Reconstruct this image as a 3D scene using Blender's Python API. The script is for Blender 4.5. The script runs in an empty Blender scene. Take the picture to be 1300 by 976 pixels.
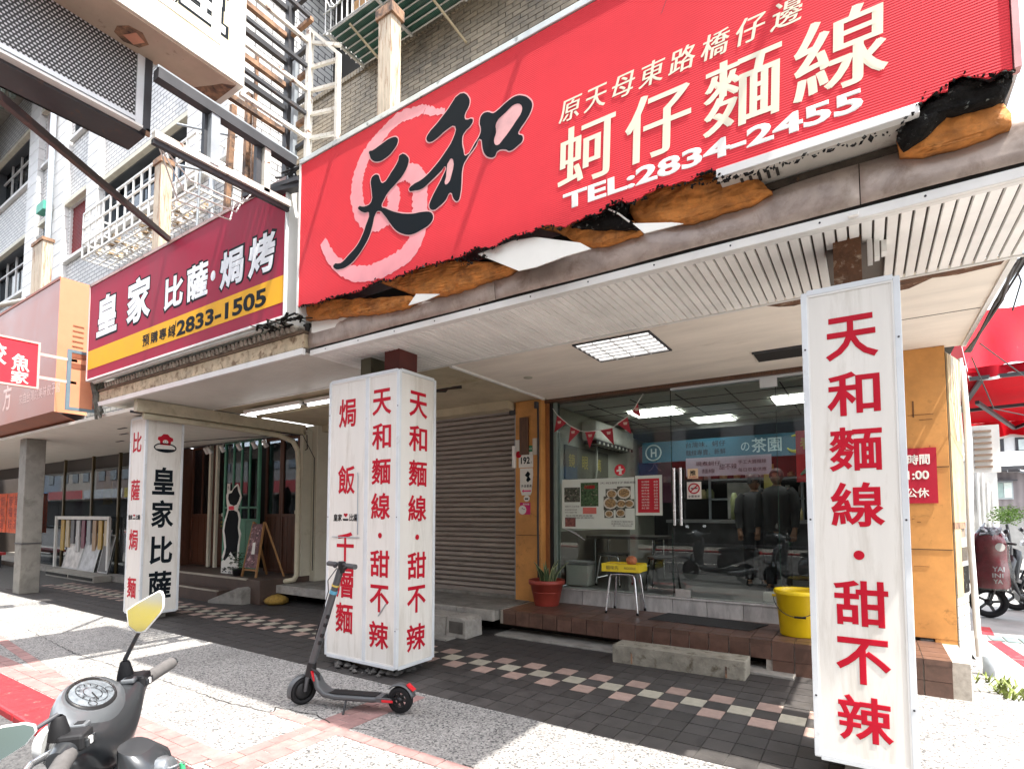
import bpy, bmesh, math, random
from mathutils import Vector, Matrix
from mathutils.geometry import tessellate_polygon
R = math.radians
sc = bpy.context.scene
C = sc.collection
random.seed(7)

# ---------------------------------------------------------------- camera, sky, sun, exposure
cam = bpy.data.cameras.new('camera')
cam.sensor_width = 36.0
cam.lens = 36.0 * 690 / 1300
cam.shift_y = (612 - 488) / 1300
cam.clip_start = 0.05
cam.clip_end = 600
co = bpy.data.objects.new('camera', cam)
C.objects.link(co)
co.location = (0, 0, 1.5)
co.rotation_euler = (R(90) + math.atan(0.058), 0, math.atan(450 / 690))
sc.camera = co

SUN = Vector((-0.47, 0.085, -1.0)).normalized()          # direction the light travels
sun_el = math.asin(-SUN.z)
sun_az = math.atan2(-SUN.x, -SUN.y)                      # from +Y towards +X
w = bpy.data.worlds.new("World")
sc.world = w
w.use_nodes = True
nt = w.node_tree
bg = nt.nodes['Background']
sky = nt.nodes.new('ShaderNodeTexSky')
sky.sky_type = 'NISHITA'
sky.sun_disc = False
sky.sun_elevation = sun_el
sky.sun_rotation = sun_az
sky.air_density = 1.4
sky.dust_density = 3.5
sky.ozone_density = 1.0
tc = nt.nodes.new('ShaderNodeTexCoord')
nz = nt.nodes.new('ShaderNodeTexNoise')
nz.inputs['Scale'].default_value = 3.2
nz.inputs['Detail'].default_value = 6
cr = nt.nodes.new('ShaderNodeValToRGB')
cr.color_ramp.elements[0].position = 0.38
cr.color_ramp.elements[1].position = 0.62
mx = nt.nodes.new('ShaderNodeMix')
mx.data_type = 'RGBA'
mx.inputs['B'].default_value = (9.5, 9.6, 9.8, 1)        # thin bright cloud
nt.links.new(tc.outputs['Generated'], nz.inputs['Vector'])
nt.links.new(nz.outputs['Fac'], cr.inputs['Fac'])
nt.links.new(cr.outputs['Color'], mx.inputs['Factor'])
nt.links.new(sky.outputs['Color'], mx.inputs['A'])
nt.links.new(mx.outputs['Result'], bg.inputs['Color'])
bg.inputs['Strength'].default_value = 0.15

sl = bpy.data.lights.new('sun', 'SUN')
sl.energy = 4.2
sl.angle = R(0.53)
sl.color = (1.0, 0.955, 0.88)
so = bpy.data.objects.new('sun', sl)
C.objects.link(so)
so.rotation_euler = SUN.to_track_quat('-Z', 'Y').to_euler()
so.location = (6, -2, 14)

sc.view_settings.view_transform = 'Standard'
sc.view_settings.look = 'None'
sc.view_settings.exposure = 1.6
sc.view_settings.gamma = 1.0
sc.view_settings.use_curve_mapping = False
try:
    sc.cycles.use_denoising = True
    sc.cycles.max_bounces = 9
    sc.cycles.diffuse_bounces = 5
    sc.cycles.glossy_bounces = 4
    sc.cycles.transparent_max_bounces = 10
    sc.cycles.caustics_reflective = False
    sc.cycles.caustics_refractive = False
    sc.cycles.sample_clamp_indirect = 6
except Exception:
    pass

# ---------------------------------------------------------------- materials
MATS = {}
def mat(name, col, rough=.6, metal=0., var=.18, vs=4., bump=0., bs=60., dirt=None, dlo=.5, dhi=.7, ds=3., stretch=None,
        emis=None, es=0., rnd=0., coat=0., spec=.5):
    if name in MATS: return MATS[name]
    m = bpy.data.materials.new(name); m.use_nodes = True
    t = m.node_tree; b = t.nodes['Principled BSDF']; L = t.links.new
    b.inputs['Roughness'].default_value = rough; b.inputs['Metallic'].default_value = metal
    b.inputs['Specular IOR Level'].default_value = spec
    b.inputs['Coat Weight'].default_value = coat
    g = t.nodes.new('ShaderNodeNewGeometry'); pos = g.outputs['Position']
    if stretch:
        mp = t.nodes.new('ShaderNodeMapping'); mp.inputs['Scale'].default_value = stretch
        L(pos, mp.inputs['Vector']); posd = mp.outputs['Vector']
    else: posd = pos
    n = t.nodes.new('ShaderNodeTexNoise'); n.inputs['Scale'].default_value = vs; n.inputs['Detail'].default_value = 8
    n.inputs['Roughness'].default_value = .65
    L(posd, n.inputs['Vector'])
    r = t.nodes.new('ShaderNodeMapRange'); r.inputs[1].default_value = .3; r.inputs[2].default_value = .7
    r.inputs[3].default_value = 1 - var; r.inputs[4].default_value = 1 + var
    L(n.outputs['Fac'], r.inputs[0])
    hv = t.nodes.new('ShaderNodeMix'); hv.data_type = 'RGBA'; hv.blend_type = 'MULTIPLY'; hv.inputs['Factor'].default_value = 1
    hv.inputs['A'].default_value = (*col, 1); L(r.outputs[0], hv.inputs['B'])
    out = hv.outputs['Result']
    if rnd:
        oi = t.nodes.new('ShaderNodeObjectInfo'); r2 = t.nodes.new('ShaderNodeMapRange')
        r2.inputs[3].default_value = 1 - rnd; r2.inputs[4].default_value = 1 + rnd
        L(oi.outputs['Random'], r2.inputs[0])
        h2 = t.nodes.new('ShaderNodeMix'); h2.data_type = 'RGBA'; h2.blend_type = 'MULTIPLY'; h2.inputs['Factor'].default_value = 1
        L(out, h2.inputs['A']); L(r2.outputs[0], h2.inputs['B']); out = h2.outputs['Result']
    if dirt:
        n2 = t.nodes.new('ShaderNodeTexNoise'); n2.inputs['Scale'].default_value = ds; n2.inputs['Detail'].default_value = 10
        n2.inputs['Roughness'].default_value = .7; n2.inputs['Distortion'].default_value = .4
        L(posd, n2.inputs['Vector'])
        r3 = t.nodes.new('ShaderNodeMapRange'); r3.inputs[1].default_value = dlo; r3.inputs[2].default_value = dhi
        L(n2.outputs['Fac'], r3.inputs[0])
        h3 = t.nodes.new('ShaderNodeMix'); h3.data_type = 'RGBA'; h3.inputs['B'].default_value = (*dirt, 1)
        L(out, h3.inputs['A']); L(r3.outputs[0], h3.inputs['Factor']); out = h3.outputs['Result']
        if metal:
            r4 = t.nodes.new('ShaderNodeMapRange'); r4.inputs[1].default_value = dlo; r4.inputs[2].default_value = dhi
            r4.inputs[3].default_value = metal; r4.inputs[4].default_value = 0
            L(n2.outputs['Fac'], r4.inputs[0]); L(r4.outputs[0], b.inputs['Metallic'])
    L(out, b.inputs['Base Color'])
    rr = t.nodes.new('ShaderNodeMapRange'); rr.inputs[3].default_value = max(0, rough - .1); rr.inputs[4].default_value = min(1, rough + .12)
    L(n.outputs['Fac'], rr.inputs[0]); L(rr.outputs[0], b.inputs['Roughness'])
    if bump:
        n4 = t.nodes.new('ShaderNodeTexNoise'); n4.inputs['Scale'].default_value = bs; n4.inputs['Detail'].default_value = 5
        L(posd, n4.inputs['Vector'])
        bp = t.nodes.new('ShaderNodeBump'); bp.inputs['Strength'].default_value = bump; bp.inputs['Distance'].default_value = .01
        L(n4.outputs['Fac'], bp.inputs['Height']); L(bp.outputs['Normal'], b.inputs['Normal'])
    if emis:
        b.inputs['Emission Color'].default_value = (*emis, 1); b.inputs['Emission Strength'].default_value = es
    MATS[name] = m
    return m

def wave_bump(m, axis, scale, strength=.3, dark=.0):
    """fine parallel ribs (banner vinyl, shutters) as relief along one world axis"""
    t = m.node_tree; b = t.nodes['Principled BSDF']; L = t.links.new
    g = t.nodes.new('ShaderNodeNewGeometry'); wv = t.nodes.new('ShaderNodeTexWave')
    wv.bands_direction = axis; wv.inputs['Scale'].default_value = scale; wv.inputs['Distortion'].default_value = .15
    L(g.outputs['Position'], wv.inputs['Vector'])
    bp = t.nodes.new('ShaderNodeBump'); bp.inputs['Strength'].default_value = strength; bp.inputs['Distance'].default_value = .004
    L(wv.outputs['Fac'], bp.inputs['Height']); L(bp.outputs['Normal'], b.inputs['Normal'])
    if dark:
        src = b.inputs['Base Color'].links[0].from_socket
        r = t.nodes.new('ShaderNodeMapRange'); r.inputs[3].default_value = 1 - dark; r.inputs[4].default_value = 1
        L(wv.outputs['Fac'], r.inputs[0])
        h = t.nodes.new('ShaderNodeMix'); h.data_type = 'RGBA'; h.blend_type = 'MULTIPLY'; h.inputs['Factor'].default_value = 1
        L(src, h.inputs['A']); L(r.outputs[0], h.inputs['B']); L(h.outputs['Result'], b.inputs['Base Color'])
    return m

def tile_mat(name, c1, c2, mortar, bw, bh, axis='X', rough=.5, msize=.06, dirt=None):
    """small glazed wall tiles too far away to build singly: colour and joint relief"""
    m = bpy.data.materials.new(name); m.use_nodes = True
    t = m.node_tree; b = t.nodes['Principled BSDF']; L = t.links.new
    b.inputs['Roughness'].default_value = rough
    g = t.nodes.new('ShaderNodeNewGeometry'); sp = t.nodes.new('ShaderNodeSeparateXYZ'); cb = t.nodes.new('ShaderNodeCombineXYZ')
    L(g.outputs['Position'], sp.inputs[0]); L(sp.outputs[axis], cb.inputs['X']); L(sp.outputs['Z'], cb.inputs['Y'])
    br = t.nodes.new('ShaderNodeTexBrick'); br.inputs['Scale'].default_value = 1
    br.inputs['Color1'].default_value = (*c1, 1); br.inputs['Color2'].default_value = (*c2, 1); br.inputs['Mortar'].default_value = (*mortar, 1)
    br.inputs['Brick Width'].default_value = bw; br.inputs['Row Height'].default_value = bh
    br.inputs['Mortar Size'].default_value = msize * bh; br.inputs['Mortar Smooth'].default_value = .1
    L(cb.outputs[0], br.inputs['Vector'])
    n = t.nodes.new('ShaderNodeTexNoise'); n.inputs['Scale'].default_value = .8; n.inputs['Detail'].default_value = 8
    L(g.outputs['Position'], n.inputs['Vector'])
    r = t.nodes.new('ShaderNodeMapRange'); r.inputs[1].default_value = .3; r.inputs[2].default_value = .7
    r.inputs[3].default_value = .8; r.inputs[4].default_value = 1.1
    L(n.outputs['Fac'], r.inputs[0])
    h = t.nodes.new('ShaderNodeMix'); h.data_type = 'RGBA'; h.blend_type = 'MULTIPLY'; h.inputs['Factor'].default_value = 1
    L(br.outputs['Color'], h.inputs['A']); L(r.outputs[0], h.inputs['B']); L(h.outputs['Result'], b.inputs['Base Color'])
    bp = t.nodes.new('ShaderNodeBump'); bp.inputs['Strength'].default_value = .5; bp.inputs['Distance'].default_value = .006; bp.invert = True
    L(br.outputs['Fac'], bp.inputs['Height']); L(bp.outputs['Normal'], b.inputs['Normal'])
    MATS[name] = m
    return m

def aggregate_mat(name, dark, light, scale=70):
    m = bpy.data.materials.new(name); m.use_nodes = True
    t = m.node_tree; b = t.nodes['Principled BSDF']; L = t.links.new
    b.inputs['Roughness'].default_value = .8
    g = t.nodes.new('ShaderNodeNewGeometry')
    v = t.nodes.new('ShaderNodeTexVoronoi'); v.inputs['Scale'].default_value = scale; v.inputs['Randomness'].default_value = 1
    L(g.outputs['Position'], v.inputs['Vector'])
    sp = t.nodes.new('ShaderNodeSeparateColor'); L(v.outputs['Color'], sp.inputs[0])
    cr = t.nodes.new('ShaderNodeValToRGB'); e = cr.color_ramp.elements
    e[0].color = (*dark, 1); e[1].color = (*light, 1); e[1].position = .95
    k = e.new(.28); k.color = tuple(dark[i] * .5 + light[i] * .5 for i in range(3)) + (1,)
    k = e.new(.6); k.color = tuple(dark[i] * .25 + light[i] * .75 for i in range(3)) + (1,)
    L(sp.outputs[0], cr.inputs['Fac'])
    n = t.nodes.new('ShaderNodeTexNoise'); n.inputs['Scale'].default_value = 1.3; n.inputs['Detail'].default_value = 10; n.inputs['Roughness'].default_value = .7
    L(g.outputs['Position'], n.inputs['Vector'])
    r = t.nodes.new('ShaderNodeMapRange'); r.inputs[1].default_value = .32; r.inputs[2].default_value = .68
    r.inputs[3].default_value = .72; r.inputs[4].default_value = 1.12
    L(n.outputs['Fac'], r.inputs[0])
    h = t.nodes.new('ShaderNodeMix'); h.data_type = 'RGBA'; h.blend_type = 'MULTIPLY'; h.inputs['Factor'].default_value = 1
    L(cr.outputs['Color'], h.inputs['A']); L(r.outputs[0], h.inputs['B']); L(h.outputs['Result'], b.inputs['Base Color'])
    bp = t.nodes.new('ShaderNodeBump'); bp.inputs['Strength'].default_value = .55; bp.inputs['Distance'].default_value = .006; bp.invert = True
    L(v.outputs['Distance'], bp.inputs['Height']); L(bp.outputs['Normal'], b.inputs['Normal'])
    MATS[name] = m
    return m

def glass_mat(name, tint=(.93, .97, .95), ior=1.5, boost=1.0, rough=0.0):
    m = bpy.data.materials.new(name); m.use_nodes = True
    t = m.node_tree; t.nodes.remove(t.nodes['Principled BSDF']); L = t.links.new
    o = t.nodes['Material Output']; tr = t.nodes.new('ShaderNodeBsdfTransparent'); gl = t.nodes.new('ShaderNodeBsdfGlossy')
    tr.inputs[0].default_value = (*tint, 1); gl.inputs['Roughness'].default_value = rough
    fr = t.nodes.new('ShaderNodeFresnel'); fr.inputs[0].default_value = ior
    ma = t.nodes.new('ShaderNodeMath'); ma.operation = 'MULTIPLY'; ma.inputs[1].default_value = boost; ma.use_clamp = True
    mi = t.nodes.new('ShaderNodeMixShader')
    L(fr.outputs[0], ma.inputs[0]); L(ma.outputs[0], mi.inputs[0]); L(tr.outputs[0], mi.inputs[1]); L(gl.outputs[0], mi.inputs[2]); L(mi.outputs[0], o.inputs[0])
    MATS[name] = m
    return m

# ---------------------------------------------------------------- mesh helpers
class MB:
    def __init__(s): s.v = []; s.f = []; s.s = []
    def add(s, vs, fs, smooth=False):
        k = len(s.v); s.v += [tuple(v) for v in vs]; s.f += [tuple(i + k for i in f) for f in fs]; s.s += [smooth] * len(fs); return s
    def box(s, x0, x1, y0, y1, z0, z1, M=None):
        x0, x1 = sorted((x0, x1)); y0, y1 = sorted((y0, y1)); z0, z1 = sorted((z0, z1))
        vs = [Vector(p) for p in ((x0,y0,z0),(x1,y0,z0),(x1,y1,z0),(x0,y1,z0),(x0,y0,z1),(x1,y0,z1),(x1,y1,z1),(x0,y1,z1))]
        if M: vs = [M @ p for p in vs]
        return s.add(vs, [(0,3,2,1),(4,5,6,7),(0,1,5,4),(1,2,6,5),(2,3,7,6),(3,0,4,7)])
    def bar(s, a, b, wd, hd=None, up=(0,0,1)):
        """square bar between two points"""
        hd = hd or wd; a = Vector(a); b = Vector(b); d = (b - a).normalized(); u = Vector(up)
        if abs(d.dot(u)) > .98: u = Vector((0,1,0))
        r = d.cross(u).normalized() * wd / 2; q = r.cross(d).normalized() * hd / 2
        vs = [a - r - q, a + r - q, a + r + q, a - r + q, b - r - q, b + r - q, b + r + q, b - r + q]
        return s.add(vs, [(0,3,2,1),(4,5,6,7),(0,1,5,4),(1,2,6,5),(2,3,7,6),(3,0,4,7)][::1])
    def tube(s, pts, r, n=8, caps=True, closed=False):
        pts = [Vector(p) for p in pts]; rs = r if isinstance(r, (list, tuple)) else [r] * len(pts)
        rings = []; prev = None
        for i, p in enumerate(pts):
            if closed: d = pts[(i + 1) % len(pts)] - pts[i - 1]
            else: d = pts[min(i + 1, len(pts) - 1)] - pts[max(i - 1, 0)]
            d.normalize()
            if prev is None:
                u = Vector((0,0,1)) if abs(d.z) < .9 else Vector((1,0,0))
                x = d.cross(u).normalized()
            else:
                x = (prev - d * prev.dot(d)).normalized()
            prev = x; y = d.cross(x)
            rings.append([p + (x * math.cos(2*math.pi*k/n) + y * math.sin(2*math.pi*k/n)) * rs[i] for k in range(n)])
        vs = [v for rg in rings for v in rg]; fs = []
        m = len(pts)
        for i in range(m if closed else m - 1):
            for k in range(n):
                j = (i + 1) % m
                fs.append((i*n+k, i*n+(k+1)%n, j*n+(k+1)%n, j*n+k))
        s.add(vs, fs, True)
        if caps and not closed:
            s.add(rings[0], [tuple(range(n))[::-1]]); s.add(rings[-1], [tuple(range(n))])
        return s
    def lathe(s, prof, c=(0,0,0), n=20, M=None, smooth=True):
        vs = []
        for r, z in prof:
            for k in range(n):
                a = 2*math.pi*k/n; v = Vector((c[0] + r*math.cos(a), c[1] + r*math.sin(a), c[2] + z))
                vs.append(M @ v if M else v)
        fs = [(i*n+k, i*n+(k+1)%n, (i+1)*n+(k+1)%n, (i+1)*n+k) for i in range(len(prof)-1) for k in range(n)]
        return s.add(vs, fs, smooth)
    def prism(s, poly, fn, d0, d1):
        """extruded outline: fn(u, v, d) -> world point"""
        n = len(poly); a = [Vector(fn(u, v, d0)) for u, v in poly]; b = [Vector(fn(u, v, d1)) for u, v in poly]
        tri = tessellate_polygon([[Vector((u, v, 0)) for u, v in poly]])
        s.add(a + b, [tuple(t) for t in tri] + [tuple(i + n for i in t[::-1]) for t in tri] + [(i, (i+1)%n, n+(i+1)%n, n+i) for i in range(n)])
        return s
    def loft(s, rings, closed_ends=True, smooth=True):
        n = len(rings[0]); vs = [v for r in rings for v in r]
        fs = [(i*n+k, i*n+(k+1)%n, (i+1)*n+(k+1)%n, (i+1)*n+k) for i in range(len(rings)-1) for k in range(n)]
        s.add(vs, fs, smooth)
        if closed_ends:
            s.add(rings[0], [tuple(range(n))[::-1]], smooth); s.add(rings[-1], [tuple(range(n))], smooth)
        return s
    def xf(s, M):
        s.v = [tuple(M @ Vector(v)) for v in s.v]; return s
    def mesh(s, name, m=None):
        me = bpy.data.meshes.new(name); me.from_pydata(s.v, [], s.f); me.update()
        if any(s.s):
            me.polygons.foreach_set('use_smooth', s.s[:len(me.polygons)])
        if m: me.materials.append(m)
        bm = bmesh.new(); bm.from_mesh(me); bmesh.ops.recalc_face_normals(bm, faces=bm.faces); bm.to_mesh(me); bm.free()
        return me
    def build(s, name, m, parent=None, bev=0, sub=0, label=None, kind=None):
        me = s.mesh(name, m); o = bpy.data.objects.new(name, me); C.objects.link(o)
        if parent: adopt(o, parent)
        if bev:
            md = o.modifiers.new('bevel', 'BEVEL'); md.width = bev; md.segments = 2; md.limit_method = 'ANGLE'; md.angle_limit = R(40)
            md.use_clamp_overlap = True
        if sub:
            md = o.modifiers.new('subdivision', 'SUBSURF'); md.levels = sub; md.render_levels = sub
        if label: o['label'] = label
        if kind: o['kind'] = kind
        return o

def world_of(o):
    M = o.matrix_parent_inverse @ (Matrix.Translation(o.location) @ o.rotation_euler.to_matrix().to_4x4())
    return (world_of(o.parent) @ M) if o.parent else Matrix.Translation(o.location) @ o.rotation_euler.to_matrix().to_4x4()
def adopt(o, parent):
    o.parent = parent; o.matrix_parent_inverse = world_of(parent).inverted()
def thing(name, label, cat, loc=(0,0,0), group=None, rz=0):
    o = bpy.data.objects.new(name, None); C.objects.link(o); o.location = loc; o.rotation_euler = (0,0,rz)
    o.empty_display_size = .1; o['label'] = label; o['category'] = cat
    if group: o['group'] = group
    return o
def tag(o, label, cat, group=None):
    o['label'] = label; o['category'] = cat
    if group: o['group'] = group
    return o
def struct(o): o['kind'] = 'structure'; return o
def inst(name, me, loc, parent, rz=0, scl=None):
    o = bpy.data.objects.new(name, me); C.objects.link(o); adopt(o, parent); o.location = loc; o.rotation_euler = (0,0,rz)
    if scl: o.scale = scl
    return o
def copy_tree(o, parent=None):
    c = o.copy(); C.objects.link(c)
    if parent: c.parent = parent
    for ch in list(o.children): copy_tree(ch, c)
    return c

# ---------------------------------------------------------------- lettering
GL = {}
def glyph(ch, bold=0., res=3):
    k = (ch, bold)
    if k in GL: return GL[k]
    cu = bpy.data.curves.new('lettering', 'FONT'); cu.body = ch; cu.size = 1; cu.resolution_u = res
    if bold: cu.bevel_depth = bold; cu.bevel_resolution = 1
    ob = bpy.data.objects.new('lettering', cu)
    me = bpy.data.meshes.new_from_object(ob)
    v = [p.co.copy() for p in me.vertices]; f = [tuple(p.vertices) for p in me.polygons]
    bpy.data.objects.remove(ob); bpy.data.meshes.remove(me); bpy.data.curves.remove(cu)
    if not v: GL[k] = ([], []); return GL[k]
    x0 = min(p.x for p in v); x1 = max(p.x for p in v); y0 = min(p.y for p in v); y1 = max(p.y for p in v); zm = max(p.z for p in v) or 1
    v = [((p.x - x0)/(x1 - x0) - .5, (p.y - y0)/(y1 - y0) - .5, (p.z / zm) if bold else 1.) for p in v]
    GL[k] = (v, f); return GL[k]
def front(Y): return lambda u, v, d: (u, Y - d, v)        # plane facing the street (-Y)
def side(X): return lambda u, v, d: (X + d, u, v)         # plane facing +X
def letters(name, items, fn, m, parent, th=.0015, base=.001, smear=0, shear=0, each=False):
    if each: return [letters(name, [it], fn, m, parent, th, base, smear, shear) for it in items]
    """items: (text, centre u, centre v, width, height, bold)"""
    mb = MB()
    for it in items:
        t, u, v, wd, ht = it[:5]; bo = it[5] if len(it) > 5 else 0.
        vs, fs = glyph(t, bo)
        for q, dx in enumerate(([-1, 0, 1] if smear else [0])):
            mb.add([fn(u + a*wd + dx*smear + shear*b*ht, v + b*ht, base + th * max(c, -.2) + q*.0004) for a, b, c in vs], fs)
    return mb.build(name, m, parent)
def flat(name, poly, fn, d0, d1, m, parent, bev=0, label=None):
    return MB().prism(poly, fn, d0, d1).build(name, m, parent, bev=bev, label=label)
def panel(name, u0, u1, v0, v1, fn, d0, d1, m, parent, bev=0, label=None):
    return flat(name, [(u0,v0),(u1,v0),(u1,v1),(u0,v1)], fn, d0, d1, m, parent, bev, label)
def frame_rect(name, u0, u1, v0, v1, t, fn, d0, d1, m, parent):
    mb = MB()
    for a in (([(u0,v0),(u1,v0),(u1,v0+t),(u0,v0+t)]), ([(u0,v1-t),(u1,v1-t),(u1,v1),(u0,v1)]),
              ([(u0,v0+t),(u0+t,v0+t),(u0+t,v1-t),(u0,v1-t)]), ([(u1-t,v0+t),(u1,v0+t),(u1,v1-t),(u1-t,v1-t)])):
        mb.prism(a, fn, d0, d1)
    return mb.build(name, m, parent)

# ---------------------------------------------------------------- palette
RUST = (.13, .045, .018)
M_red = wave_bump(mat('sign_red', (.72, .045, .06), .65, spec=.15, var=.06, vs=2, dirt=(.55, .02, .035), dlo=.6, dhi=.9, ds=.8), 'Z', 22, .35, .12)
M_black = mat('ink_black', (.006, .007, .009), .7, var=.1, spec=.1)
M_pink = mat('brush_pink', (.85, .33, .36), .45, var=.1)
M_cream = mat('letter_cream', (.82, .76, .58), .45, var=.05)
M_letred = mat('letter_red', (.45, .006, .022), .55, spec=.2, var=.08)
M_white = mat('panel_white', (.72, .695, .645), .35, var=.05, dirt=(.44, .40, .33), dlo=.50, dhi=.80, ds=4, stretch=(1.6, 1.6, .2))
M_frame = mat('aluminium_frame', (.66, .69, .71), .42, metal=.15, var=.08, dirt=(.35, .32, .28), dlo=.62, dhi=.8, ds=6)
M_slat = mat('corrugated_white', (.88, .865, .83), .4, var=.08, vs=3, dirt=(.42, .39, .35), dlo=.62, dhi=.85, ds=1.7, rnd=.05)
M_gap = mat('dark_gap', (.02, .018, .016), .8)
M_fascia = mat('fascia_metal', (.42, .345, .30), .38, metal=.25, var=.25, vs=5, dirt=(.19, .135, .10), dlo=.5, dhi=.75, ds=6, bump=.25, bs=12)
M_soffit = mat('soffit_board', (.82, .75, .66), .85, var=.10, vs=2.2, bump=.3, bs=45, dirt=(.42, .34, .26), dlo=.6, dhi=.85, ds=1.2, stretch=(.5, 2, 1))
M_soffit2 = mat('soffit_old', (.50, .43, .30), .85, var=.18, vs=2, bump=.15, bs=30, dirt=(.30, .24, .15), dlo=.55, dhi=.8, ds=1.4)
M_offw = mat('offwhite_ceiling', (.70, .67, .60), .7, var=.06, dirt=(.45, .42, .35), dlo=.6, dhi=.9, ds=1.5)
M_trim = mat('white_trim', (.74, .73, .70), .4, var=.08, dirt=(.40, .36, .32), dlo=.62, dhi=.8, ds=5)
M_orange = mat('orange_board', (.58, .27, .075), .6, var=.22, vs=3, dirt=(.27, .12, .03), dlo=.60, dhi=.72, ds=7, bump=.1, bs=25)
M_char = mat('charred', (.010, .009, .008), .8, spec=.15, var=.7, vs=30, dirt=(.20, .21, .19), dlo=.6, dhi=.66, ds=26, bump=1.0, bs=60)
M_foam = mat('burnt_foam', (.52, .195, .04), .75, var=.4, vs=9, dirt=(.14, .05, .015), dlo=.52, dhi=.74, ds=7, bump=.8, bs=30)
M_inner = mat('inner_white', (.85, .84, .78), .5, var=.04)
M_steel = mat('painted_steel', (.66, .63, .57), .5, metal=.1, var=.15, dirt=RUST, dlo=.56, dhi=.66, ds=9)
M_rusty = mat('rusty_steel', (.30, .17, .10), .75, var=.35, vs=12, dirt=(.07, .045, .035), dlo=.45, dhi=.6, ds=7)
M_dark = mat('dark_steel', (.035, .036, .042), .5, var=.3, dirt=(.09, .05, .03), dlo=.58, dhi=.7, ds=8)
M_grey = mat('grey_steel', (.30, .33, .36), .45, var=.15, dirt=(.5, .5, .5), dlo=.6, dhi=.75, ds=6)
M_tile = mat('floor_tile', (.052, .047, .045), .55, var=.35, vs=9, dirt=(.10, .09, .08), dlo=.58, dhi=.85, ds=5, rnd=.22, bump=.15, bs=80)
M_tpink = mat('floor_tile_pink', (.36, .255, .215), .5, var=.2, vs=14, rnd=.12, dirt=(.22, .13, .10), dlo=.6, dhi=.9, ds=8)
M_tlight = mat('floor_tile_buff', (.40, .37, .295), .5, var=.2, vs=14, rnd=.12, dirt=(.22, .19, .14), dlo=.6, dhi=.9, ds=8)
M_grout = mat('grout', (.07, .066, .06), .9, var=.3, vs=20)
M_aggr = aggregate_mat('washed_aggregate', (.045, .045, .048), (.38, .365, .345), 85)
M_conc = mat('concrete', (.27, .255, .23), .85, var=.25, vs=5, bump=.5, bs=40, dirt=(.12, .11, .095), dlo=.52, dhi=.75, ds=4)
M_asph = aggregate_mat('asphalt', (.03, .03, .032), (.10, .10, .10), 90)
M_pbrick = mat('pink_brick', (.27, .155, .145), .8, var=.22, vs=12, rnd=.15, dirt=(.30, .24, .2), dlo=.55, dhi=.8, ds=6, bump=.3)
M_kred = mat('kerb_red', (.36, .018, .024), .55, var=.2, vs=7, dirt=(.35, .24, .2), dlo=.6, dhi=.7, ds=12, bump=.3, bs=50)
M_btile = mat('brown_tile', (.115, .062, .045), .38, var=.25, vs=8, rnd=.2, dirt=(.06, .035, .025), dlo=.5, dhi=.8, ds=7)
M_bgrout = mat('pale_grout', (.40, .36, .31), .9, var=.25, vs=20)
M_marble = mat('sill_marble', (.46, .45, .44), .4, var=.28, vs=9, dirt=(.26, .25, .25), dlo=.5, dhi=.75, ds=8, stretch=(1, 1, .3), rnd=.08)
M_shut = mat('shutter_slat', (.36, .315, .28), .5, metal=.1, var=.2, vs=4, dirt=(.10, .075, .06), dlo=.52, dhi=.78, ds=4, stretch=(.4, 1, 3), rnd=.1)
M_wood = mat('wood_brown', (.10, .045, .022), .5, var=.4, vs=14, stretch=(6, 6, .6), dirt=(.04, .017, .01), dlo=.5, dhi=.8, ds=8)
M_wood2 = mat('wood_orange', (.30, .12, .04), .5, var=.3, vs=14, stretch=(6, 6, .6))
M_plank = mat('timber_post', (.50, .42, .32), .7, var=.25, vs=8, stretch=(5, 5, .5), dirt=(.24, .10, .04), dlo=.52, dhi=.64, ds=6)
M_glass = glass_mat('shop_glass', boost=1.0)
M_glass2 = glass_mat('window_glass', (.5, .54, .58), 1.5, .7)
M_rub = mat('black_rubber', (.010, .010, .011), .65, var=.2, vs=20, spec=.25)
M_plas = mat('black_plastic', (.013, .013, .014), .45, var=.15, spec=.35)
M_cable = mat('black_cable', (.02, .02, .022), .5)
# ================================================================ THE GROUND
def sheet(name, x0, x1, y0, y1, z, m, parent=None, kind=True):
    o = MB().add([(x0,y0,z),(x1,y0,z),(x1,y1,z),(x0,y1,z)], [(0,1,2,3)]).build(name, m, parent)
    if kind and not parent: struct(o)
    return o
sheet('ground', -150, 150, -60, 260, -.16, M_asph)
road = sheet('road', -60, 60, -9.5, 1.45, -.05, M_asph)
M_paint = mat('road_paint_white', (.72, .72, .68), .6, var=.15, dirt=(.3, .3, .3), dlo=.6, dhi=.75, ds=9)
M_paintr = mat('road_paint_red', (.55, .02, .03), .6, var=.2, dirt=(.4, .3, .28), dlo=.55, dhi=.75, ds=7)
for i in range(14): MB().box(-42 + i*6, -39 + i*6, -4.1, -3.95, -.047, -.046).build('lane_dash', M_paint, road)
MB().box(-60, 60, -8.9, -8.75, -.047, -.046).build('edge_line', M_paint, road)
far_pave = struct(MB().box(-60, 60, -12.5, -9.5, -.16, 0).build('far_pavement', M_conc))
MB().box(-60, 60, -9.52, -9.32, -.15, .006).build('red_kerb', M_kred, far_pave)

sidewalk = struct(MB().box(-45, .9, 1.74, 3.488, -.16, 0).build('sidewalk', M_aggr))
sw2 = struct(MB().box(.9, 9, 1.74, 3.6, -.16, -.004).build('sidewalk', M_aggr))
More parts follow.
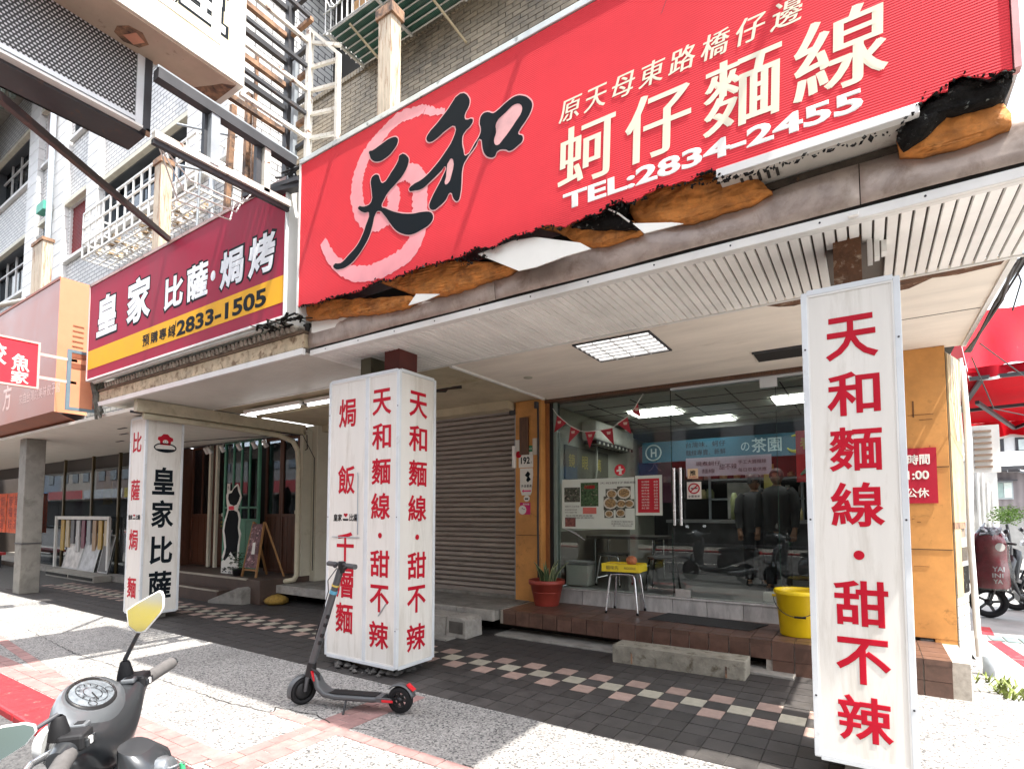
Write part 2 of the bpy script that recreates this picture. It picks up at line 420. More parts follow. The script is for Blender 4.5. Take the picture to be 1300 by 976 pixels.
# red painted kerb stones along the street
kerb = struct(MB().box(-45, 9, 1.60, 1.735, -.16, -.045).build('kerb', M_conc))
for i in range(22):
    x = -3.55 - i*.62
    MB().box(x - .61, x, 1.44, 1.742, -.15, .012 if i else -.02).build('kerb_stone', M_kred, kerb, bev=.02)
for i in range(12):
    x = -3.5 + i*.6
    MB().box(x, x + .59, 1.50, 1.735, -.15, -.03).build('kerb_stone', M_paintr if i < 1 else M_conc, kerb, bev=.015)
# rows of small pink bricks let into the aggregate
bk = MB().box(-.098, .098, -.049, .049, -.01, .005).mesh('brick', M_pbrick)
for i in range(58):                                                        # row across the middle
    x = -3.72 + i*.203 if i < 22 else -1e9
    if i < 22: inst('brick', bk, (x, 2.56 + .004*i + random.uniform(-.004,.004), random.uniform(-.003,.001)), sidewalk, random.uniform(-.02,.02))
for i in range(26):
    for j in range(2):
        inst('brick', bk, (-8.6 + i*.203 + .1*j, 1.80 + j*.102, random.uniform(-.003,.001)), sidewalk)
for i in range(8):
    for j in range(3):
        inst('brick', bk, (-3.33 + .102*j, 1.9 + i*.203 - .1*(j % 2), random.uniform(-.003,.001)), sidewalk, R(90))
for i in range(17):
    inst('brick', bk, (-8.9 + i*.21, 2.20 - i*.018, random.uniform(-.003,.001)), sidewalk, -.08)
# cracks: thin dark open joints
def crack(pts, wd=.012):
    mb = MB(); q = []
    for (x0, y0), (x1, y1) in zip(pts, pts[1:]):
        n = max(2, int(math.hypot(x1-x0, y1-y0)/.06))
        for k in range(n): q.append((x0 + (x1-x0)*k/n + random.uniform(-.006,.006), y0 + (y1-y0)*k/n + random.uniform(-.01,.01)))
    q.append(pts[-1])
    for (x0, y0), (x1, y1) in zip(q, q[1:]):
        h = wd * random.uniform(.3, 1)/2
        mb.add([(x0,y0-h,.0022),(x1,y1-h,.0022),(x1,y1+h,.0022),(x0,y0+h,.0022)], [(0,1,2,3)])
    mb.build('crack', M_gap, sidewalk)
crack([(-9.2,2.56),(-7.2,2.41),(-6.2,2.44),(-5.0,2.47),(-4.4,2.46),(-3.75,2.54),(-3.3,2.62),(-3.0,2.58)])
crack([(-3.72,2.50),(-2.6,2.60),(-1.0,2.72),(.8,2.8)], .008)
crack([(-7.2,2.41),(-7.35,2.15),(-7.0,1.76)], .008); crack([(-5.0,2.47),(-4.95,1.78)], .01)
crack([(-3.78,2.5),(-3.9,2.62),(-3.5,2.68),(-3.2,2.62),(-2.95,2.7)], .014)
crack([(-6.3,3.46),(-6.35,2.45)], .009); crack([(-1.35,3.48),(-1.3,2.72)], .008)

# tiled arcade floor: dark tiles with a pink and buff chequer
floor = struct(MB().box(-45, .21, 3.488, 7.4, -.16, -.004).build('arcade_floor', M_grout))
struct(MB().box(.21, .898, 3.489, 7.4, -.16, -.001).build('sidewalk', M_aggr))
P = .1768
tm = MB().box(-.085, .085, -.0885, .0885, -.012, .002).mesh('tile', M_tile)
tp = MB().box(-.085, .085, -.0885, .0885, -.012, .0025).mesh('tile', M_tpink)
tl = MB().box(-.085, .085, -.0885, .0885, -.012, .0025).mesh('tile', M_tlight)
cells = []
for j in range(13):
    y = 3.488 + .0925 + j*.187
    for i in range(-76, 7):
        x = -1.121 + P/2 + (i)*P - P*0
        if x > .12 or y > 5.82 and x > -9: continue
        kind = 0
        if j in (4, 6) and i % 2 == 0: kind = 1
        if j == 5 and i % 2 == 1: kind = 2
        if not (x < .3): kind = 0
        cells.append((math.hypot(x, y), x, y, kind))
cells.sort(); near = cells[:150]; rest = cells[150:]
near += [c for c in rest if c[3]][:150]; ns = set(near)
for d, x, y, k in near: inst('tile', (tm, tp, tl)[k], (x, y, random.uniform(-.0012,.0008)), floor, random.uniform(-.004,.004))
for k, m in enumerate((M_tile, M_tpink, M_tlight)):
    mb = MB()
    for c in rest:
        if c in ns or c[3] != k: continue
        mb.box(c[1]-.085, c[1]+.085, c[2]-.0885, c[2]+.0885, -.01, .0015 + random.uniform(-.0008,.0008))
    mb.build('tiles', m, floor, kind='stuff')

# side alley on the right
alley = sheet('side_alley', .9, 14, 3.6, 60, -.008, mat('alley_concrete', (.36, .355, .34), .85, var=.18, vs=2, bump=.4, bs=50, dirt=(.2,.19,.18), dlo=.6, dhi=.8, ds=2))
MB().add([(1.15,8.6,-.003),(1.28,8.6,-.003),(1.5,6.2,-.003),(1.33,6.2,-.003)], [(0,3,2,1)]).build('red_line', M_paintr, alley)
MB().add([(1.20,9.6,-.003),(1.32,9.6,-.003),(1.28,9.0,-.003),(1.16,9.0,-.003)], [(0,3,2,1)]).build('red_line', M_paintr, alley)
for i in range(16): MB().box(1.2 + i*.14, 1.32 + i*.14, 8.62, 8.95, -.006, .002).build('drain_grate', mat('drain_green', (.16, .22, .21), .6, var=.3, dirt=(.07,.07,.07), dlo=.55, dhi=.7, ds=9), alley)
weeds = MB()
for i in range(90):
    x = random.gauss(.93, .08); y = random.uniform(6.0, 6.6); h = random.uniform(.03, .08); a = random.uniform(0, 6.28); b = .011
    dx, dy = math.cos(a), math.sin(a)
    weeds.add([(x - dy*b, y + dx*b, -.01), (x + dy*b, y - dx*b, -.01), (x + dx*h*.7 + dy*b*.8, y + dy*h*.7 - dx*b*.8, h*.8), (x + dx*h, y + dy*h, h)], [(0,1,2),(1,3,2),(0,2,3)])
wo = weeds.build('weeds', mat('weed_green', (.16, .20, .04), .6, var=.4, vs=12)); wo['kind'] = 'stuff'; wo['label'] = 'low green and yellow weeds growing at the foot of the corner pillar'; wo['category'] = 'weeds'

# ================================================================ NOODLE SHOP (ground floor, behind glass)
shop = thing('noodle_shop', 'glass fronted noodle shop with orange pillars and tiled step', 'shop', (-1.6, 6.6, 0))
S = shop
# raised tiled platform: dark recess, slab, brown tiles on top and front
MB().box(-9.0, .66, 6.0, 6.66, -.005, .10).build('recess', M_gap, S)
MB().box(-3.92, .66, 5.742, 6.72, .125, .292).build('slab', M_bgrout, S)
MB().box(-.85, .66, 5.742, 6.0, -.005, .125).build('slab', M_bgrout, S)
MB().box(-3.9, -.6, 5.58, 6.0, -.005, .022).build('kerb_strip', M_conc, S, bev=.006)
pt = .192
ft = MB().box(-pt/2+.005, pt/2-.005, -.012, .006, -.066, .066).mesh('tile', M_btile)
ns_ = MB().box(-pt/2+.003, pt/2-.003, -.016, .095, -.022, .022)
nt_ = ns_.mesh('tile', M_btile)
tt = MB().box(-pt/2+.003, pt/2-.003, -.094, .094, -.006, .006).mesh('tile', M_btile)
for i in range(23):
    x = -3.87 + pt/2 + i*pt
    if x > .62: break
    inst('tile', ft, (x, 5.735, .191), S)
    inst('tile', nt_, (x, 5.737, .2785), S)
    if x > -.86: inst('tile', ft, (x, 5.735, .055), S)
    for j in range(4):
        inst('tile', tt, (x, 5.935 + j*.194, .2945 + random.uniform(-.0008,.0008)), S)
inst('tile', ft, (-3.9, 5.87, .191), S, R(90))
# sill of grey marble slabs
for i in range(10):
    x = -3.62 + i*.402
    MB().box(x + .003, x + .399, 6.655, 6.80, .29, .47).build('sill_slab', M_marble, S, bev=.003)
MB().box(-3.62, .36, 6.64, 6.82, .472, .492).build('sill_top', M_marble, S, bev=.004)
# orange boarded pillars
MB().box(-4.18, -3.76, 6.50, 6.75, .292, 3.098).build('pillar', M_orange, S, bev=.006)
MB().box(-4.165, -3.775, 6.494, 6.499, 1.20, 1.206).build('joint', M_gap, S)
MB().box(.30, .665, 6.50, 6.78, .33, 3.098).build('pillar', M_orange, S, bev=.006)
MB().box(.50, .665, 6.502, 6.70, -.01, .33).build('pillar', M_orange, S)
for z in (1.94, 1.16): MB().box(.31, .66, 6.495, 6.499, z, z + .006).build('joint', M_gap, S)
MB().box(.30, .36, 6.6, 6.8, .29, 3.09).build('jamb', M_wood, S)
# brown header, uprights
MB().box(-3.76, .36, 6.60, 6.80, 3.055, 3.098).build('header', M_wood, S, bev=.004)
MB().box(-3.758, -3.70, 6.62, 6.80, .29, 3.054).build('upright', M_wood2, S, bev=.004)
MB().box(-3.70, -3.655, 6.64, 6.78, .29, 3.054).build('upright', M_plas, S)
MB().box(-3.65, -3.60, 6.66, 6.76, .49, 3.054).build('upright', mat('green_steel', (.20, .25, .22), .45), S)
# glass: fixed pane, two doors, fixed pane
for x0, x1, nm in ((-3.60, -2.02, 'glass_pane'), (-2.01, -.83, 'glass_door'), (-.82, .30, 'glass_pane')):
    g = MB().box(x0, x1, 6.70, 6.712, .494, 3.05).build(nm, M_glass, S)
    MB().box(x0 - .004, x0, 6.698, 6.714, .494, 3.05).build('glass_edge', mat('glass_edge_green', (.04, .09, .07), .2), g)
    if nm == 'glass_door':
        for x in (-1.965, -1.885):
            MB().tube([(x, 6.64, 1.36), (x, 6.64, 2.06)], .017, 10).build('handle', mat('brushed_steel', (.72, .72, .72), .25, metal=.9), g)
        MB().box(-.98, -.80, 6.67, 6.735, 2.93, 3.05).build('patch_fitting', M_frame, g)
        MB().box(-1.98, -1.80, 6.67, 6.735, .495, .59).build('patch_fitting', mat('fitting_steel', (.5,.5,.48), .3, metal=.6), g)
MB().box(-2.0, .3, 6.66, 6.76, 3.03, 3.054).build('track', M_frame, S)
# dark brown bar fixed to the left pillar and boxes of white switch gear
MB().box(-4.09, -3.95, 6.46, 6.499, 2.33, 2.86).build('brown_strip', M_wood, S, bev=.004)
MB().box(-4.20, -4.165, 6.44, 6.499, 2.15, 2.46).build('switch_box', M_trim, S)
MB().box(-3.88, -3.81, 6.47, 6.499, 2.32, 2.55).build('switch_box', mat('old_plastic', (.5,.46,.38), .6), S, bev=.004)
MB().tube([(-3.79,6.47,3.05),(-3.785,6.47,2.4),(-3.79,6.46,1.4),(-3.785,6.47,.32)], .014, 6).build('cable', M_cable, S)
MB().tube([(-3.80,6.44,3.05),(-3.80,6.44,2.96)], .03, 6).build('cable_clip', M_dark, S)
# stains of old glue on the right pillar
for (u, v, a, b) in ((.36,2.45,.2,.004),(.40,2.43,.012,.16),(.36,1.45,.02,.004),(.52,2.06,.004,.09),(.40,1.42,.03,.004),(.45,2.40,.10,.004),(.36,1.0,.12,.003)):
    MB().box(u, u + a, 6.4955, 6.499, v, v + b).build('glue_mark', mat('glue_stain', (.14,.06,.02), .7), S)

# interior: pale ceiling grid, walls, floor, lit panels
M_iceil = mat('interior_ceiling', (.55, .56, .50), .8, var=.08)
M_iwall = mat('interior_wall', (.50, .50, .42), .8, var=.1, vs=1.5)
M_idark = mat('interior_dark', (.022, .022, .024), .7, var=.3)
MB().box(-3.60, .30, 6.83, 10.9, .40, .49).build('inner_floor', mat('inner_floor_tile', (.10,.10,.10), .35, var=.2), S)
MB().box(-3.75, .40, 6.83, 9.3, 3.02, 3.09).build('inner_ceiling', M_iceil, S)
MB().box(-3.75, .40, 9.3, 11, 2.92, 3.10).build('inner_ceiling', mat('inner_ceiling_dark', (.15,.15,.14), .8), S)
for i in range(7):
    x = -3.2 + i*.6
    MB().box(x, x + .012, 6.85, 9.3, 3.012, 3.019).build('ceiling_joint', M_idark, S)
for j in range(5):
    y = 7.2 + j*.55
    MB().box(-3.6, .3, y, y + .012, 3.009, 3.016).build('ceiling_joint', M_idark, S)
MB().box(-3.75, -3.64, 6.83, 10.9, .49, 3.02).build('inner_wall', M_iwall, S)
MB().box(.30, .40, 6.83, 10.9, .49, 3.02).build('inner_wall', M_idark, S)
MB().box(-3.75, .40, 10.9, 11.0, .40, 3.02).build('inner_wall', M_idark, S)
MB().box(-3.638, -3.632, 6.85, 9.5, .50, 1.25).build('dado', mat('dado_board', (.16,.14,.11), .6), S)
M_lit = mat('lit_diffuser', (.9,.9,.9), .4, emis=(1,.98,.95), es=5)
def troffer(x0, x1, y0, y1, z, nm, lab, m, n=4, k=4, group=None):
    t = thing(nm, lab, 'ceiling light', ((x0+x1)/2, (y0+y1)/2, z), group)
    mb = MB()
    mb.box(x0-.02, x1+.02, y0-.02, y0, z-.012, z+.0).box(x0-.02, x1+.02, y1, y1+.02, z-.012, z).box(x0-.02, x0, y0, y1, z-.012, z).box(x1, x1+.02, y0, y1, z-.012, z)
    mb.build('frame', M_dark, t)
    MB().box(x0, x1, y0, y1, z-.004, z-.002).build('diffuser', m, t)
    for i in range(n):
        y = y0 + (y1-y0)*(i+.5)/n
        MB().box(x0, x1, y - .012, y + .012, z-.022, z-.006).build('louvre', mat('louvre_white', (.7,.7,.7), .3, metal=.4), t)
    for i in range(1, k):
        x = x0 + (x1-x0)*i/k
        MB().box(x-.004, x+.004, y0, y1, z-.024, z-.006).build('louvre', MATS['louvre_white'], t)
    return t
troffer(-2.95, -2.25, 7.65, 8.2, 3.006, 'ceiling_light', 'lit ceiling light panel inside the shop nearest the bunting', M_lit, group='lit panels on the shop ceiling')
troffer(-1.0, -.3, 7.7, 8.25, 3.006, 'ceiling_light', 'lit ceiling light panel inside the shop half hidden by the right column', M_lit, group='lit panels on the shop ceiling')
troffer(-2.3, -1.7, 8.75, 9.2, 3.006, 'ceiling_light', 'farthest lit ceiling light panel inside the shop above the blue banner', M_lit, group='lit panels on the shop ceiling')
# banners at the back
def banner(lab, u0, u1, v0, v1, Y, m, cat='banner'):
    t = thing('banner', lab, cat, ((u0+u1)/2, Y, v0))
    panel('cloth', u0, u1, v0, v1, front(Y), -.012, 0, m, t)
    return t
M_teal = mat('banner_teal', (.012, .12, .19), .45, var=.1)
b = banner('long teal banner hanging across the back of the noodle shop', -3.2, -.62, 2.365, 2.71, 9.0, M_teal)
letters('lettering', [('台灣味．蚵仔', -2.15, 2.62, .62, .09), ('麵線專賣．新鮮', -2.15, 2.49, .62, .09)], front(9.0), M_black, b)
letters('lettering', [('茶園', -1.25, 2.55, .42, .22, .012), ('の', -1.55, 2.54, .12, .13)], front(9.0), mat('banner_pale', (.45,.62,.66), .5), b)
MB().tube([(-3.0 + .13*math.cos(a*.3142), 8.985, 2.53 + .13*math.sin(a*.3142)) for a in range(20)], .012, 6, closed=True).build('emblem', MATS['banner_pale'], b)
letters('lettering', [('H', -3.0, 2.53, .10, .14, .03)], front(9.0), MATS['banner_pale'], b)
MB().tube([(-.86 + .12*math.cos(a), 8.98, 2.54 + .12*math.sin(a)) for a in [q*.35 - 2.6 for q in range(14)]], [.008+.03*math.sin(q/13*3.14) for q in range(14)], 8).build('emblem', mat('moon_yellow', (.55,.55,.06), .5), b)
b2 = banner('white sheet menu banner hanging below the teal banner', -2.45, -1.18, 2.10, 2.40, 8.95, mat('banner_white', (.30, .29, .36), .6))
letters('lettering', [('現煮蚵仔', -2.1, 2.30, .38, .07), ('麵線', -2.1, 2.18, .2, .07), ('甜不辣', -1.8, 2.24, .26, .09), ('手工大腸麵線', -1.45, 2.30, .4, .06), ('每日限量供應', -1.45, 2.18, .4, .06)], front(8.95), M_black, b2)
b3 = banner('red festive banner hung inside the glass beside the right column', -.64, -.42, 1.85, 2.42, 6.76, mat('banner_red', (.62,.02,.03), .5, var=.15))
letters('lettering', [('春', -.53, 2.28, .14, .14, .02)], front(6.76), mat('gold_print', (.6,.35,.05), .4), b3)
MB().tube([(-.60,6.745,1.93),(-.53,6.745,1.98),(-.50,6.745,2.05),(-.45,6.745,2.03),(-.44,6.745,1.96)], [.01,.03,.035,.03,.01], 8).build('printed_dragon', mat('dragon_green', (.03,.35,.25), .4), b3)
# air conditioner on the side wall
ac = thing('air_conditioner', 'white wall mounted air conditioner above the poster inside the shop', 'air conditioner', (-3.63, 8.1, 2.55))
MB().box(-3.63, -3.38, 7.5, 9.1, 2.62, 2.92).build('casing', mat('ac_white', (.62,.62,.56), .4), ac, bev=.04)
MB().box(-3.60, -3.39, 7.55, 9.05, 2.565, 2.618).build('louvre', M_idark, ac)
for i in range(9): MB().box(-3.52, -3.38, 7.62 + i*.16, 7.66 + i*.16, 2.56, 2.60).build('vane', MATS['ac_white'], ac)
MB().tube([(-3.55,7.9,2.56),(-3.56,7.92,2.2),(-3.6,7.9,1.9)], .015, 6).build('drain_hose', MATS['ac_white'], ac)
gs = thing('gold_letter_board', 'olive wall board with mirrored gold characters on the inner side wall', 'sign', (-3.62, 7.9, 2.2))
MB().box(-3.635, -3.615, 6.95, 8.5, 2.0, 2.5).build('board', mat('olive_board', (.13,.13,.10), .6), gs)
letters('lettering', [('萬', 8.1, 2.28, .2, .2), ('眼', 7.6, 2.28, .2, .2), ('鏡', 7.15, 2.28, .2, .2)], side(-3.614), mat('gold_letter', (.5,.42,.08), .4), gs)
pap = thing('wall_notice', 'pale blue notice in a yellow frame on the inner side wall', 'notice', (-3.62, 7.6, 1.7))
MB().box(-3.635, -3.62, 6.9, 8.3, 1.62, 1.98).build('frame', mat('pale_yellow', (.5,.47,.28), .6), pap)
MB().box(-3.619, -3.612, 6.95, 8.2, 1.66, 1.94).build('sheet', mat('pale_blue', (.45,.50,.60), .6), pap)
letters('lettering', [('IC 卡', 7.9, 1.82, .3, .14), ('營業中', 7.3, 1.86, .35, .08)], side(-3.611), mat('blue_ink', (.08,.12,.3), .5), pap)
pur = thing('wall_banner', 'dim purple sheet of writing on the rear wall left of the teal banner', 'banner', (-3.3, 9.8, 2))
MB().box(-3.55, -2.95, 9.8, 9.81, 1.7, 2.75).build('sheet', mat('dim_purple', (.09,.02,.05), .6, var=.3), pur)
letters('lettering', [('大', -3.25, 2.4, .25, .25), ('福', -3.25, 2.05, .25, .25)], front(9.8), mat('dim_pink', (.22,.07,.1), .6), pur)
# kitchen counter with shelves and odds
ct = thing('kitchen_counter', 'dark steel kitchen counter with shelves at the back of the shop', 'counter', (-1.6, 9.6, .49))
MB().box(-2.9, -.2, 9.4, 10.2, .49, 1.35).build('cabinet', mat('counter_steel', (.07,.07,.075), .35, metal=.5, var=.3), ct, bev=.01)
MB().box(-2.9, -.2, 9.3, 10.25, 1.35, 1.40).build('worktop', mat('worktop_steel', (.30,.30,.31), .3, metal=.7), ct)
for z in (1.75, 2.1): MB().box(-2.4, -.9, 10.3, 10.7, z, z+.03).build('shelf', M_grey, ct)
for x in (-2.4, -.9): MB().box(x-.02, x+.02, 10.3, 10.34, 1.4, 2.5).build('post', M_grey, ct)
cols = [(.35,.33,.30),(.28,.08,.06),(.20,.22,.10),(.4,.4,.42),(.12,.10,.09),(.5,.42,.2)]
for i in range(26):
    x = random.uniform(-2.7, -.6); z = random.choice((1.40, 1.78, 2.13)); y = 9.6 if z < 1.5 else 10.45; r = random.uniform(.03,.08); h = random.uniform(.08,.26)
    c = random.choice(cols)
    o = MB().lathe([(0,0),(r,0),(r*1.05,h*.7),(r*.5,h*.85),(r*.5,h),(0,h)], (x,y,z), 10).build('jar', mat('jar_%d' % cols.index(c), c, .35), None)
    side_ = 'on the counter' if z < 1.5 else 'on the back shelves'
    cn = ('grey', 'dark red', 'olive', 'silver', 'brown', 'mustard')[cols.index(c)]
    hw_ = 'tall' if h > .17 else 'short'
    tag(o, '%s %s jar standing %s of the shop kitchen' % (hw_, cn, side_), 'jar', '%s %s jars %s' % (hw_, cn, side_))
MB().box(-1.9,-1.4,9.35,9.36,1.42,2.0).build('hanging_papers', mat('dim_paper', (.30,.29,.27), .7, var=.3), ct)
MB().box(-1.35,-1.2,9.35,9.36,1.9,2.28).build('hanging_bag', mat('dim_yellow', (.35,.30,.08), .6), ct)
MB().lathe([(0,0),(.05,0),(.06,.3),(.03,.42),(0,.42)], (-1.75, 9.1, 1.41), 10).build('bottle', mat('bottle_green', (.35,.38,.18), .3), ct)
MB().tube([(-1.5, 8.6, 3.0), (-1.15, 8.5, 2.93), (-.75, 8.55, 2.98)], .006, 5).build('ceiling_wire', MATS['dim_paper'], S)
# ================================================================ CANOPY OVER THE NOODLE SHOP
can = thing('shop_canopy', 'canopy with white ribbed soffit and stained metal fascia over the noodle shop', 'canopy', (-1.8, 4.0, 3.1))
mb = MB()   # one ribbed strip: flat crown with turned down edges
prof = [(-.0265,.004),(-.0235,-.014),(.0215,-.014),(.0245,.004)]
for (a, b) in zip(prof, prof[1:]): mb.add([(a[0],-.525,a[1]),(b[0],-.525,b[1]),(b[0],.525,b[1]),(a[0],.525,a[1])], [(0,1,2,3)])
mb.add([(-.0265,.525,.004),(-.0235,.525,-.014),(.0215,.525,-.014),(.0245,.525,.004)], [(0,1,2,3)])
sm = mb.mesh('soffit_slat', M_slat)
for i in range(95):
    x = -4.63 + i*.06
    o = inst('soffit_slat', sm, (x, 3.945, 3.112 + random.uniform(-.0015,.0015)), can)
    if 75 <= i <= 79: o.scale = (1, .30 + .06*(i % 3), 1); o.location.y = 3.59   # broken strips above the right column
MB().box(-4.66, 1.07, 3.42, 4.47, 3.125, 3.16).build('deck', mat('soffit_deck', (.12,.10,.085), .8), can)
MB().box(-4.66, 1.07, 4.455, 4.478, 3.088, 3.098).build('edge_strip', M_trim, can)
MB().box(-4.64, 1.07, 3.395, 3.425, 3.085, 3.140).build('front_strip', M_trim, can, bev=.004)
MB().box(-4.64, 1.07, 3.425, 3.46, 3.085, 3.10).build('front_strip', M_trim, can)
for i in range(12): MB().lathe([(0,0),(.006,0),(.005,.004),(0,.005)], (0,0,0), 8, Matrix.Translation((-4.4+i*.47, 3.395, 3.115)) @ Matrix.Rotation(R(90),4,'X')).build('screw', M_dark, can)
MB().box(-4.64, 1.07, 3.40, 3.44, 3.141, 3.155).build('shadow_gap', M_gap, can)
# fascia in three sheets, slightly buckled
for i, (x0, x1) in enumerate(((-4.64,-2.36),(-2.355,.02),(.025,1.07))):
    m_ = MB(); n = 24; g = []
    for a in range(n+1):
        for c_ in range(5):
            x = x0 + (x1-x0)*a/n; v = c_/4
            z = 3.155 + v*(.225 + (.01*math.sin(x*3)))
            y = 3.39 - .006*math.sin(x*5.1 + v*3) - .012*math.sin(v*3.14) + (.03*max(0, v-.75)*math.sin(x*9))
            g.append((x, y, z))
    m_.add(g, [(a*5+c_, (a+1)*5+c_, (a+1)*5+c_+1, a*5+c_+1) for a in range(n) for c_ in range(4)], True)
    o = m_.build('fascia', M_fascia, can); md = o.modifiers.new('solid','SOLIDIFY'); md.thickness = .004; md.offset = -1
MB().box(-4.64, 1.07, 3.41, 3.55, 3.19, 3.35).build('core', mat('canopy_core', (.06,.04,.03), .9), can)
# white board ceiling behind the ribs
MB().box(-3.70, .80, 4.478, 6.60, 3.10, 3.125).build('ceiling_board', M_soffit, can)
MB().box(.80, .835, 4.478, 6.60, 3.085, 3.13).build('ceiling_edge', M_trim, can)
MB().box(-3.73, -3.695, 4.478, 6.50, 3.075, 3.11).build('ceiling_edge', M_trim, can)
for y in (5.45,): MB().box(.12, .79, y, y+.008, 3.097, 3.099).build('board_joint', M_gap, can)
flat('rotten_board', [(.10,4.48),(.78,4.48),(.77,4.56),(.55,4.60),(.42,4.57),(.30,4.70),(.12,4.72)], lambda u,v,d: (u, v, 3.10-d), .001, .006, mat('rotten_wood', (.13,.06,.03), .9, var=.5, vs=9, dirt=(.45,.36,.26), dlo=.55, dhi=.65, ds=9, bump=.6), can)
flat('rotten_board', [(-.62,4.48),(-.30,4.48),(-.28,4.58),(-.42,4.62),(-.52,4.58)], lambda u,v,d: (u, v, 3.10-d), .001, .004, MATS['rotten_wood'], can)
MB().box(-.9, -.38, 5.76, 6.12, 3.085, 3.099).build('vent_slot', M_gap, can)
MB().box(-.91, -.37, 5.75, 5.77, 3.08, 3.099).build('vent_slot_rim', M_dark, can)
MB().lathe([(0,-.008),(.05,-.008),(.055,0)], (-3.29, 5.39, 3.099), 16).build('cover_plate', mat('cover_plate', (.45,.42,.33), .6), can)
# tops of the columns above the sign boxes
MB().box(-.12, .02, 3.66, 3.9, 2.82, 3.11).build('column_head', MATS['rotten_wood'], can)
for i in range(3): MB().box(.05+.035*i, .075+.035*i, 3.72+.03*i, 3.80+.03*i, 2.97+.03*i, 3.10).build('broken_rib', M_slat, can)
MB().box(-3.95, -3.75, 3.75, 4.0, 2.84, 3.11).build('column_head', mat('rust_red_post', (.10,.02,.015), .7), can)
MB().box(-4.35, -4.2, 3.8, 4.0, 2.84, 3.10).build('column_head', mat('olive_post', (.12,.11,.07), .7), can)
troffer(-2.27, -1.56, 4.57, 5.2, 3.096, 'ceiling_light', 'square louvred ceiling light set in the white soffit outside', mat('lit_soft', (.9,.9,.9), .4, emis=(1,.99,.97), es=.55), 6, 4)

# ================================================================ MAIN RED SIGN
sg = thing('shop_sign', 'large red light box sign with brush characters and burnt lower edge', 'sign', (-2, 3.2, 3.44))
Y0 = 3.2
EDGE1 = [(-4.506,3.515),(-4.286,3.477),(-4.174,3.49),(-3.983,3.484),(-3.673,3.467),(-3.479,3.508),(-3.292,3.472),(-2.942,3.5),(-2.778,3.482),(-2.563,3.473),(-2.396,3.50),(-2.253,3.464),(-2.098,3.501),(-1.918,3.485),(-1.889,3.496),(-1.795,3.496),(-1.659,3.442),(-1.543,3.461),(-1.389,3.470),(-1.308,3.495),(-1.255,3.495),(-1.191,3.461),(-1.09,3.485),(-1.016,3.503),(-.932,3.481),(-.771,3.486),(-.727,3.506),(-.673,3.49)]
EDGE2 = [(.272,3.49),(.301,3.50),(.33,3.515),(.384,3.506),(.389,3.548),(.44,3.561),(.472,3.541),(.503,3.51),(.534,3.50),(.579,3.51),(.614,3.50)]
def ragged(pts, a=.008, step=.03):
    out = []
    for p, q in zip(pts, pts[1:]):
        n = max(1, int(math.hypot(q[0]-p[0], q[1]-p[1])/step))
        for k in range(n):
            t = k/n; out.append((p[0]+(q[0]-p[0])*t, p[1]+(q[1]-p[1])*t + (random.uniform(-a,a) if k or out else 0)))
    out.append(pts[-1]); return out
R1 = ragged(EDGE1); R2 = ragged(EDGE2)
face = [(-4.56,3.50)] + R1 + [(-.66,3.49),(.27,3.49)] + R2 + [(.617,4.93),(-4.56,4.93)]
flat('sign_face', face, front(Y0), -.006, .004, M_red, sg)
MB().box(-4.585, .640, 3.185, 3.24, 4.935, 4.985).build('top_trim', mat('sign_trim', (.62,.66,.65), .4, metal=.3, var=.15, dirt=(.05,.06,.06), dlo=.56, dhi=.66, ds=7), sg, bev=.004)
MB().box(-4.585, -4.562, 3.188, 3.24, 3.44, 4.934).build('end_trim', M_trim, sg)
MB().box(.620, .645, 3.188, 3.24, 3.50, 4.934).build('end_trim', mat('pink_edge', (.65,.35,.35), .5), sg)
MB().box(-.67, .275, 3.186, 3.235, 3.435, 3.488).build('bottom_trim', M_trim, sg, bev=.004)
MB().box(-4.58, .64, 3.24, 3.62, 4.93, 4.97).build('casing', M_frame, sg)
MB().box(-4.58, -4.565, 3.24, 3.62, 3.45, 4.93).build('casing', M_frame, sg)
MB().box(.625, .64, 3.24, 3.62, 3.50, 4.93).build('casing', M_frame, sg)
MB().box(-4.58, .64, 3.60, 3.62, 3.40, 4.93).build('casing', M_frame, sg)
und = MB().box(-.66, .22, 3.236, 3.42, 3.437, 3.447).build('underside', mat('underside_grey', (.50,.47,.42), .5, var=.15, dirt=(.2,.15,.11), dlo=.55, dhi=.8, ds=7), sg)
for i in range(5): MB().box(-.555+i*.046, -.540+i*.046, 3.27, 3.35, 3.431, 3.436).build('vent', M_gap, sg)
# brush stroke name
def curve_fill(name, loops, fn, d, m, parent, th=.0015):
    cu = bpy.data.curves.new(name, 'CURVE'); cu.dimensions = '2D'; cu.fill_mode = 'FRONT'; cu.resolution_u = 3
    for lp in loops:
        s_ = cu.splines.new('BEZIER'); s_.bezier_points.add(len(lp)-1); s_.use_cyclic_u = True
        for bp, (u, v) in zip(s_.bezier_points, lp):
            bp.co = (u, v, 0); bp.handle_left_type = bp.handle_right_type = 'AUTO'
    ob = bpy.data.objects.new(name, cu); me = bpy.data.meshes.new_from_object(ob)
    v = [fn(p.co.x, p.co.y, d) for p in me.vertices]; f = [tuple(p.vertices) for p in me.polygons]
    bpy.data.objects.remove(ob); bpy.data.meshes.remove(me); bpy.data.curves.remove(cu)
    return MB().add(v, f).build(name, m, parent)
T1 = [(-3.595,4.7),(-3.555,4.695),(-3.424,4.712),(-3.322,4.72),(-3.247,4.69),(-3.241,4.651),(-3.295,4.597),(-3.383,4.564),(-3.486,4.568),(-3.566,4.622),(-3.586,4.668)]
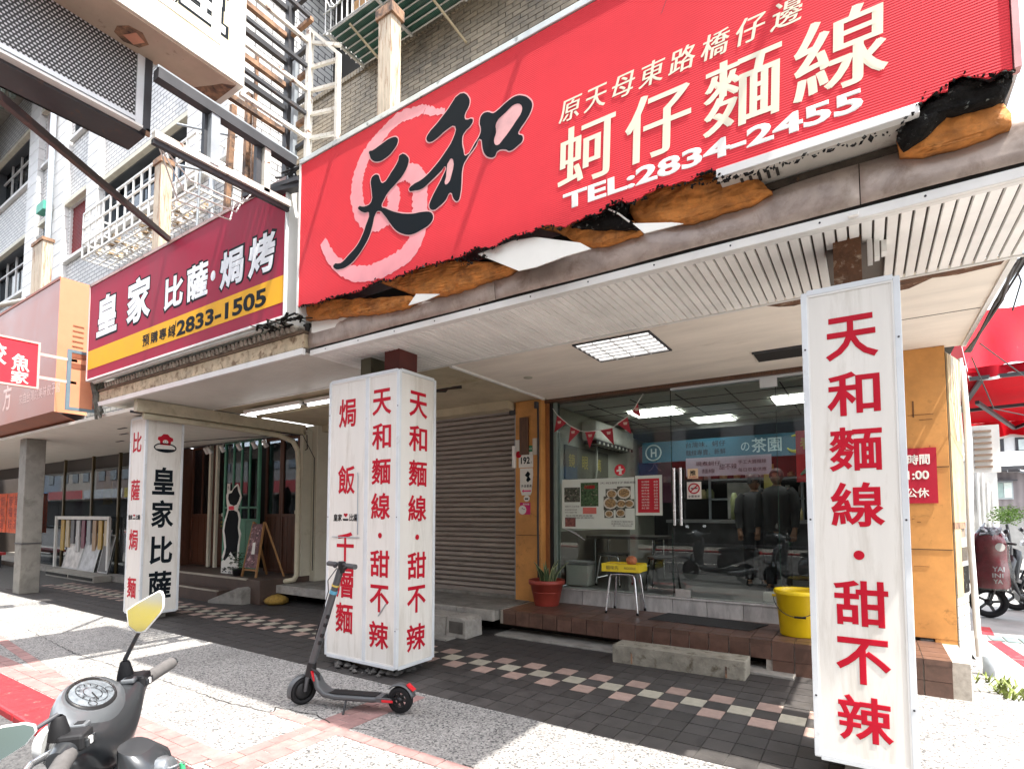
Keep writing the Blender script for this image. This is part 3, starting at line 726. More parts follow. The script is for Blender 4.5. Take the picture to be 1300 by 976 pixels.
T2 = [(-3.22,4.526),(-3.122,4.475),(-3.112,4.431),(-3.168,4.347),(-3.253,4.294),(-3.352,4.244),(-3.394,4.202),(-3.426,4.147),(-3.387,4.12),(-3.236,4.032),(-3.067,3.97),(-2.939,3.947),(-2.86,3.915),(-2.837,3.865),(-2.864,3.829),(-2.96,3.802),(-3.076,3.795),(-3.16,3.824),(-3.246,3.88),(-3.321,3.966),(-3.386,4.051),(-3.469,4.12),(-3.5,4.105),(-3.535,4.011),(-3.578,3.92),(-3.656,3.837),(-3.75,3.767),(-3.846,3.728),(-3.945,3.724),(-4.033,3.752),(-4.049,3.785),(-3.947,3.779),(-3.835,3.828),(-3.739,3.879),(-3.672,3.947),(-3.62,4.037),(-3.583,4.14),(-3.636,4.156),(-3.705,4.201),(-3.725,4.232),(-3.651,4.215),(-3.558,4.227),(-3.555,4.341),(-3.562,4.439),(-3.529,4.459),(-3.471,4.441),(-3.457,4.411),(-3.417,4.351),(-3.317,4.409),(-3.231,4.49)]
H1 = [(-2.57,4.785),(-2.478,4.706),(-2.478,4.651),(-2.522,4.588),(-2.512,4.55),(-2.444,4.527),(-2.448,4.495),(-2.532,4.444),(-2.546,4.39),(-2.531,4.308),(-2.51,4.258),(-2.419,4.325),(-2.37,4.38),(-2.364,4.419),(-2.376,4.466),(-2.356,4.524),(-2.301,4.523),(-2.253,4.493),(-2.224,4.494),(-2.13,4.527),(-2.056,4.539),(-1.993,4.517),(-1.935,4.467),(-1.91,4.417),(-1.923,4.367),(-1.967,4.315),(-2.02,4.266),(-2.029,4.245),(-1.994,4.215),(-1.992,4.179),(-2.029,4.158),(-2.102,4.142),(-2.139,4.168),(-2.214,4.181),(-2.233,4.152),(-2.281,4.16),(-2.33,4.208),(-2.349,4.265),(-2.375,4.341),(-2.409,4.304),(-2.52,4.211),(-2.54,4.168),(-2.55,4.054),(-2.56,3.973),(-2.584,3.922),(-2.626,3.952),(-2.661,4.015),(-2.707,3.97),(-2.772,3.939),(-2.838,3.929),(-2.879,3.973),(-2.857,4.027),(-2.796,4.103),(-2.742,4.171),(-2.71,4.246),(-2.753,4.227),(-2.886,4.169),(-2.953,4.147),(-3.035,4.157),(-3.106,4.19),(-3.082,4.209),(-2.954,4.228),(-2.842,4.276),(-2.711,4.368),(-2.637,4.443),(-2.616,4.538),(-2.713,4.542),(-2.8,4.515),(-2.878,4.51),(-2.917,4.552),(-2.902,4.582),(-2.801,4.639),(-2.692,4.708)]
H2 = [(-2.224,4.404),(-2.139,4.45),(-2.056,4.479),(-2.002,4.448),(-1.999,4.399),(-2.047,4.348),(-2.102,4.298),(-2.158,4.256),(-2.214,4.229),(-2.243,4.273),(-2.224,4.331)]
H3 = [(-2.663,4.289),(-2.635,4.271),(-2.649,4.156),(-2.683,4.099),(-2.715,4.102),(-2.705,4.158)]
S1 = [(-2.725,4.708),(-2.847,4.759),(-2.962,4.822),(-3.08,4.844),(-3.225,4.858),(-3.375,4.825),(-3.503,4.762),(-3.635,4.677),(-3.714,4.569),(-3.752,4.446),(-3.74,4.286),(-3.677,4.15),(-3.581,4.054),(-3.488,4.02),(-3.385,4.023),(-3.311,4.074),(-3.282,4.138),(-3.288,4.214),(-3.327,4.283)]
S2 = [(-3.278,4.34),(-3.168,4.357),(-3.06,4.309),(-3.001,4.226),(-2.983,4.095),(-2.983,3.953),(-2.995,3.815),(-3.063,3.693),(-3.205,3.624),(-3.402,3.593),(-3.61,3.598),(-3.802,3.655),(-3.975,3.767),(-4.127,3.926),(-4.207,4.059)]
def smooth_path(p, k=5):
    out = []
    for i in range(len(p)-1):
        a = p[max(i-1,0)]; b_ = p[i]; c_ = p[i+1]; d_ = p[min(i+2,len(p)-1)]
        for q in range(k):
            t = q/k
            out.append(tuple(.5*((2*b_[j]) + (-a[j]+c_[j])*t + (2*a[j]-5*b_[j]+4*c_[j]-d_[j])*t*t + (-a[j]+3*b_[j]-3*c_[j]+d_[j])*t**3) for j in (0,1)))
    out.append(p[-1]); return out
def brush(name, pts, w0, w1, w2, fn, d, m, parent):
    pts = smooth_path(pts, 7); n = len(pts); L_ = []; R_ = []
    for i, p in enumerate(pts):
        a = pts[max(i-1,0)]; b_ = pts[min(i+1,n-1)]; dx, dz = b_[0]-a[0], b_[1]-a[1]; l = math.hypot(dx,dz) or 1
        t = i/(n-1); wd = (w0*(1-t)**2 + 2*w1*t*(1-t) + w2*t*t)/2
        L_.append((p[0]-dz/l*(wd+random.uniform(-.012,.008)), p[1]+dx/l*(wd+random.uniform(-.012,.008))))
        R_.append((p[0]+dz/l*(wd+random.uniform(-.016,.008)), p[1]-dx/l*(wd+random.uniform(-.016,.008))))
    mb_ = MB(); mb_.add([fn(u,v,d) for u,v in L_] + [fn(u,v,d) for u,v in R_], [(i,i+1,n+i+1,n+i) for i in range(n-1)])
    return mb_.build(name, m, parent)
brush('pink_swirl', S1, .05, .22, .13, front(Y0), .0048, M_pink, sg)
brush('pink_swirl', S2, .14, .22, .10, front(Y0), .0056, M_pink, sg)
def grow(poly, d):
    n = len(poly); out = []; area = sum(poly[i][0]*poly[(i+1)%n][1]-poly[(i+1)%n][0]*poly[i][1] for i in range(n)); s_ = -1 if area < 0 else 1
    for i in range(n):
        a = poly[i-1]; b_ = poly[(i+1)%n]; dx, dz = b_[0]-a[0], b_[1]-a[1]; l = math.hypot(dx,dz) or 1
        out.append((poly[i][0]+s_*dz/l*d, poly[i][1]-s_*dx/l*d))
    return out
M_ink = mat('brush_ink', (.006, .010, .014), .65, var=.12, spec=.12)
for lp in ([grow(T1,.010)], [grow(T2,.010)], [grow(H1,.010)]): curve_fill('brush_outline', lp, front(Y0), .0064, mat('outline_pink', (.72,.38,.38), .5), sg)
for lp in ([T1], [T2], [H1, H2, H3]): curve_fill('brush_character', lp, front(Y0), .0074, M_ink, sg)
row = '原天母東路橋仔邊'
letters('lettering', [(c, -1.609 + i*.19, 4.252 - i*.0012, .15, .15) for i, c in enumerate(row)], front(Y0), M_cream, sg, base=.005, smear=.003, shear=.18)
letters('lettering', [(c, u, 3.91, w_, .42, 0) for c, u, w_ in (('蚵',-1.495,.40),('仔',-1.012,.40),('麵',-.525,.40),('線',-.045,.41))], front(Y0), M_cream, sg, base=.005, smear=.008, shear=.04)
letters('lettering', [('TEL:2834-2455', -.81, 3.612, 1.72, .116, .036)], front(Y0), mat('letter_white', (.84,.82,.76), .4), sg, base=.005)
for (u, v, h) in ((-1.03,4.72,.18),(-.98,4.60,.10),(-2.98,4.75,.07)):
    flat('tear', [(u,v),(u+.012,v+.01),(u+.05,v+h),(u+.045,v+h)], front(Y0), .0045, .0052, mat('tear_dark', (.35,.02,.03), .5), sg)

# burnt plywood and foam hanging out of the lower edge
def chunk(name, poly, Y, m, amp=.03, thick=.05, seg=.035, lean=0):
    bm = bmesh.new(); pr = ragged(poly + [poly[0]], .006, seg)[:-1]
    vs = [bm.verts.new((u, 0, v)) for u, v in pr]
    tri = tessellate_polygon([[Vector((u, v, 0)) for u, v in pr]])
    for t in tri:
        try: bm.faces.new([vs[i] for i in t])
        except ValueError: pass
    for _ in range(4):
        es = [e for e in bm.edges if e.calc_length() > seg*1.6]
        if not es: break
        bmesh.ops.subdivide_edges(bm, edges=es, cuts=1); bmesh.ops.triangulate(bm, faces=bm.faces)
    zs = [v.co.z for v in bm.verts]; z0, z1 = min(zs), max(zs)
    from mathutils import noise
    for v in bm.verts:
        p = v.co; h = noise.noise(Vector((p.x*7, p.z*9, Y*3))) * amp + noise.noise(Vector((p.x*25, p.z*25, Y))) * amp*.4
        bd = v.is_boundary
        v.co.y = Y + lean*((z1-p.z)/(z1-z0+1e-6)) - (abs(h) if not bd else -thick*.4) 
    r = bmesh.ops.extrude_face_region(bm, geom=bm.faces[:])
    for v in [g for g in r['geom'] if isinstance(g, bmesh.types.BMVert)]: v.co.y += thick
    bmesh.ops.recalc_face_normals(bm, faces=bm.faces)
    me = bpy.data.meshes.new(name); bm.to_mesh(me); bm.free(); me.materials.append(m)
    for p in me.polygons: p.use_smooth = True
    o = bpy.data.objects.new(name, me); C.objects.link(o); adopt(o, sg); return o
C1 = [(-4.628,3.495),(-4.389,3.503),(-3.583,3.40),(-3.207,3.36),(-3.118,3.30),(-3.297,3.27),(-3.631,3.29),(-4.102,3.36),(-4.62,3.40)]
C2 = [(-3.586,3.50),(-3.21,3.506),(-2.782,3.485),(-2.323,3.40),(-2.096,3.34),(-2.234,3.30),(-2.507,3.29),(-2.801,3.28),(-3.074,3.31),(-3.346,3.42)]
C3 = [(-1.948,3.529),(-1.804,3.509),(-1.621,3.45),(-1.448,3.44),(-1.217,3.39),(-1.166,3.32),(-1.325,3.31),(-1.491,3.32),(-1.592,3.36),(-1.789,3.44)]
C4 = [(-1.269,3.45),(-1.137,3.5),(-.962,3.531),(-.785,3.514),(-.619,3.475),(-.462,3.41),(-.398,3.34),(-.516,3.31),(-.676,3.31),(-.847,3.30),(-1.038,3.34),(-1.217,3.40)]
C34 = [(-1.656,3.477),(-1.48,3.506),(-1.34,3.555),(-1.234,3.508),(-1.261,3.438),(-1.159,3.32),(-1.439,3.406)]
C5 = [(.2,3.337),(.188,3.428),(.25,3.45),(.33,3.44),(.42,3.46),(.50,3.44),(.593,3.454),(.627,3.37),(.627,3.32),(.469,3.30),(.366,3.30),(.258,3.31)]
C5D = [(.186,3.404),(.217,3.468),(.277,3.49),(.307,3.533),(.336,3.553),(.391,3.534),(.397,3.586),(.448,3.599),(.481,3.58),(.512,3.534),(.544,3.519),(.59,3.534),(.626,3.491),(.598,3.425),(.521,3.414),(.442,3.421),(.387,3.425),(.345,3.397),(.301,3.359),(.213,3.332)]
up_ = lambda c_: [(u, v + (.07 if v > 3.43 else .02 if v > 3.38 else 0)) for u, v in c_]
for i, c_ in enumerate((up_(C1), up_(C2), up_(C3), up_(C4), C5)): chunk('burnt_foam_piece', c_, 3.30, M_foam, .035, .05, lean=.02)
chunk('charred_piece', C34, 3.27, MATS['scorched_board'] if 'scorched_board' in MATS else M_char, .03, .03)
chunk('charred_piece', C5D, 3.25, M_char, .05, .05)
M_scorch = mat('scorched_board', (.07,.055,.04), .8, var=.5, vs=12, dirt=(.30,.12,.03), dlo=.6, dhi=.7, ds=8, bump=.6)
MB().box(-.45, .22, 3.40, 3.46, 3.385, 3.43).build('scorched_strip', M_scorch, sg)
W1 = [(-2.52,3.50),(-2.179,3.53),(-1.977,3.53),(-1.616,3.44),(-1.45,3.40),(-1.3,3.33),(-1.1,3.30),(-2.2,3.30)]
q_ = lambda P_, Y: [(u*Y/3.35, 1.5+(v-1.5)*Y/3.35) for u, v in P_]
W1 = [(-2.508,3.542),(-2.179,3.56),(-1.977,3.53),(-1.616,3.386),(-1.536,3.322),(-1.738,3.321),(-1.978,3.304),(-2.127,3.314)]
flat('white_inner_panel', q_(W1,3.235), front(3.235), -.01, 0, M_inner, sg)
flat('white_inner_panel', [(-4.6,3.44),(-4.0,3.42),(-3.3,3.34),(-3.0,3.28),(-4.6,3.30)], front(3.38), -.01, 0, M_inner, sg)
flat('white_inner_panel', q_([(-1.235,3.411),(-.98,3.341),(-.907,3.312),(-1.157,3.322)],3.235), front(3.235), -.01, 0, M_inner, sg)
flat('white_inner_panel', q_([(-3.16,3.37),(-2.9,3.31),(-3.05,3.29),(-3.25,3.29)],3.24), front(3.24), -.01, 0, M_inner, sg)
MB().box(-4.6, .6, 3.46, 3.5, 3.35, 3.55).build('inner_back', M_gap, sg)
MB().tube([(-1.36,3.235,3.56),(-1.37,3.23,3.50),(-1.28,3.23,3.43),(-1.22,3.25,3.37)], .006, 5).build('white_wire', M_inner, sg)
# crisp char rim along the burnt edge
def crust(pts, n=7):
    mb_ = MB(); q = ragged(pts, .006, .018)
    for (u, v) in q:
        for _ in range(1):
            r = random.uniform(.004, .014); a = random.uniform(0, 6.28)
            c_ = Vector((u + random.uniform(-.01,.01), 3.20 - random.uniform(0,.02), v + random.uniform(-.022,.006)))
            M_ = Matrix.Translation(c_) @ Matrix.Rotation(a, 4, Vector((random.random(), random.random(), random.random())).normalized()) @ Matrix.Diagonal((r*1.5, r*.7, r, 1))
            k = [M_ @ Vector(p) for p in ((1,0,0),(-1,0,0),(0,1,0),(0,-1,0),(0,0,1),(0,0,-1))]
            mb_.add(k, [(0,2,4),(2,1,4),(1,3,4),(3,0,4),(2,0,5),(1,2,5),(3,1,5),(0,3,5)])
    return mb_
crust([(-4.55,3.50)] + EDGE1).build('char_crust', M_char, sg, kind='stuff')
crust(EDGE2 + [(.62,3.5)]).build('char_crust', M_char, sg, kind='stuff')
crust([(.19,3.33),(.2,3.42),(.26,3.48),(.30,3.53)]).build('char_crust', M_char, sg, kind='stuff')
crust([(-.66,3.42),(-.4,3.40),(-.1,3.405),(.2,3.39)]).build('char_crust', M_char, sg, kind='stuff')
for pts in ([(-2.6,3.46),(-2.42,3.50),(-2.3,3.42),(-2.5,3.40)], [(-.80,3.44),(-.72,3.50),(-.58,3.42)], [(-1.35,3.50),(-1.24,3.50),(-1.28,3.42)]): crust(pts + pts[:1]).build('char_crust', M_char, sg, kind='stuff')
# ================================================================ LIGHT BOX COLUMNS
def boxframe(mb, x0, x1, y0, y1, z0, z1, t):
    for x in (x0, x1):
        for y in (y0, y1): mb.box(x-t/2, x+t/2, y-t/2, y+t/2, z0, z1)
    for z in (z0, z1):
        for y in (y0, y1): mb.box(x0+t/2, x1-t/2, y-t/2, y+t/2, z-t/2, z+t/2)
        for x in (x0, x1): mb.box(x-t/2, x+t/2, y0+t/2, y1-t/2, z-t/2, z+t/2)
    return mb
NB = .021
def red_column_text(fn, u, zs, root, w_=.255, h=.25):
    it = [(c, u, z, w_, h, NB) for c, z in zip('天和麵線', zs[:4])] + [(c, u, z, w_, h, NB) for c, z in zip('甜不辣', zs[5:])]
    letters('lettering', it, fn, M_letred, root, base=.002)
    mb_ = MB(); n = 16
    mb_.add([fn(u + .026*math.cos(q*6.2832/n), zs[4] + .026*math.sin(q*6.2832/n), .003) for q in range(n)], [tuple(range(n))]); mb_.build('dot', M_letred, root)
def light_column(lab, x0, x1, y0, y1, z0, z1, splits=()):
    t = thing('light_box_column', lab, 'column sign', ((x0+x1)/2, (y0+y1)/2, z0), 'white light box signs cased round the arcade columns')
    boxframe(MB(), x0+.012, x1-.012, y0+.012, y1-.012, z0+.012, z1-.012, .032).build('frame', M_frame, t, bev=.003)
    cuts = [x0] + list(splits) + [x1]
    for a, b in zip(cuts, cuts[1:]):
        MB().box(a+.022, b-.022, y0+.002, y0+.02, z0+.026, z1-.026).build('sign_panel', M_white, t)
        frame_rect('panel_trim', a+.024, b-.024, z0+.028, z1-.028, .012, front(y0+.002), .0005, .004, M_trim, t)
    for s_ in splits: MB().box(s_-.022, s_+.022, y0-.003, y0+.02, z0+.03, z1-.03).build('mullion', M_frame, t, bev=.003)
    for x, sg_ in ((x0+.002, -1), (x1-.002, 1)): MB().box(min(x, x-.018*sg_), max(x, x-.018*sg_), y0+.03, y1-.03, z0+.03, z1-.03).build('sign_panel', M_white, t)
    MB().box(x0+.03, x1-.03, y1-.02, y1-.004, z0+.03, z1-.03).build('sign_panel', M_white, t)
    MB().box(x0+.02, x1-.02, y0+.02, y1-.02, z1-.02, z1-.012).build('lid', M_frame, t)
    sc_ = MB()
    for z in (z0+.35, (z0+z1)/2, z1-.35):
        for x in (x0+.012, x1-.012): sc_.tube([(x, y0-.006, z), (x, y0-.002, z)], .006, 6)
        for y in (y0+.012, y1-.012): sc_.tube([(x1-.001, y, z), (x1+.003, y, z)], .006, 6)
    sc_.build('screws', M_dark, t)
    return t
c1 = light_column('middle white light box column with red characters on three panels', -4.58, -3.595, 3.6, 4.11, .09, 2.85, (-4.02,))
red_column_text(front(3.602), -3.822, (2.559,2.232,1.90,1.573,1.298,1.036,.715,.38), c1)
red_column_text(side(-3.597), 3.86, (2.549,2.221,1.886,1.554,1.279,1.012,.695,.342), c1)
lc = [('焗',2.501),('飯',1.836),('千',1.177),('層',.825),('麵',.488)]
letters('lettering', [(c, -4.305, z, .25, .29, .020) for c, z in lc], front(3.602), M_letred, c1, base=.002)
def small_logo(u, v, fn, root, s=1.):
    letters('lettering', [('皇', u-.15*s, v, .062*s, .07*s, .02), ('家', u-.085*s, v, .062*s, .07*s, .02), ('比', u+.085*s, v, .062*s, .07*s, .02), ('薩', u+.15*s, v, .062*s, .07*s, .02)], fn, M_black, root, base=.002)
    mb_ = MB()
    for (a, b_, r) in ((0,.022,.018),(-.018,.03,.012),(.018,.03,.012)): mb_.add([fn(u+(a+r*math.cos(q*.785))*s, v+(b_+r*math.sin(q*.785))*s, .003) for q in range(8)], [tuple(range(8))])
    mb_.build('chef_emblem', M_letred, root)
    flat('emblem_base', [(u-.035*s,v-.03*s),(u+.035*s,v-.03*s),(u+.045*s,v-.012*s),(u-.045*s,v-.012*s)], fn, .0025, .003, M_black, root)
small_logo(-4.305, 1.464, front(3.602), c1)
MB().tube([(-4.13,3.59,1.90),(-4.125,3.588,1.86),(-4.12,3.59,1.3)], .005, 5).build('lock_bar', M_grey, c1)
MB().box(-4.50,-4.10,3.594,3.599,1.268,1.275).build('panel_seam', M_grey, c1)
MB().tube([(-3.83,3.597,.555),(-3.73,3.597,.675)], .005, 4).build('scratch', M_grey, c1)
# rubble stump of the old pillar foot under the middle column
st = thing('column_foot', 'broken dark concrete pillar foot under the middle column sign', 'rubble', (-4.05, 3.85, 0))
mbx = MB()
random.seed(11)
for i in range(90):
    r = random.uniform(.015, .06); x = random.uniform(-4.42, -3.66); y = random.uniform(3.56, 4.05)
    k = [Vector((x + r*random.uniform(.7,1.3)*a, y + r*random.uniform(.7,1.3)*b_, r*.6 + r*random.uniform(.6,.9)*c_)) for a, b_, c_ in ((1,0,0),(-1,0,0),(0,1,0),(0,-1,0),(0,0,1),(0,0,-1))]
    mbx.add(k, [(0,2,4),(2,1,4),(1,3,4),(3,0,4),(2,0,5),(1,2,5),(3,1,5),(0,3,5)])
mbx.build('rubble', mat('rubble_stone', (.08,.075,.07), .9, var=.5, vs=12, bump=.6), st, kind='stuff')
MB().box(-4.32, -3.78, 3.70, 4.05, 0, .30).build('stump', M_conc, st, bev=.03)
MB().box(-4.36, -3.72, 3.66, 4.1, 0, .008).build('mortar_bed', MATS['rubble_stone'], st)

c2 = light_column('tall white light box column on the right with seven large red characters', -.288, .187, 3.6, 4.11, .12, 2.815)
red_column_text(front(3.602), -.045, (2.503,2.18,1.865,1.553,1.271,1.005,.69,.378), c2)
red_column_text(side(.185), 3.86, (2.503,2.18,1.865,1.553,1.271,1.005,.69,.378), c2)
MB().box(-.15, .08, 3.7, 4.0, 0, .13).build('pillar_foot', M_conc, c2)
c3 = light_column('left white light box column with black characters and a chef emblem', -9.03, -8.55, 3.585, 4.095, .08, 2.895)
letters('lettering', [(c, -8.81, z, .27, .30, .02) for c, z in (('比',2.53),('薩',1.842),('焗',1.128),('麵',.453))], front(3.587), M_letred, c3, base=.002)
small_logo(-8.815, 1.452, front(3.587), c3)
letters('lettering', [(c, 3.842, z, .30, .40, .028) for c, z in (('皇',1.976),('家',1.501),('比',.98),('薩',.48))], side(-8.552), M_ink, c3, base=.002)
def chef(u, v, fn, root, s=1.):
    n = 28; mb_ = MB()
    mb_.tube([fn(u+.145*s*math.cos(q*6.2832/n), v-.05*s+.062*s*math.sin(q*6.2832/n), .004) for q in range(n)], .008*s, 6, closed=True)
    mb_.build('emblem_ring', M_ink, root)
    arc = [(u-.13*s,v-.075*s)] + [(u+.13*s*math.cos(q), v-.065*s+.05*s*math.sin(q)) for q in [math.pi + k*math.pi/12 for k in range(13)]]
    flat('emblem_bowl', arc, fn, .003, .0035, M_ink, root)
    pts = [(-.07,-.01),(-.075,.045),(-.105,.06),(-.10,.10),(-.06,.115),(-.03,.15),(.03,.15),(.06,.115),(.10,.10),(.105,.06),(.075,.045),(.07,-.01)]
    flat('emblem_hat', [(u+a*s, v+b_*s) for a, b_ in pts], fn, .003, .0042, M_letred, root)
    flat('emblem_face', [(u+.038*s*math.cos(q*.6283), v+.035*s+.032*s*math.sin(q*.6283)) for q in range(10)], fn, .0046, .005, M_white, root)
    flat('emblem_eye', [(u-.02*s,v+.045*s),(u-.008*s,v+.045*s),(u-.008*s,v+.035*s),(u-.02*s,v+.035*s)], fn, .0052, .0056, M_ink, root)
    flat('emblem_eye', [(u+.008*s,v+.045*s),(u+.02*s,v+.045*s),(u+.02*s,v+.035*s),(u+.008*s,v+.035*s)], fn, .0052, .0056, M_ink, root)

chef(3.845, 2.51, side(-8.552), c3)
MB().box(-8.92, -8.66, 3.7, 3.98, 0, .09).build('pillar_foot', M_conc, c3)

# ================================================================ PIZZA SHOP SIGN AND CANOPY
M_mar = mat('sign_maroon', (.33, .010, .042), .6, spec=.2, var=.1, vs=1.5, dirt=(.24,.03,.05), dlo=.55, dhi=.8, ds=1.2, stretch=(2,1,.5))
ps = thing('shop_sign', 'maroon shop sign with white characters over a yellow stripe', 'sign', (-7.2, 3.2, 3.5))
Yp = 3.2
MB().box(-9.56, -4.80, Yp, Yp+.012, 3.47, 4.86).build('sign_face', M_mar, ps)
MB().box(-9.55, -4.81, Yp-.002, Yp-.0005, 3.608, 3.885).build('yellow_stripe', mat('sign_yellow', (.80,.40,.012), .6, spec=.2, var=.06), ps)
MB().box(-9.58, -4.79, Yp-.01, Yp+.05, 4.862, 4.90).build('top_trim', mat('trim_pinkish', (.45,.30,.27), .5, var=.2, dirt=(.12,.06,.04), dlo=.55, dhi=.7, ds=6), ps)
MB().box(-9.58, -4.79, Yp-.01, Yp+.05, 3.44, 3.468).build('bottom_trim', M_trim, ps, bev=.004)
MB().box(-9.585, -9.562, Yp-.01, Yp+.3, 3.44, 4.9).build('end_trim', mat('trim_pale_pink', (.62,.42,.40), .5), ps)
MB().box(-4.80, -4.79, Yp-.01, Yp+.245, 3.40, 4.90).build('end_panel', mat('end_white', (.80,.80,.78), .4, var=.04), ps)
MB().box(-4.789, -4.784, Yp-.01, Yp+.02, 3.40, 4.90).build('end_bead', M_frame, ps)
MB().box(-4.789, -4.784, Yp+.225, Yp+.245, 3.40, 4.90).build('end_bead', M_frame, ps)
MB().box(-9.56, -4.8, Yp+.24, Yp+.25, 3.47, 4.86).build('back_sheet', M_grey, ps)
MB().box(-9.56, -4.8, Yp+.02, Yp+.24, 3.474, 3.48).build('underside', M_frame, ps)
MB().box(-9.56, -4.8, Yp+.02, Yp+.24, 4.85, 4.86).build('lid', M_rusty, ps)
pz = [('皇',-8.955,4.33,.66,.58),('家',-7.985,4.33,.68,.60),('比',-7.05,4.215,.46,.40),('薩',-6.49,4.215,.47,.42),('焗',-5.765,4.195,.46,.42),('烤',-5.205,4.195,.47,.43)]
letters('letter_outline', [(a,b_,c_,d_+.06,e_+.06,.06) for a,b_,c_,d_,e_ in pz], front(Yp), M_ink, ps, base=.001, th=.001)
letters('lettering', [(a,b_,c_,d_,e_,.034) for a,b_,c_,d_,e_ in pz], front(Yp), mat('letter_cool_white', (.80,.82,.84), .4), ps, base=.0035, th=.001)
flat('dot', [(-6.145+.05*math.cos(q*.6283), 4.20+.06*math.sin(q*.6283)) for q in range(10)], front(Yp), .001, .003, MATS['letter_cool_white'], ps)
letters('lettering', [(c, -7.73+i*.225, 3.735, .19, .15, .02) for i, c in enumerate('預購專線')] + [('/', -6.98, 3.74, .06, .20), ('2833-1505', -6.02, 3.732, 1.84, .19, .035)], front(Yp), M_ink, ps, base=.003, each=True)
# rusty debris along the top
dm = MB()
for i in range(110):
    x = random.uniform(-7.6, -4.9); r = random.uniform(.01,.035)
    dm.bar((x, 3.25+random.uniform(0,.15), 4.87), (x+random.uniform(-.05,.08), 3.3+random.uniform(0,.2), 4.9+random.uniform(.01,.09)), r, r*.5)
dm.build('rust_flakes', M_rusty, ps, kind='stuff')

pc = thing('shop_canopy', 'canopy with fine ribbed white soffit and flaking cream fascia under the maroon sign', 'canopy', (-7, 4, 3.1))
mb = MB(); xx = -9.45; z = 3.10
while xx < -4.66:
    mb.add([(xx,3.36,z),(xx+.045,3.36,z),(xx+.045,4.44,z),(xx,4.44,z)], [(0,3,2,1)])
    mb.add([(xx+.045,3.36,z),(xx+.06,3.36,z+.01),(xx+.06,4.44,z+.01),(xx+.045,4.44,z)], [(0,3,2,1)]); xx += .06
o = mb.build('soffit_ribs', mat('soffit_fine', (.66,.64,.58), .45, var=.08, vs=2, dirt=(.45,.42,.36), dlo=.58, dhi=.85, ds=1.2), pc); o['kind'] = 'stuff'
MB().box(-9.45, -4.66, 3.36, 4.44, 3.118, 3.15).build('deck', MATS['soffit_deck'], pc)
MB().box(-9.50, -4.66, 3.32, 3.36, 3.085, 3.15).build('front_strip', M_trim, pc, bev=.004)
M_flake = mat('flaking_cream', (.52,.42,.28), .7, var=.3, vs=8, dirt=(.20,.13,.07), dlo=.5, dhi=.62, ds=9, bump=.5, bs=25)
MB().box(-9.50, -4.66, 3.335, 3.40, 3.16, 3.30).build('fascia', M_flake, pc, bev=.004)
MB().box(-9.52, -4.66, 3.325, 3.42, 3.305, 3.335).build('ledge', mat('ledge_dark', (.17,.12,.08), .8, var=.4, dirt=(.4,.34,.25), dlo=.6, dhi=.7, ds=9), pc)
# roof tile ends peeping out between sign and fascia
te = MB()
for i in range(54):
    x = -9.2 + i*.083
    te.tube([(x, 3.30, 3.365+random.uniform(-.006,.006)), (x+.01, 3.5, 3.40)], [.036, .036], 8)
o = te.build('roof_tile_ends', mat('tile_end', (.40,.37,.31), .85, var=.4, vs=10, dirt=(.12,.1,.08), dlo=.5, dhi=.65, ds=9), pc); o['kind'] = 'stuff'
MB().box(-9.3, -4.7, 3.42, 3.5, 3.34, 3.44).build('dark_gap', M_gap, pc)
MB().tube([(-9.4,3.24,3.42),(-7,3.23,3.425),(-4.85,3.24,3.42)], .03, 8).build('gutter_pipe', mat('pipe_grey', (.42,.42,.38), .5, var=.15), pc)
dm = MB()
for i in range(46):
    x = random.uniform(-5.2,-4.55)
    dm.bar((x, 3.2+random.uniform(-.05,.1), 3.40+random.uniform(-.03,.03)), (x+random.uniform(-.2,.2), 3.2+random.uniform(-.08,.1), 3.42+random.uniform(-.05,.05)), random.uniform(.01,.03), .008)
dm.build('torn_scraps', M_char, pc, kind='stuff')
# ceiling of the bay behind, with hole, and the drop at its left edge
cb = thing('arcade_ceiling', 'old yellowed arcade ceiling with a small broken hole above the shutters', 'ceiling', (-6, 5.5, 3.1))
MB().box(-8.40, -3.73, 4.44, 6.66, 3.105, 3.14).build('ceiling_board', M_soffit2, cb)
MB().box(-8.40, -4.66, 4.43, 4.445, 3.09, 3.10).build('edge_strip', M_trim, cb)
MB().box(-8.40, -4.22, 6.35, 6.62, 2.99, 3.104).build('lintel', M_soffit2, cb)
MB().box(-8.40, -3.74, 5.15, 5.22, 3.085, 3.104).build('batten', M_soffit2, cb)
flat('hole', [(-4.72,5.15),(-4.40,5.30),(-4.15,5.22),(-4.30,5.42),(-4.5,5.38),(-4.62,5.48),(-4.8,5.35)], lambda u,v,d: (u, v, 3.105-d), .001, .003, M_gap, cb)
flat('peeled_board', [(-4.62,5.34),(-4.4,5.30),(-4.28,5.40),(-4.5,5.38)], lambda u,v,d: (u, v, 3.09-d+(v-5.3)*.3), .001, .006, mat('peel_brown', (.2,.09,.04), .8), cb)
tb = thing('fluorescent_tube', 'white fluorescent batten under the yellowed ceiling left of the middle column', 'tube light', (-7.1, 4.65, 2.97))
MB().box(-7.85, -6.50, 4.60, 4.68, 3.01, 3.06).build('batten', M_trim, tb, bev=.004)
MB().tube([(-7.80,4.64,2.985),(-6.55,4.64,2.985)], .016, 10).build('tube', mat('tube_lit', (.9,.9,.9), .3, emis=(1,1,1), es=2.2), tb)
MB().box(-6.42, -5.0, 4.62, 4.70, 3.01, 3.06).build('batten', M_trim, tb, bev=.004)
MB().tube([(-6.38,4.66,2.985),(-5.05,4.66,2.985)], .016, 10).build('tube', MATS['tube_lit'], tb)
MB().tube([(-6.5,4.66,3.04),(-6.44,4.7,2.99),(-6.40,4.66,3.05)], .012, 5).build('wire', M_cable, tb)

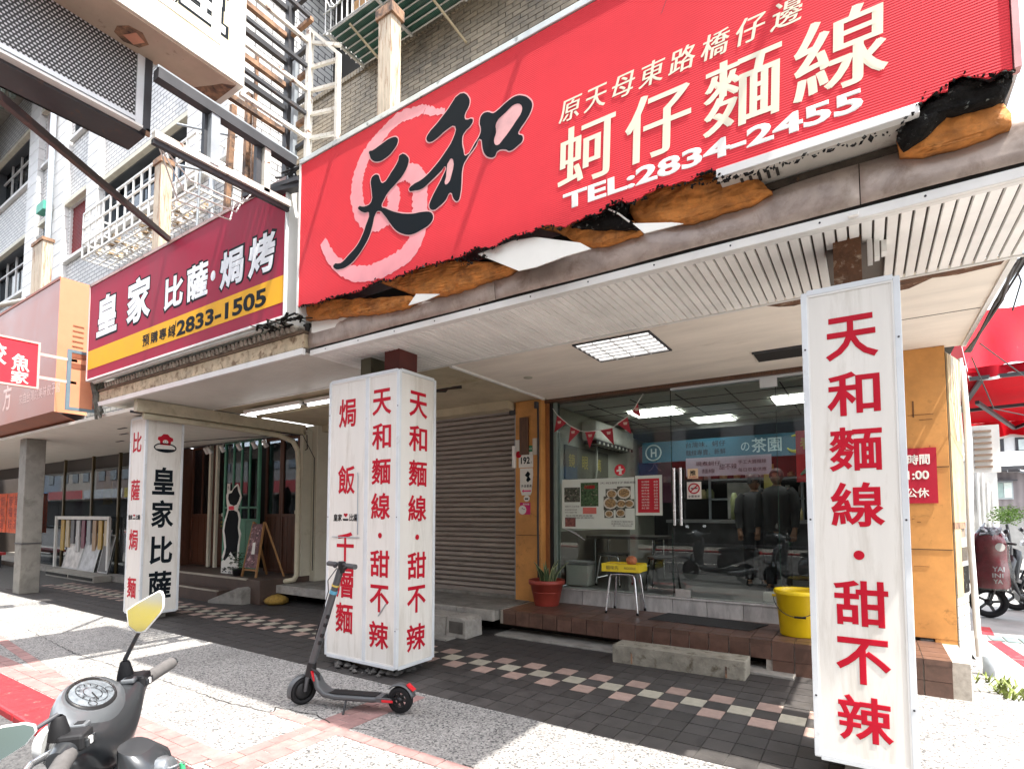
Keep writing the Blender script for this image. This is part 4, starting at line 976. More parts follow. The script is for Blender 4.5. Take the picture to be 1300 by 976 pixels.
# ================================================================ SHUTTER BAY
M_apr = mat('stone_apron', (.20,.19,.17), .8, var=.25, vs=5, bump=.3, dirt=(.1,.09,.08), dlo=.5, dhi=.7, ds=4)
sb = thing('roller_shutter', 'closed brown roller shutter behind the middle column sign', 'shutter', (-6.2, 6.62, .36))
mb = MB(); prof = []
for k in range(9):
    a = k/8; prof.append((-.004 - .034*math.sin(a*math.pi)**.8, a*.069))
w_ = 3.98
for a, b_ in zip(prof, prof[1:]): mb.add([(0,a[0],a[1]),(w_,a[0],a[1]),(w_,b_[0],b_[1]),(0,b_[0],b_[1])], [(0,1,2,3)], True)
sl_ = mb.mesh('slat', M_shut)
for i in range(35): inst('slat', sl_, (-8.22, 6.62 + random.uniform(-.002,.002), .40 + i*.0753), sb)
MB().box(-8.22, -4.24, 6.59, 6.63, .335, .398).build('bottom_rail', M_shut, sb, bev=.004)
MB().box(-8.27, -8.225, 6.56, 6.66, .30, 3.0).build('guide_rail', M_grey, sb)
MB().box(-4.235, -4.19, 6.56, 6.66, .30, 3.0).build('guide_rail', M_grey, sb)
MB().box(-8.26, -4.20, 6.655, 6.70, .30, 3.04).build('dark_back', M_gap, sb)
MB().box(-4.30, -4.19, 6.52, 6.56, 2.93, 3.0).build('end_bracket', M_dark, sb)
pl = thing('stone_step', 'worn grey stone platform in front of the brown shutter', 'step', (-6, 6, 0))
MB().box(-8.95, -3.935, 5.66, 6.58, .17, .285).build('slab_core', M_conc, pl)
x = -8.95
while x < -4.0:
    l = min(random.uniform(.5,.75), -3.935-x); MB().box(x+.003, x+l-.003, 5.60, 5.659, .165, .296).build('edge_stone', mat('edge_granite', (.34,.32,.29), .7, var=.25, vs=9, bump=.3, dirt=(.18,.16,.14), dlo=.52, dhi=.75, ds=6), pl, bev=.006); x += l
for i in range(9):
    for j in range(2):
        MB().box(-8.94+i*.555, -8.94+i*.555+.549, 5.662+j*.46, 5.662+j*.46+.454, .286, .30).build('paving_slab', M_apr, pl, bev=.003)
MB().box(-8.25, -4.2, 6.54, 6.585, .30, .345).build('threshold', M_conc, pl)
MB().box(-8.9, -4.2, 6.0, 6.5, .0, .165).build('dark_base', M_gap, pl)
blk = thing('granite_block', 'cracked grey granite step block beside the middle column', 'step block', (-4.5, 5.3, 0))
MB().prism([(-5.2,0),(-4.38,0),(-4.36,.245),(-5.2,.25)], lambda u,v,d: (u, 5.2+d, v), 0, .34).build('stone', MATS['edge_granite'], blk, bev=.012)
MB().prism([(-4.372,0),(-4.05,0),(-4.06,.215),(-4.14,.25),(-4.352,.245)], lambda u,v,d: (u, 5.21+d, v), 0, .33).build('stone', MATS['edge_granite'], blk, bev=.015)
MB().box(-4.31,-4.10,5.20,5.209,.06,.20).build('broken_face', mat('broken_granite', (.10,.09,.08), .9, var=.4, bump=.9, bs=30), blk, bev=.02)
MB().box(-5.2,-4.2,5.02,5.2,0,.02).build('mortar', M_conc, blk)
bs_ = thing('step_block', 'long narrow weathered concrete step lying before the brown tiled platform', 'step block', (-1.6, 5.36, 0))
MB().prism([(-2.216,0),(-.962,0),(-.958,.172),(-2.216,.176)], lambda u,v,d: (u, 5.26+d + (.0 if u < -2 else .045), v), 0, .26).build('stone', mat('weathered_stone', (.25,.23,.185), .85, var=.3, vs=7, bump=.8, bs=22, dirt=(.11,.09,.06), dlo=.52, dhi=.66, ds=10), bs_, bev=.012)
for x in (-2.02, -1.13): MB().box(x, x+.015, 5.255+(x+2.2)*.036, 5.275+(x+2.2)*.036, .01, .11).build('iron_clamp', M_rusty, bs_)
# ================================================================ LEFT: CAFE WITH GREEN DOOR

M_crw = mat('cream_wall', (.56,.53,.43), .7, var=.1, vs=2, dirt=(.35,.31,.22), dlo=.58, dhi=.8, ds=3)
M_green = mat('door_green', (.10,.30,.20), .45, var=.12, vs=9, dirt=(.05,.15,.10), dlo=.6, dhi=.8, ds=8)
cafe = thing('cafe', 'cafe front of dark brown timber panels and glass with a green door', 'cafe', (-10.2, 6.1, 0))
K = cafe
MB().box(-12.4, -8.42, 5.30, 6.9, -.005, .40).build('floor_slab', mat('cafe_floor', (.07,.045,.035), .6, var=.3), K, bev=.01)
MB().box(-12.4, -8.8, 5.285, 5.33, .38, .41).build('step_nosing', mat('nosing', (.36,.32,.26), .7), K)
MB().box(-12.4, -9.2, 5.02, 5.30, -.005, .20).build('step', MATS['cafe_floor'], K, bev=.01)
MB().box(-12.4, -9.2, 5.01, 5.05, .19, .212).build('step_nosing', MATS['nosing'], K)
M_dw = mat('door_wood', (.095,.035,.018), .45, var=.35, vs=10, stretch=(8,8,.7), dirt=(.03,.012,.008), dlo=.5, dhi=.8, ds=6)
def leaf(x0, x1, y, z0, z1, m, nb, lab=None, nm='door', split=.42, vp=3):
    d = MB(); t = .05
    d.box(x0, x0+t, y, y+.05, z0, z1).box(x1-t, x1, y, y+.05, z0, z1).box(x0+t, x1-t, y, y+.05, z1-t, z1).box(x0+t, x1-t, y, y+.05, z0, z0+t)
    zs = z0 + (z1-z0)*split; d.box(x0+t, x1-t, y, y+.05, zs-t/2, zs+t/2)
    fr = d.build(nm, m, K, bev=.004)
    if lab: fr['label'] = lab
    for i in range(vp):
        a = x0+t + (x1-x0-2*t)*i/vp; b_ = x0+t + (x1-x0-2*t)*(i+1)/vp
        MB().box(a+.006, b_-.006, y+.018, y+.035, z0+t, zs-t/2).build('wood_panel', m, fr)
    for i in range(1, nb):
        a = x0+t + (x1-x0-2*t)*i/nb; MB().box(a-.016, a+.016, y+.005, y+.045, zs+t/2, z1-t).build('glazing_bar', m, fr)
    MB().box(x0+t, x1-t, y+.024, y+.028, zs+t/2, z1-t).build('pane', M_glass2, fr)
    return fr
gd = leaf(-10.83, -9.62, 5.98, .42, 2.95, M_green, 4, 'open mint green door with upright glazing bars', split=.38)
MB().box(-10.78, -9.67, 5.985, 6.025, 1.60, 1.64).build('rail', M_green, gd)
leaf(-9.60, -9.10, 6.10, .42, 2.93, M_dw, 1); leaf(-9.09, -8.58, 6.10, .42, 2.93, M_dw, 1)
leaf(-11.5, -10.86, 6.12, .42, 2.93, M_dw, 1); leaf(-12.35, -11.52, 6.12, .42, 2.93, M_dw, 2)
MB().box(-12.4, -8.5, 6.05, 6.2, 2.94, 3.08).build('head_beam', M_dw, K)
MB().box(-12.4, -8.5, 6.6, 6.65, .40, 2.94).build('inner_dark', M_gap, K)
for x in (-11.35, -11.1): MB().box(x, x+.07, 5.95, 6.0, .42, 2.95).build('pale_post', M_crw, K)
MB().box(-8.80, -8.27, 6.25, 6.6, .30, 3.1).build('cream_pier', M_crw, K, bev=.008)
MB().box(-8.50, -8.40, 6.05, 6.25, .40, 3.0).build('cream_pier', M_crw, K, bev=.01)
def note(x0, x1, z0, z1, Y, m, txt=None, tm=None, nm='paper_notice', par=None):
    MB().box(x0, x1, Y-.003, Y, z0, z1).build(nm, m, par or K)
    if txt: letters('lettering', txt, front(Y-.003), tm or M_black, par or K)
M_pap = mat('white_paper', (.72,.71,.66), .7, var=.05)
M_num = mat('plate_green', (.02,.20,.09), .4)
note(-11.02,-10.92,1.75,2.15,6.1,M_pap,[('咖',-10.97,2.06,.06,.07),('啡',-10.97,1.95,.06,.07)])
note(-10.68,-10.58,1.80,2.10,5.975,M_pap,[('營',-10.63,2.02,.05,.06),('業',-10.63,1.92,.05,.06)])
note(-11.15,-10.95,1.20,1.40,6.1,mat('dark_board',(.03,.025,.02),.6),[('珈琲',-11.05,1.33,.12,.05),('OPEN',-11.05,1.25,.14,.04)],mat('yellow_ink',(.6,.42,.03),.5))
MB().lathe([(0,0),(.04,.002),(.035,.02),(0,.025)],(0,0,0),12,Matrix.Translation((-11.02,6.09,1.48))@Matrix.Rotation(R(90),4,'X')).build('round_plate',M_pap,K)
note(-8.72,-8.57,2.46,2.68,6.248,mat('sign_amber',(.62,.33,.03),.4),[('保全',-8.645,2.50,.1,.04)])
MB().tube([(-8.645+.045*math.cos(a*.524),6.243,2.60+.045*math.sin(a*.524)) for a in range(12)],.009,6,closed=True).build('emblem',M_dark,K)
note(-8.75,-8.54,2.18,2.38,6.248,M_pap,[('194',-8.645,2.24,.13,.09,.03)],M_num); note(-8.75,-8.54,2.33,2.385,6.244,M_num)
for x in (-8.74,-8.64): note(x,x+.08,1.52,1.60,6.248,M_pap,[('吉',x+.04,1.56,.05,.05)])
MB().tube([(-8.7,6.24,.98),(-8.62,6.23,1.02),(-8.6,6.2,1.08)],.012,6).build('hook',M_dark,K)
# low white ceiling left of the beam, track lights
lcg = thing('arcade_ceiling', 'smooth off-white low arcade ceiling over the left shops', 'ceiling', (-12, 4.6, 2.93))
MB().box(-26, -8.50, 3.40, 6.08, 2.935, 2.98).build('ceiling_board', M_offw, lcg)
MB().box(-8.50, -8.40, 3.40, 6.1, 2.92, 3.09).build('edge_beam', mat('beam_cream', (.50,.45,.33), .7, var=.2, dirt=(.25,.2,.12), dlo=.55, dhi=.75, ds=4), lcg)
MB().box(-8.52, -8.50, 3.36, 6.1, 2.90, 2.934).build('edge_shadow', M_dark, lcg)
for (x, y) in ((-9.9,4.4),(-10.6,4.0),(-12.5,4.7),(-11.3,4.3)): MB().box(x, x+.3, y, y+.04, 2.928, 2.934).build('air_slot', M_dark, lcg)
MB().tube([(-12.3,5.90,2.90),(-8.9,5.90,2.90)], .012, 6).build('light_track', M_dark, lcg)
def spot(x, lab):
    t = thing('spot_light', lab, 'spot light', (x, 5.9, 2.89), 'white spot lights on the track over the cafe front')
    M_ = Matrix.Translation((x,5.88,2.80)) @ Matrix.Rotation(R(35),4,'X')
    MB().lathe([(0,.06),(.035,.06),(.038,0),(.045,-.07),(.04,-.075),(0,-.03)],(0,0,0),14,M_).build('head', M_trim, t)
    MB().tube([(x,5.9,2.895),(x,5.9,2.84)], .01, 6).build('stem', M_trim, t)
for x, lb in ((-11.35,'leftmost white spot light on the cafe track, by the column'),(-11.22,'second white spot light from the column on the cafe track'),(-10.75,'white spot light over the brown doors left of the green door'),(-10.15,'white spot light above the middle of the green door'),(-9.65,'white spot light above the right edge of the green door'),(-9.3,'rightmost white spot light on the cafe track')): spot(x, lb)
# cream drain pipe that drops at the cafe corner and runs along the platform
dp = thing('drain_pipe', 'cream drain pipe curving down the pier beside the cafe', 'pipe', (-8.3, 5.9, .4))
MB().tube([(-8.45,3.5,2.87),(-8.42,5.0,2.86),(-8.38,5.55,2.84),(-8.34,5.80,2.76),(-8.31,5.88,2.60),(-8.30,5.90,2.3),(-8.29,5.90,.45),(-8.31,5.86,.37),(-8.4,5.8,.345),(-8.62,5.62,.345),(-8.72,5.48,.33),(-8.75,5.40,.26),(-8.75,5.39,.12)], .045, 10).build('pipe', mat('pipe_cream', (.50,.46,.34), .5, var=.15, dirt=(.28,.23,.15), dlo=.55, dhi=.75, ds=6), dp)
MB().tube([(-8.30,5.90,1.5),(-8.30,5.90,1.56)], .055, 10).build('collar', MATS['pipe_cream'], dp)
wr = thing('loose_cable', 'black cables looped on the cream pier beside the house number', 'cable', (-8.4, 6.1, 2.9))
MB().tube([(-8.6,6.2,3.0),(-8.62,6.15,2.75),(-8.45,6.1,2.62),(-8.35,6.1,2.66),(-8.3,6.05,2.9)], .010, 5).tube([(-12,5.2,2.9),(-9.5,5.5,2.88),(-8.45,5.7,2.86),(-8.35,6.0,2.9),(-8.28,6.2,2.5),(-8.27,6.2,.5)], .008, 5).build('cable', M_cable, wr)
rp = thing('ramp_block', 'sloping stone ramp piece beside the pipe below the cafe step', 'ramp', (-8.9, 5.2, 0))
MB().prism([(0,0),(.75,0),(.75,.26),(.66,.28),(0,.05)], lambda u,v,d: (-9.35+u*.9, 4.95+d+u*.25, v), 0, .35).build('stone', M_conc, rp, bev=.01)
yb = thing('yellow_bundle', 'crumpled yellow brown bundle lying under the stone platform edge', 'bundle', (-8.3, 5.55, 0))
bm = MB().lathe([(0,0),(.17,.02),(.2,.08),(.14,.13),(.05,.16),(0,.16)], (-8.25,5.5,0), 14)
random.seed(3); bm.v = [(x+random.uniform(-.02,.02), y+random.uniform(-.02,.02), z+random.uniform(-.01,.01)) for x,y,z in bm.v]
bm.build('cloth', mat('yellow_cloth', (.28,.17,.03), .8, var=.4, vs=20), yb)
# black dog standee
dog = thing('dog_standee', 'tall cut-out board of a sitting black dog with a red collar outside the cafe', 'standee', (-9.9, 5.6, .4))
DB = [(-10.148, 0.377), (-10.141, 0.613), (-10.088, 0.642), (-10.132, 0.696), (-10.058, 0.849), (-10.096, 1.035), (-10.132, 1.185), (-10.099, 1.336), (-10.025, 1.487), (-9.99, 1.599), (-10.023, 1.694), (-10.045, 1.845), (-9.994, 1.92), (-9.859, 1.928), (-9.77, 2.008), (-9.679, 2.05), (-9.623, 1.985), (-9.579, 1.884), (-9.535, 1.799), (-9.583, 1.708), (-9.631, 1.634), (-9.655, 1.579), (-9.585, 1.505), (-9.555, 1.414), (-9.585, 1.249), (-9.528, 1.14), (-9.549, 1.049), (-9.567, 0.902), (-9.582, 0.683), (-9.568, 0.412)]
DK = [(-9.794, 1.964), (-9.677, 2.016), (-9.646, 1.912), (-9.576, 1.829), (-9.617, 1.745), (-9.679, 1.672), (-9.777, 1.647), (-9.913, 1.685), (-9.973, 1.78), (-9.957, 1.87), (-9.857, 1.89)]
DY = [(-9.941, 1.562), (-9.773, 1.569), (-9.652, 1.531), (-9.607, 1.414), (-9.624, 1.248), (-9.577, 1.084), (-9.619, 0.901), (-9.627, 0.674), (-9.728, 0.713), (-9.839, 0.805), (-9.928, 0.705), (-10.025, 0.634), (-10.088, 0.649), (-10.025, 0.757), (-9.992, 0.888), (-10.029, 1.074), (-10.07, 1.186), (-10.037, 1.336), (-9.977, 1.479)]
DR = [(-9.945, 1.637), (-9.777, 1.647), (-9.754, 1.58), (-9.84, 1.569), (-9.935, 1.577)]
flat('board', DB, front(5.6), -.012, 0, M_pap, dog)
flat('printed_head', DK, front(5.6), .0005, .0015, M_black, dog)
flat('printed_body', DY, front(5.6), .0005, .0015, M_black, dog)
flat('printed_bow', DR, front(5.6), .002, .003, mat('bow_red', (.7,.02,.05), .5), dog)
bx0 = DB[0][0]; bx1 = DB[-1][0]; bz = DB[0][1]; bw_ = bx1 - bx0
letters('lettering', [('犬', bx0+bw_*.2, bz+.09, bw_*.3, .09, .05), ('咖啡', bx0+bw_*.62, bz+.12, bw_*.4, .05), ('食堂', bx0+bw_*.62, bz+.05, bw_*.4, .05)], front(5.6), M_black, dog, base=.002)
MB().box(-9.95,-9.75,5.612,5.80,.402,.42).build('foot', M_pap, dog)
# A-board
ab = thing('menu_board', 'wooden A-frame menu board with a dark poster beside the dog standee', 'A-board', (-9.0, 5.6, .4))
M_oak = mat('oak', (.30,.15,.05), .6, var=.25, vs=10, stretch=(6,6,.7))
for (a, b_) in (((-9.28,5.50,.40),(-9.22,5.66,1.36)),((-8.86,5.50,.40),(-8.90,5.66,1.36)),((-9.2,5.92,.40),(-9.2,5.67,1.34)),((-8.68,5.92,.40),(-8.88,5.67,1.34))): MB().bar(a, b_, .03).build('leg', M_oak, ab)
MB().bar((-9.26,5.53,.52),(-8.86,5.53,.52),.03).build('rail', M_oak, ab)
MB().add([(-9.24,5.51,.56),(-8.88,5.51,.56),(-8.92,5.63,1.32),(-9.20,5.63,1.32),(-9.24,5.52,.56),(-8.88,5.52,.56),(-8.92,5.64,1.32),(-9.20,5.64,1.32)], [(0,1,2,3),(7,6,5,4),(0,4,5,1),(1,5,6,2),(2,6,7,3),(3,7,4,0)]).build('poster', mat('poster_dark', (.14,.06,.07), .6, var=.9, vs=9, dirt=(.5,.3,.3), dlo=.55, dhi=.6, ds=11), ab)
MB().add([(-9.0,5.49,.80),(-8.90,5.49,.80),(-8.91,5.51,1.0),(-8.99,5.51,1.0)], [(0,1,2,3)]).build('price_card', M_pap, ab)
fp = thing('flower_pot', 'small leafy potted plant between dog standee and menu board', 'potted plant', (-9.42, 5.55, .4))
MB().lathe([(0,0),(.07,0),(.09,.12),(.095,.12),(.09,.13),(0,.12)], (-9.42,5.5,.402), 14).build('pot', M_dark, fp)
lf = MB(); random.seed(5)
for i in range(150):
    a = random.uniform(0,6.28); r = random.uniform(0,.15); z = random.uniform(.5,.82); x = -9.42+r*math.cos(a); y = 5.5+r*math.sin(a); s_ = random.uniform(.02,.045); b_ = random.uniform(0,6.28)
    lf.add([(x,y,z),(x+s_*math.cos(b_),y+s_*math.sin(b_),z+s_*.4),(x+s_*1.8*math.cos(b_+.3),y+s_*1.8*math.sin(b_+.3),z-.01),(x+s_*math.cos(b_+.9),y+s_*math.sin(b_+.9),z+s_*.2)], [(0,1,2,3)])
lf.build('foliage', mat('leaf_dark', (.03,.06,.02), .5, var=.5, vs=15), fp)
# ================================================================ FAR LEFT: FRAMING SHOP
fs = thing('framing_shop', 'glass fronted picture framing shop left of the white pizza column', 'shop', (-16, 5.6, 0))
Fq = fs
MB().box(-26, -12.45, 5.35, 7, -.005, .12).build('floor_slab', M_conc, Fq)
MB().box(-26, -12.45, 5.7, 5.75, 2.6, 2.93).build('head_board', mat('dark_brown_board', (.045,.035,.03), .7), Fq)
for x in (-20.2,-17.9,-16.1,-14.6,-12.6): MB().box(x-.03, x+.03, 5.58, 5.64, .12, 2.93).build('mullion', mat('bronze_frame', (.13,.10,.05), .4, metal=.4), Fq)
for a, b_ in ((-20.17,-17.93),(-17.87,-16.13),(-16.07,-14.63),(-14.57,-12.63)): MB().box(a, b_, 5.605, 5.61, .12, 2.6).build('glass_pane', M_glass2, Fq)
MB().box(-40, -26, 4.2, 7.0, -.1, 2.93).build('end_wall', mat('dark_brown_board', (.045,.035,.03), .7), Fq)
MB().box(-25.9, -12.5, 6.9, 7.0, .12, 2.93).build('back_wall', mat('shop_back', (.06,.06,.055), .7, var=.6, vs=2), Fq)
MB().box(-12.55,-12.40,5.3,7,.1,2.93).build('party_wall', M_dw, Fq)
random.seed(9)
fcols = [(.45,.28,.05),(.5,.4,.25),(.10,.10,.11),(.5,.5,.5),(.15,.03,.06),(.3,.32,.34),(.35,.22,.12)]
def board(x, y, w_, h, tilt, c, lab, grp=None):
    t = thing('framed_board', lab, 'framed board', (x, y, .12), grp)
    M_ = Matrix.Translation((x,y,.125)) @ Matrix.Rotation(-R(tilt),4,'X')
    mb_ = MB().box(0,w_,-.012,.012,0,h,M_); mb_.build('panel', mat('board_%d%d%d' % tuple(int(q*99) for q in c), c, .3, var=.5, vs=4), t)
    fr = MB()
    for a in ((0,w_,0,.03),(0,w_,h-.03,h)): fr.box(a[0],a[1],-.02,.02,a[2],a[3],M_)
    for a in ((0,.03),(w_-.03,w_)): fr.box(a[0],a[1],-.02,.02,.03,h-.03,M_)
    fr.build('frame', mat('silver_frame', (.5,.5,.5), .35, metal=.5), t)
board(-17.3,5.45,1.0,.95,12,(.55,.52,.50),'pale grey framed board leaning on the framing shop window')
board(-16.2,5.42,.95,.92,12,(.42,.43,.45),'streaky silver framed board leaning beside the pale grey one')
board(-15.15,5.45,.55,.9,10,(.05,.05,.055),'black framed board leaning right of the silver one')
rk = thing('frame_rack', 'white display rack of sample frames outside the framing shop', 'rack', (-16, 5.5, .12))
MB().box(-17.9,-14.7,5.47,5.5,1.36,1.44).box(-17.95,-17.88,5.45,5.5,.12,1.44).box(-14.75,-14.66,5.45,5.5,.12,1.40).build('frame', M_trim, rk)
for i in range(9):
    x = -17.7+i*.33; c = fcols[i % 7]; MB().box(x,x+.2,5.51,5.54,.55+.2*(i%3)*.5,1.34,).build('sample', mat('sample_%d' % (i%7), c, .4), rk)
MB().box(-16.9,-14.1,5.0,5.34,.0,.14).build('low_shelf', mat('shelf_slat', (.33,.31,.27), .7, var=.2), rk)
for i in range(2): MB().box(-16.85+i*1.4,-15.55+i*1.4,4.985,5.0,.04,.10).build('slot', M_gap, rk)
for x, c, z0, z1, lab in ((-17.1,(.75,.45,.02),1.75,2.5,'yellow hanging sign seen through the framing shop glass'),(-19.0,(.16,.02,.07),1.2,2.0,'dark magenta board inside the framing shop')):
    o = MB().box(x,x+.5,6.2,6.22,z0,z1).build('hanging_sign', mat('hs_%d' % int(c[0]*99), c, .5, var=.3), None); tag(o, lab, 'sign')
o = MB().box(-13.9,-13.75,5.56,5.575,1.55,2.35).build('hanging_sign', mat('sign_brown_red', (.20,.03,.02), .5), None); tag(o, 'narrow brown red vertical sign on the framing shop window', 'sign')
letters('lettering', [(c, -13.825, 2.2-i*.17, .10, .12) for i, c in enumerate('專業裱框')], front(5.56), mat('letter_orange',(.75,.35,.1),.5), o)
for x, lab in ((-22.4,'leftmost orange poster, cut by the left edge, beside the grey arcade post'),(-21.2,'second orange poster, nearest the grey arcade post')):
    o = MB().box(x,x+1.1,5.3,5.32,.95,2.1).build('poster', mat('poster_orange', (.80,.12,.03), .5, var=.35, vs=6), None); tag(o, lab, 'poster')
    letters('lettering', [(c, x+.3+.48*(i%2), 1.88-.34*(i//2), .32, .27) for i, c in enumerate('春節福氣好運')], front(5.30), mat('letter_dark_red',(.35,.02,.02),.5), o)
rb = thing('red_bench', 'low red bench at the far left of the arcade', 'bench', (-23, 4.9, 0))
MB().box(-25,-20.3,4.7,5.1,.35,.42).build('seat', mat('bench_red', (.42,.03,.03), .5), rb)
for x in (-24.8,-22.5,-20.5): MB().box(x-.04,x+.04,4.75,5.05,0,.35).build('leg', M_dark, rb)
po = thing('arcade_post', 'square grey weathered post standing at the arcade edge on the left', 'post', (-13.4, 3.7, 0))
MB().box(-13.65,-13.30,3.55,3.85,0,2.93).build('shaft', mat('post_grey', (.22,.21,.185), .75, var=.2, vs=3, dirt=(.11,.10,.085), dlo=.5, dhi=.75, ds=4), po, bev=.01)
MB().box(-13.66,-13.29,3.54,3.86,.93,.95).build('band', M_dark, po)
pt_ = thing('green_plants', 'dark leafy indoor plants behind the framing shop glass', 'plant', (-19, 6.3, .1))
lf = MB(); random.seed(6)
for i in range(240):
    x = random.uniform(-20,-18.2); y = random.uniform(6,6.6); z = random.uniform(.3,2.2); s_ = random.uniform(.06,.14); b_ = random.uniform(0,6.28)
    lf.add([(x,y,z),(x+s_*math.cos(b_),y+s_*.4*math.sin(b_),z+s_*.5),(x+s_*1.8*math.cos(b_+.3),y,z-.03),(x+s_*math.cos(b_+.9),y,z+s_*.2)], [(0,1,2,3)])
lf.build('foliage', MATS['leaf_dark'], pt_)
# ================================================================ RED-BROWN BOX SIGN AT FAR LEFT
M_rb = mat('box_dusky_red', (.31,.095,.065), .35, var=.12, vs=1.2, dirt=(.32,.16,.14), dlo=.5, dhi=.8, ds=.8)
M_or = mat('box_orange', (.60,.25,.14), .45, var=.06)
bx = thing('shop_sign', 'dusky red box sign with an orange end at the far left', 'sign', (-12.5, 3.2, 3.1))
MB().box(-26,-10.775,3.19,3.205,3.13,5.27).build('sign_face', M_rb, bx)
MB().box(-26,-10.77,3.18,3.22,5.27,5.31).build('top_trim', mat('trim_rust_red', (.30,.07,.03), .5), bx)
MB().box(-10.775,-10.76,3.19,3.62,3.12,5.31).build('orange_end', M_or, bx)
for i in range(5): MB().box(-10.757,-10.752,3.38,3.53,4.22+i*.085,4.235+i*.085).build('vent', mat('vent_brown',(.3,.1,.04),.6), bx)
MB().add([(-26,3.19,3.13),(-10.76,3.19,3.13),(-10.76,3.62,2.95),(-26,3.62,2.95)], [(0,1,2,3)]).build('underside', mat('under_rust', (.24,.07,.03), .6, var=.25), bx)
MB().box(-26,-10.78,3.60,3.62,3.0,5.27).build('back', M_grey, bx)
letters('lettering', [('方', -13.1, 3.62, .45, .5, .02)] + [(c, -12.35+i*.19, 3.50, .16, .18) for i, c in enumerate('來自台灣的美味餃子館')], front(3.19), mat('letter_pale_pink',(.72,.50,.46),.5), bx, each=True)
ob_ = thing('projecting_sign', 'orange projecting board in a blue grey steel frame below the orange end', 'sign', (-10.4, 3.3, 3.1))
frame_rect('frame', 3.10, 3.48, 3.06, 3.98, .045, side(-10.0), -.04, .0, mat('bluegrey_steel', (.13,.19,.23), .5, var=.2), ob_)
MB().box(-10.03,-10.01,3.146,3.435,3.106,3.935).build('board', M_or, ob_)
MB().box(-10.008,-10.004,3.146,3.435,3.70,3.78).build('stripe', MATS['under_rust'], ob_)
MB().box(-10.008,-10.004,3.146,3.435,3.86,3.93).build('stripe', MATS['under_rust'], ob_)
MB().box(-10.10,-9.9,3.44,3.48,3.12,4.35).build('edge_plate', MATS['under_rust'], ob_)
dk = MB(); random.seed(12)
for i in range(16): dk.tube([(-9.6+random.uniform(-.1,.1),3.3+random.uniform(-.05,.1),3.45),(-9.55+random.uniform(-.1,.1),3.32,3.25+random.uniform(-.1,.1)),(-9.5+random.uniform(-.1,.1),3.35,3.0+random.uniform(-.1,.1))], random.uniform(.008,.03), 6)
o = dk.build('cable_bundle', mat('cable_mix', (.10,.10,.08), .6, var=1.0, vs=9), None); tag(o, 'tangle of pipes and cables at the left end of the maroon sign', 'cables')
fd = thing('projecting_sign', 'small red projecting sign with white characters on two arms', 'sign', (-10, 2.6, 3.3))
MB().box(-10.04,-10.0,1.75,2.75,3.32,3.96).build('panel', mat('bright_red', (.78,.03,.05), .4, var=.05), fd)
frame_rect('rim', 1.73, 2.77, 3.30, 3.98, .025, side(-10.0), -.05, .01, mat('rim_pink', (.75,.45,.40), .45), fd)
for z in (3.82,3.48): MB().box(-10.03,-10.01,2.77,3.22,z-.02,z+.02).build('arm', MATS['rim_pink'], fd)
letters('lettering', [('餃',2.28,3.72,.26,.30,.02),('魚',2.56,3.64,.20,.24,.02),('家',2.56,3.43,.20,.18,.02),('食',2.08,3.60,.16,.3,.02)], side(-10.0), M_pap, fd, base=.002)
# ================================================================ UPPER STOREYS
M_btk = mat('brick_tile_olive', (.24,.20,.145), .55, var=.2, vs=7, rnd=.22, dirt=(.07,.06,.05), dlo=.5, dhi=.72, ds=1.3, bump=.2)
bb = thing('brick_building', 'upper floor of a building faced in olive brown brick tiles behind the red sign', 'building', (-2, 5.5, 3.2))
MB().box(-8.10, .80, 5.512, 9, 3.2, 8.44).build('wall', mat('joint_dark', (.055,.05,.042), .9), bb)
MB().box(-8.10, .80, 5.512, 11, 11.2, 17).build('wall', MATS['joint_dark'], bb)
MB().box(-1.0, .80, 5.512, 9, 8.44, 11.2).build('wall', MATS['joint_dark'], bb)
bme = MB().box(-.108,.108,-.006,.006,-.029,.029).mesh('brick', M_btk)
bl_, n_b = [], 0
for r in range(16):
    z = 7.42 + r*.068
    for k in range(36):
        x = -8.0 + k*.227 + (r % 2)*.1135
        if x > -1.0: continue
        if (z-1.5)/5.5 < (4.98-1.5)/3.2: continue
        bl_.append((x, z))
bl_.sort(key=lambda p: -((p[1]) + (p[0])*.0)); big = sorted(bl_, key=lambda p: math.hypot(p[0], 5.5))[:300]; sbig = set(big)
for x, z in big: inst('brick', bme, (x, 5.506 + random.uniform(-.002,.002), z), bb)
mb = MB()
for x, z in bl_:
    if (x, z) not in sbig: mb.box(x-.108,x+.108,5.5,5.512,z-.029,z+.029)
for r in range(30):
    z = 8.47 + r*.068
    for k in range(7): mb.box(-1.0 + k*.227+.01, -1.0+k*.227+.217, 5.5, 5.512, z-.029, z+.029)
for r in range(60):
    z = 3.34 + r*.068
    if z > 7.40: break
    for k in range(38):
        mb.box(-8.0+k*.227-.108, -8.0+k*.227+.108, 5.502, 5.512, z-.029, z+.029) if (z-1.5)/5.5 > (4.5-1.5)/3.2 or k > 34 else None
mb.build('bricks', M_btk, bb, kind='stuff')
sc_ = MB()     # soldier course under the window
for k in range(100): sc_.box(-8.0+k*.07, -7.945+k*.07, 5.47, 5.512, 8.36, 8.44)
o = sc_.build('soldier_course', M_btk, bb); o['kind'] = 'stuff'
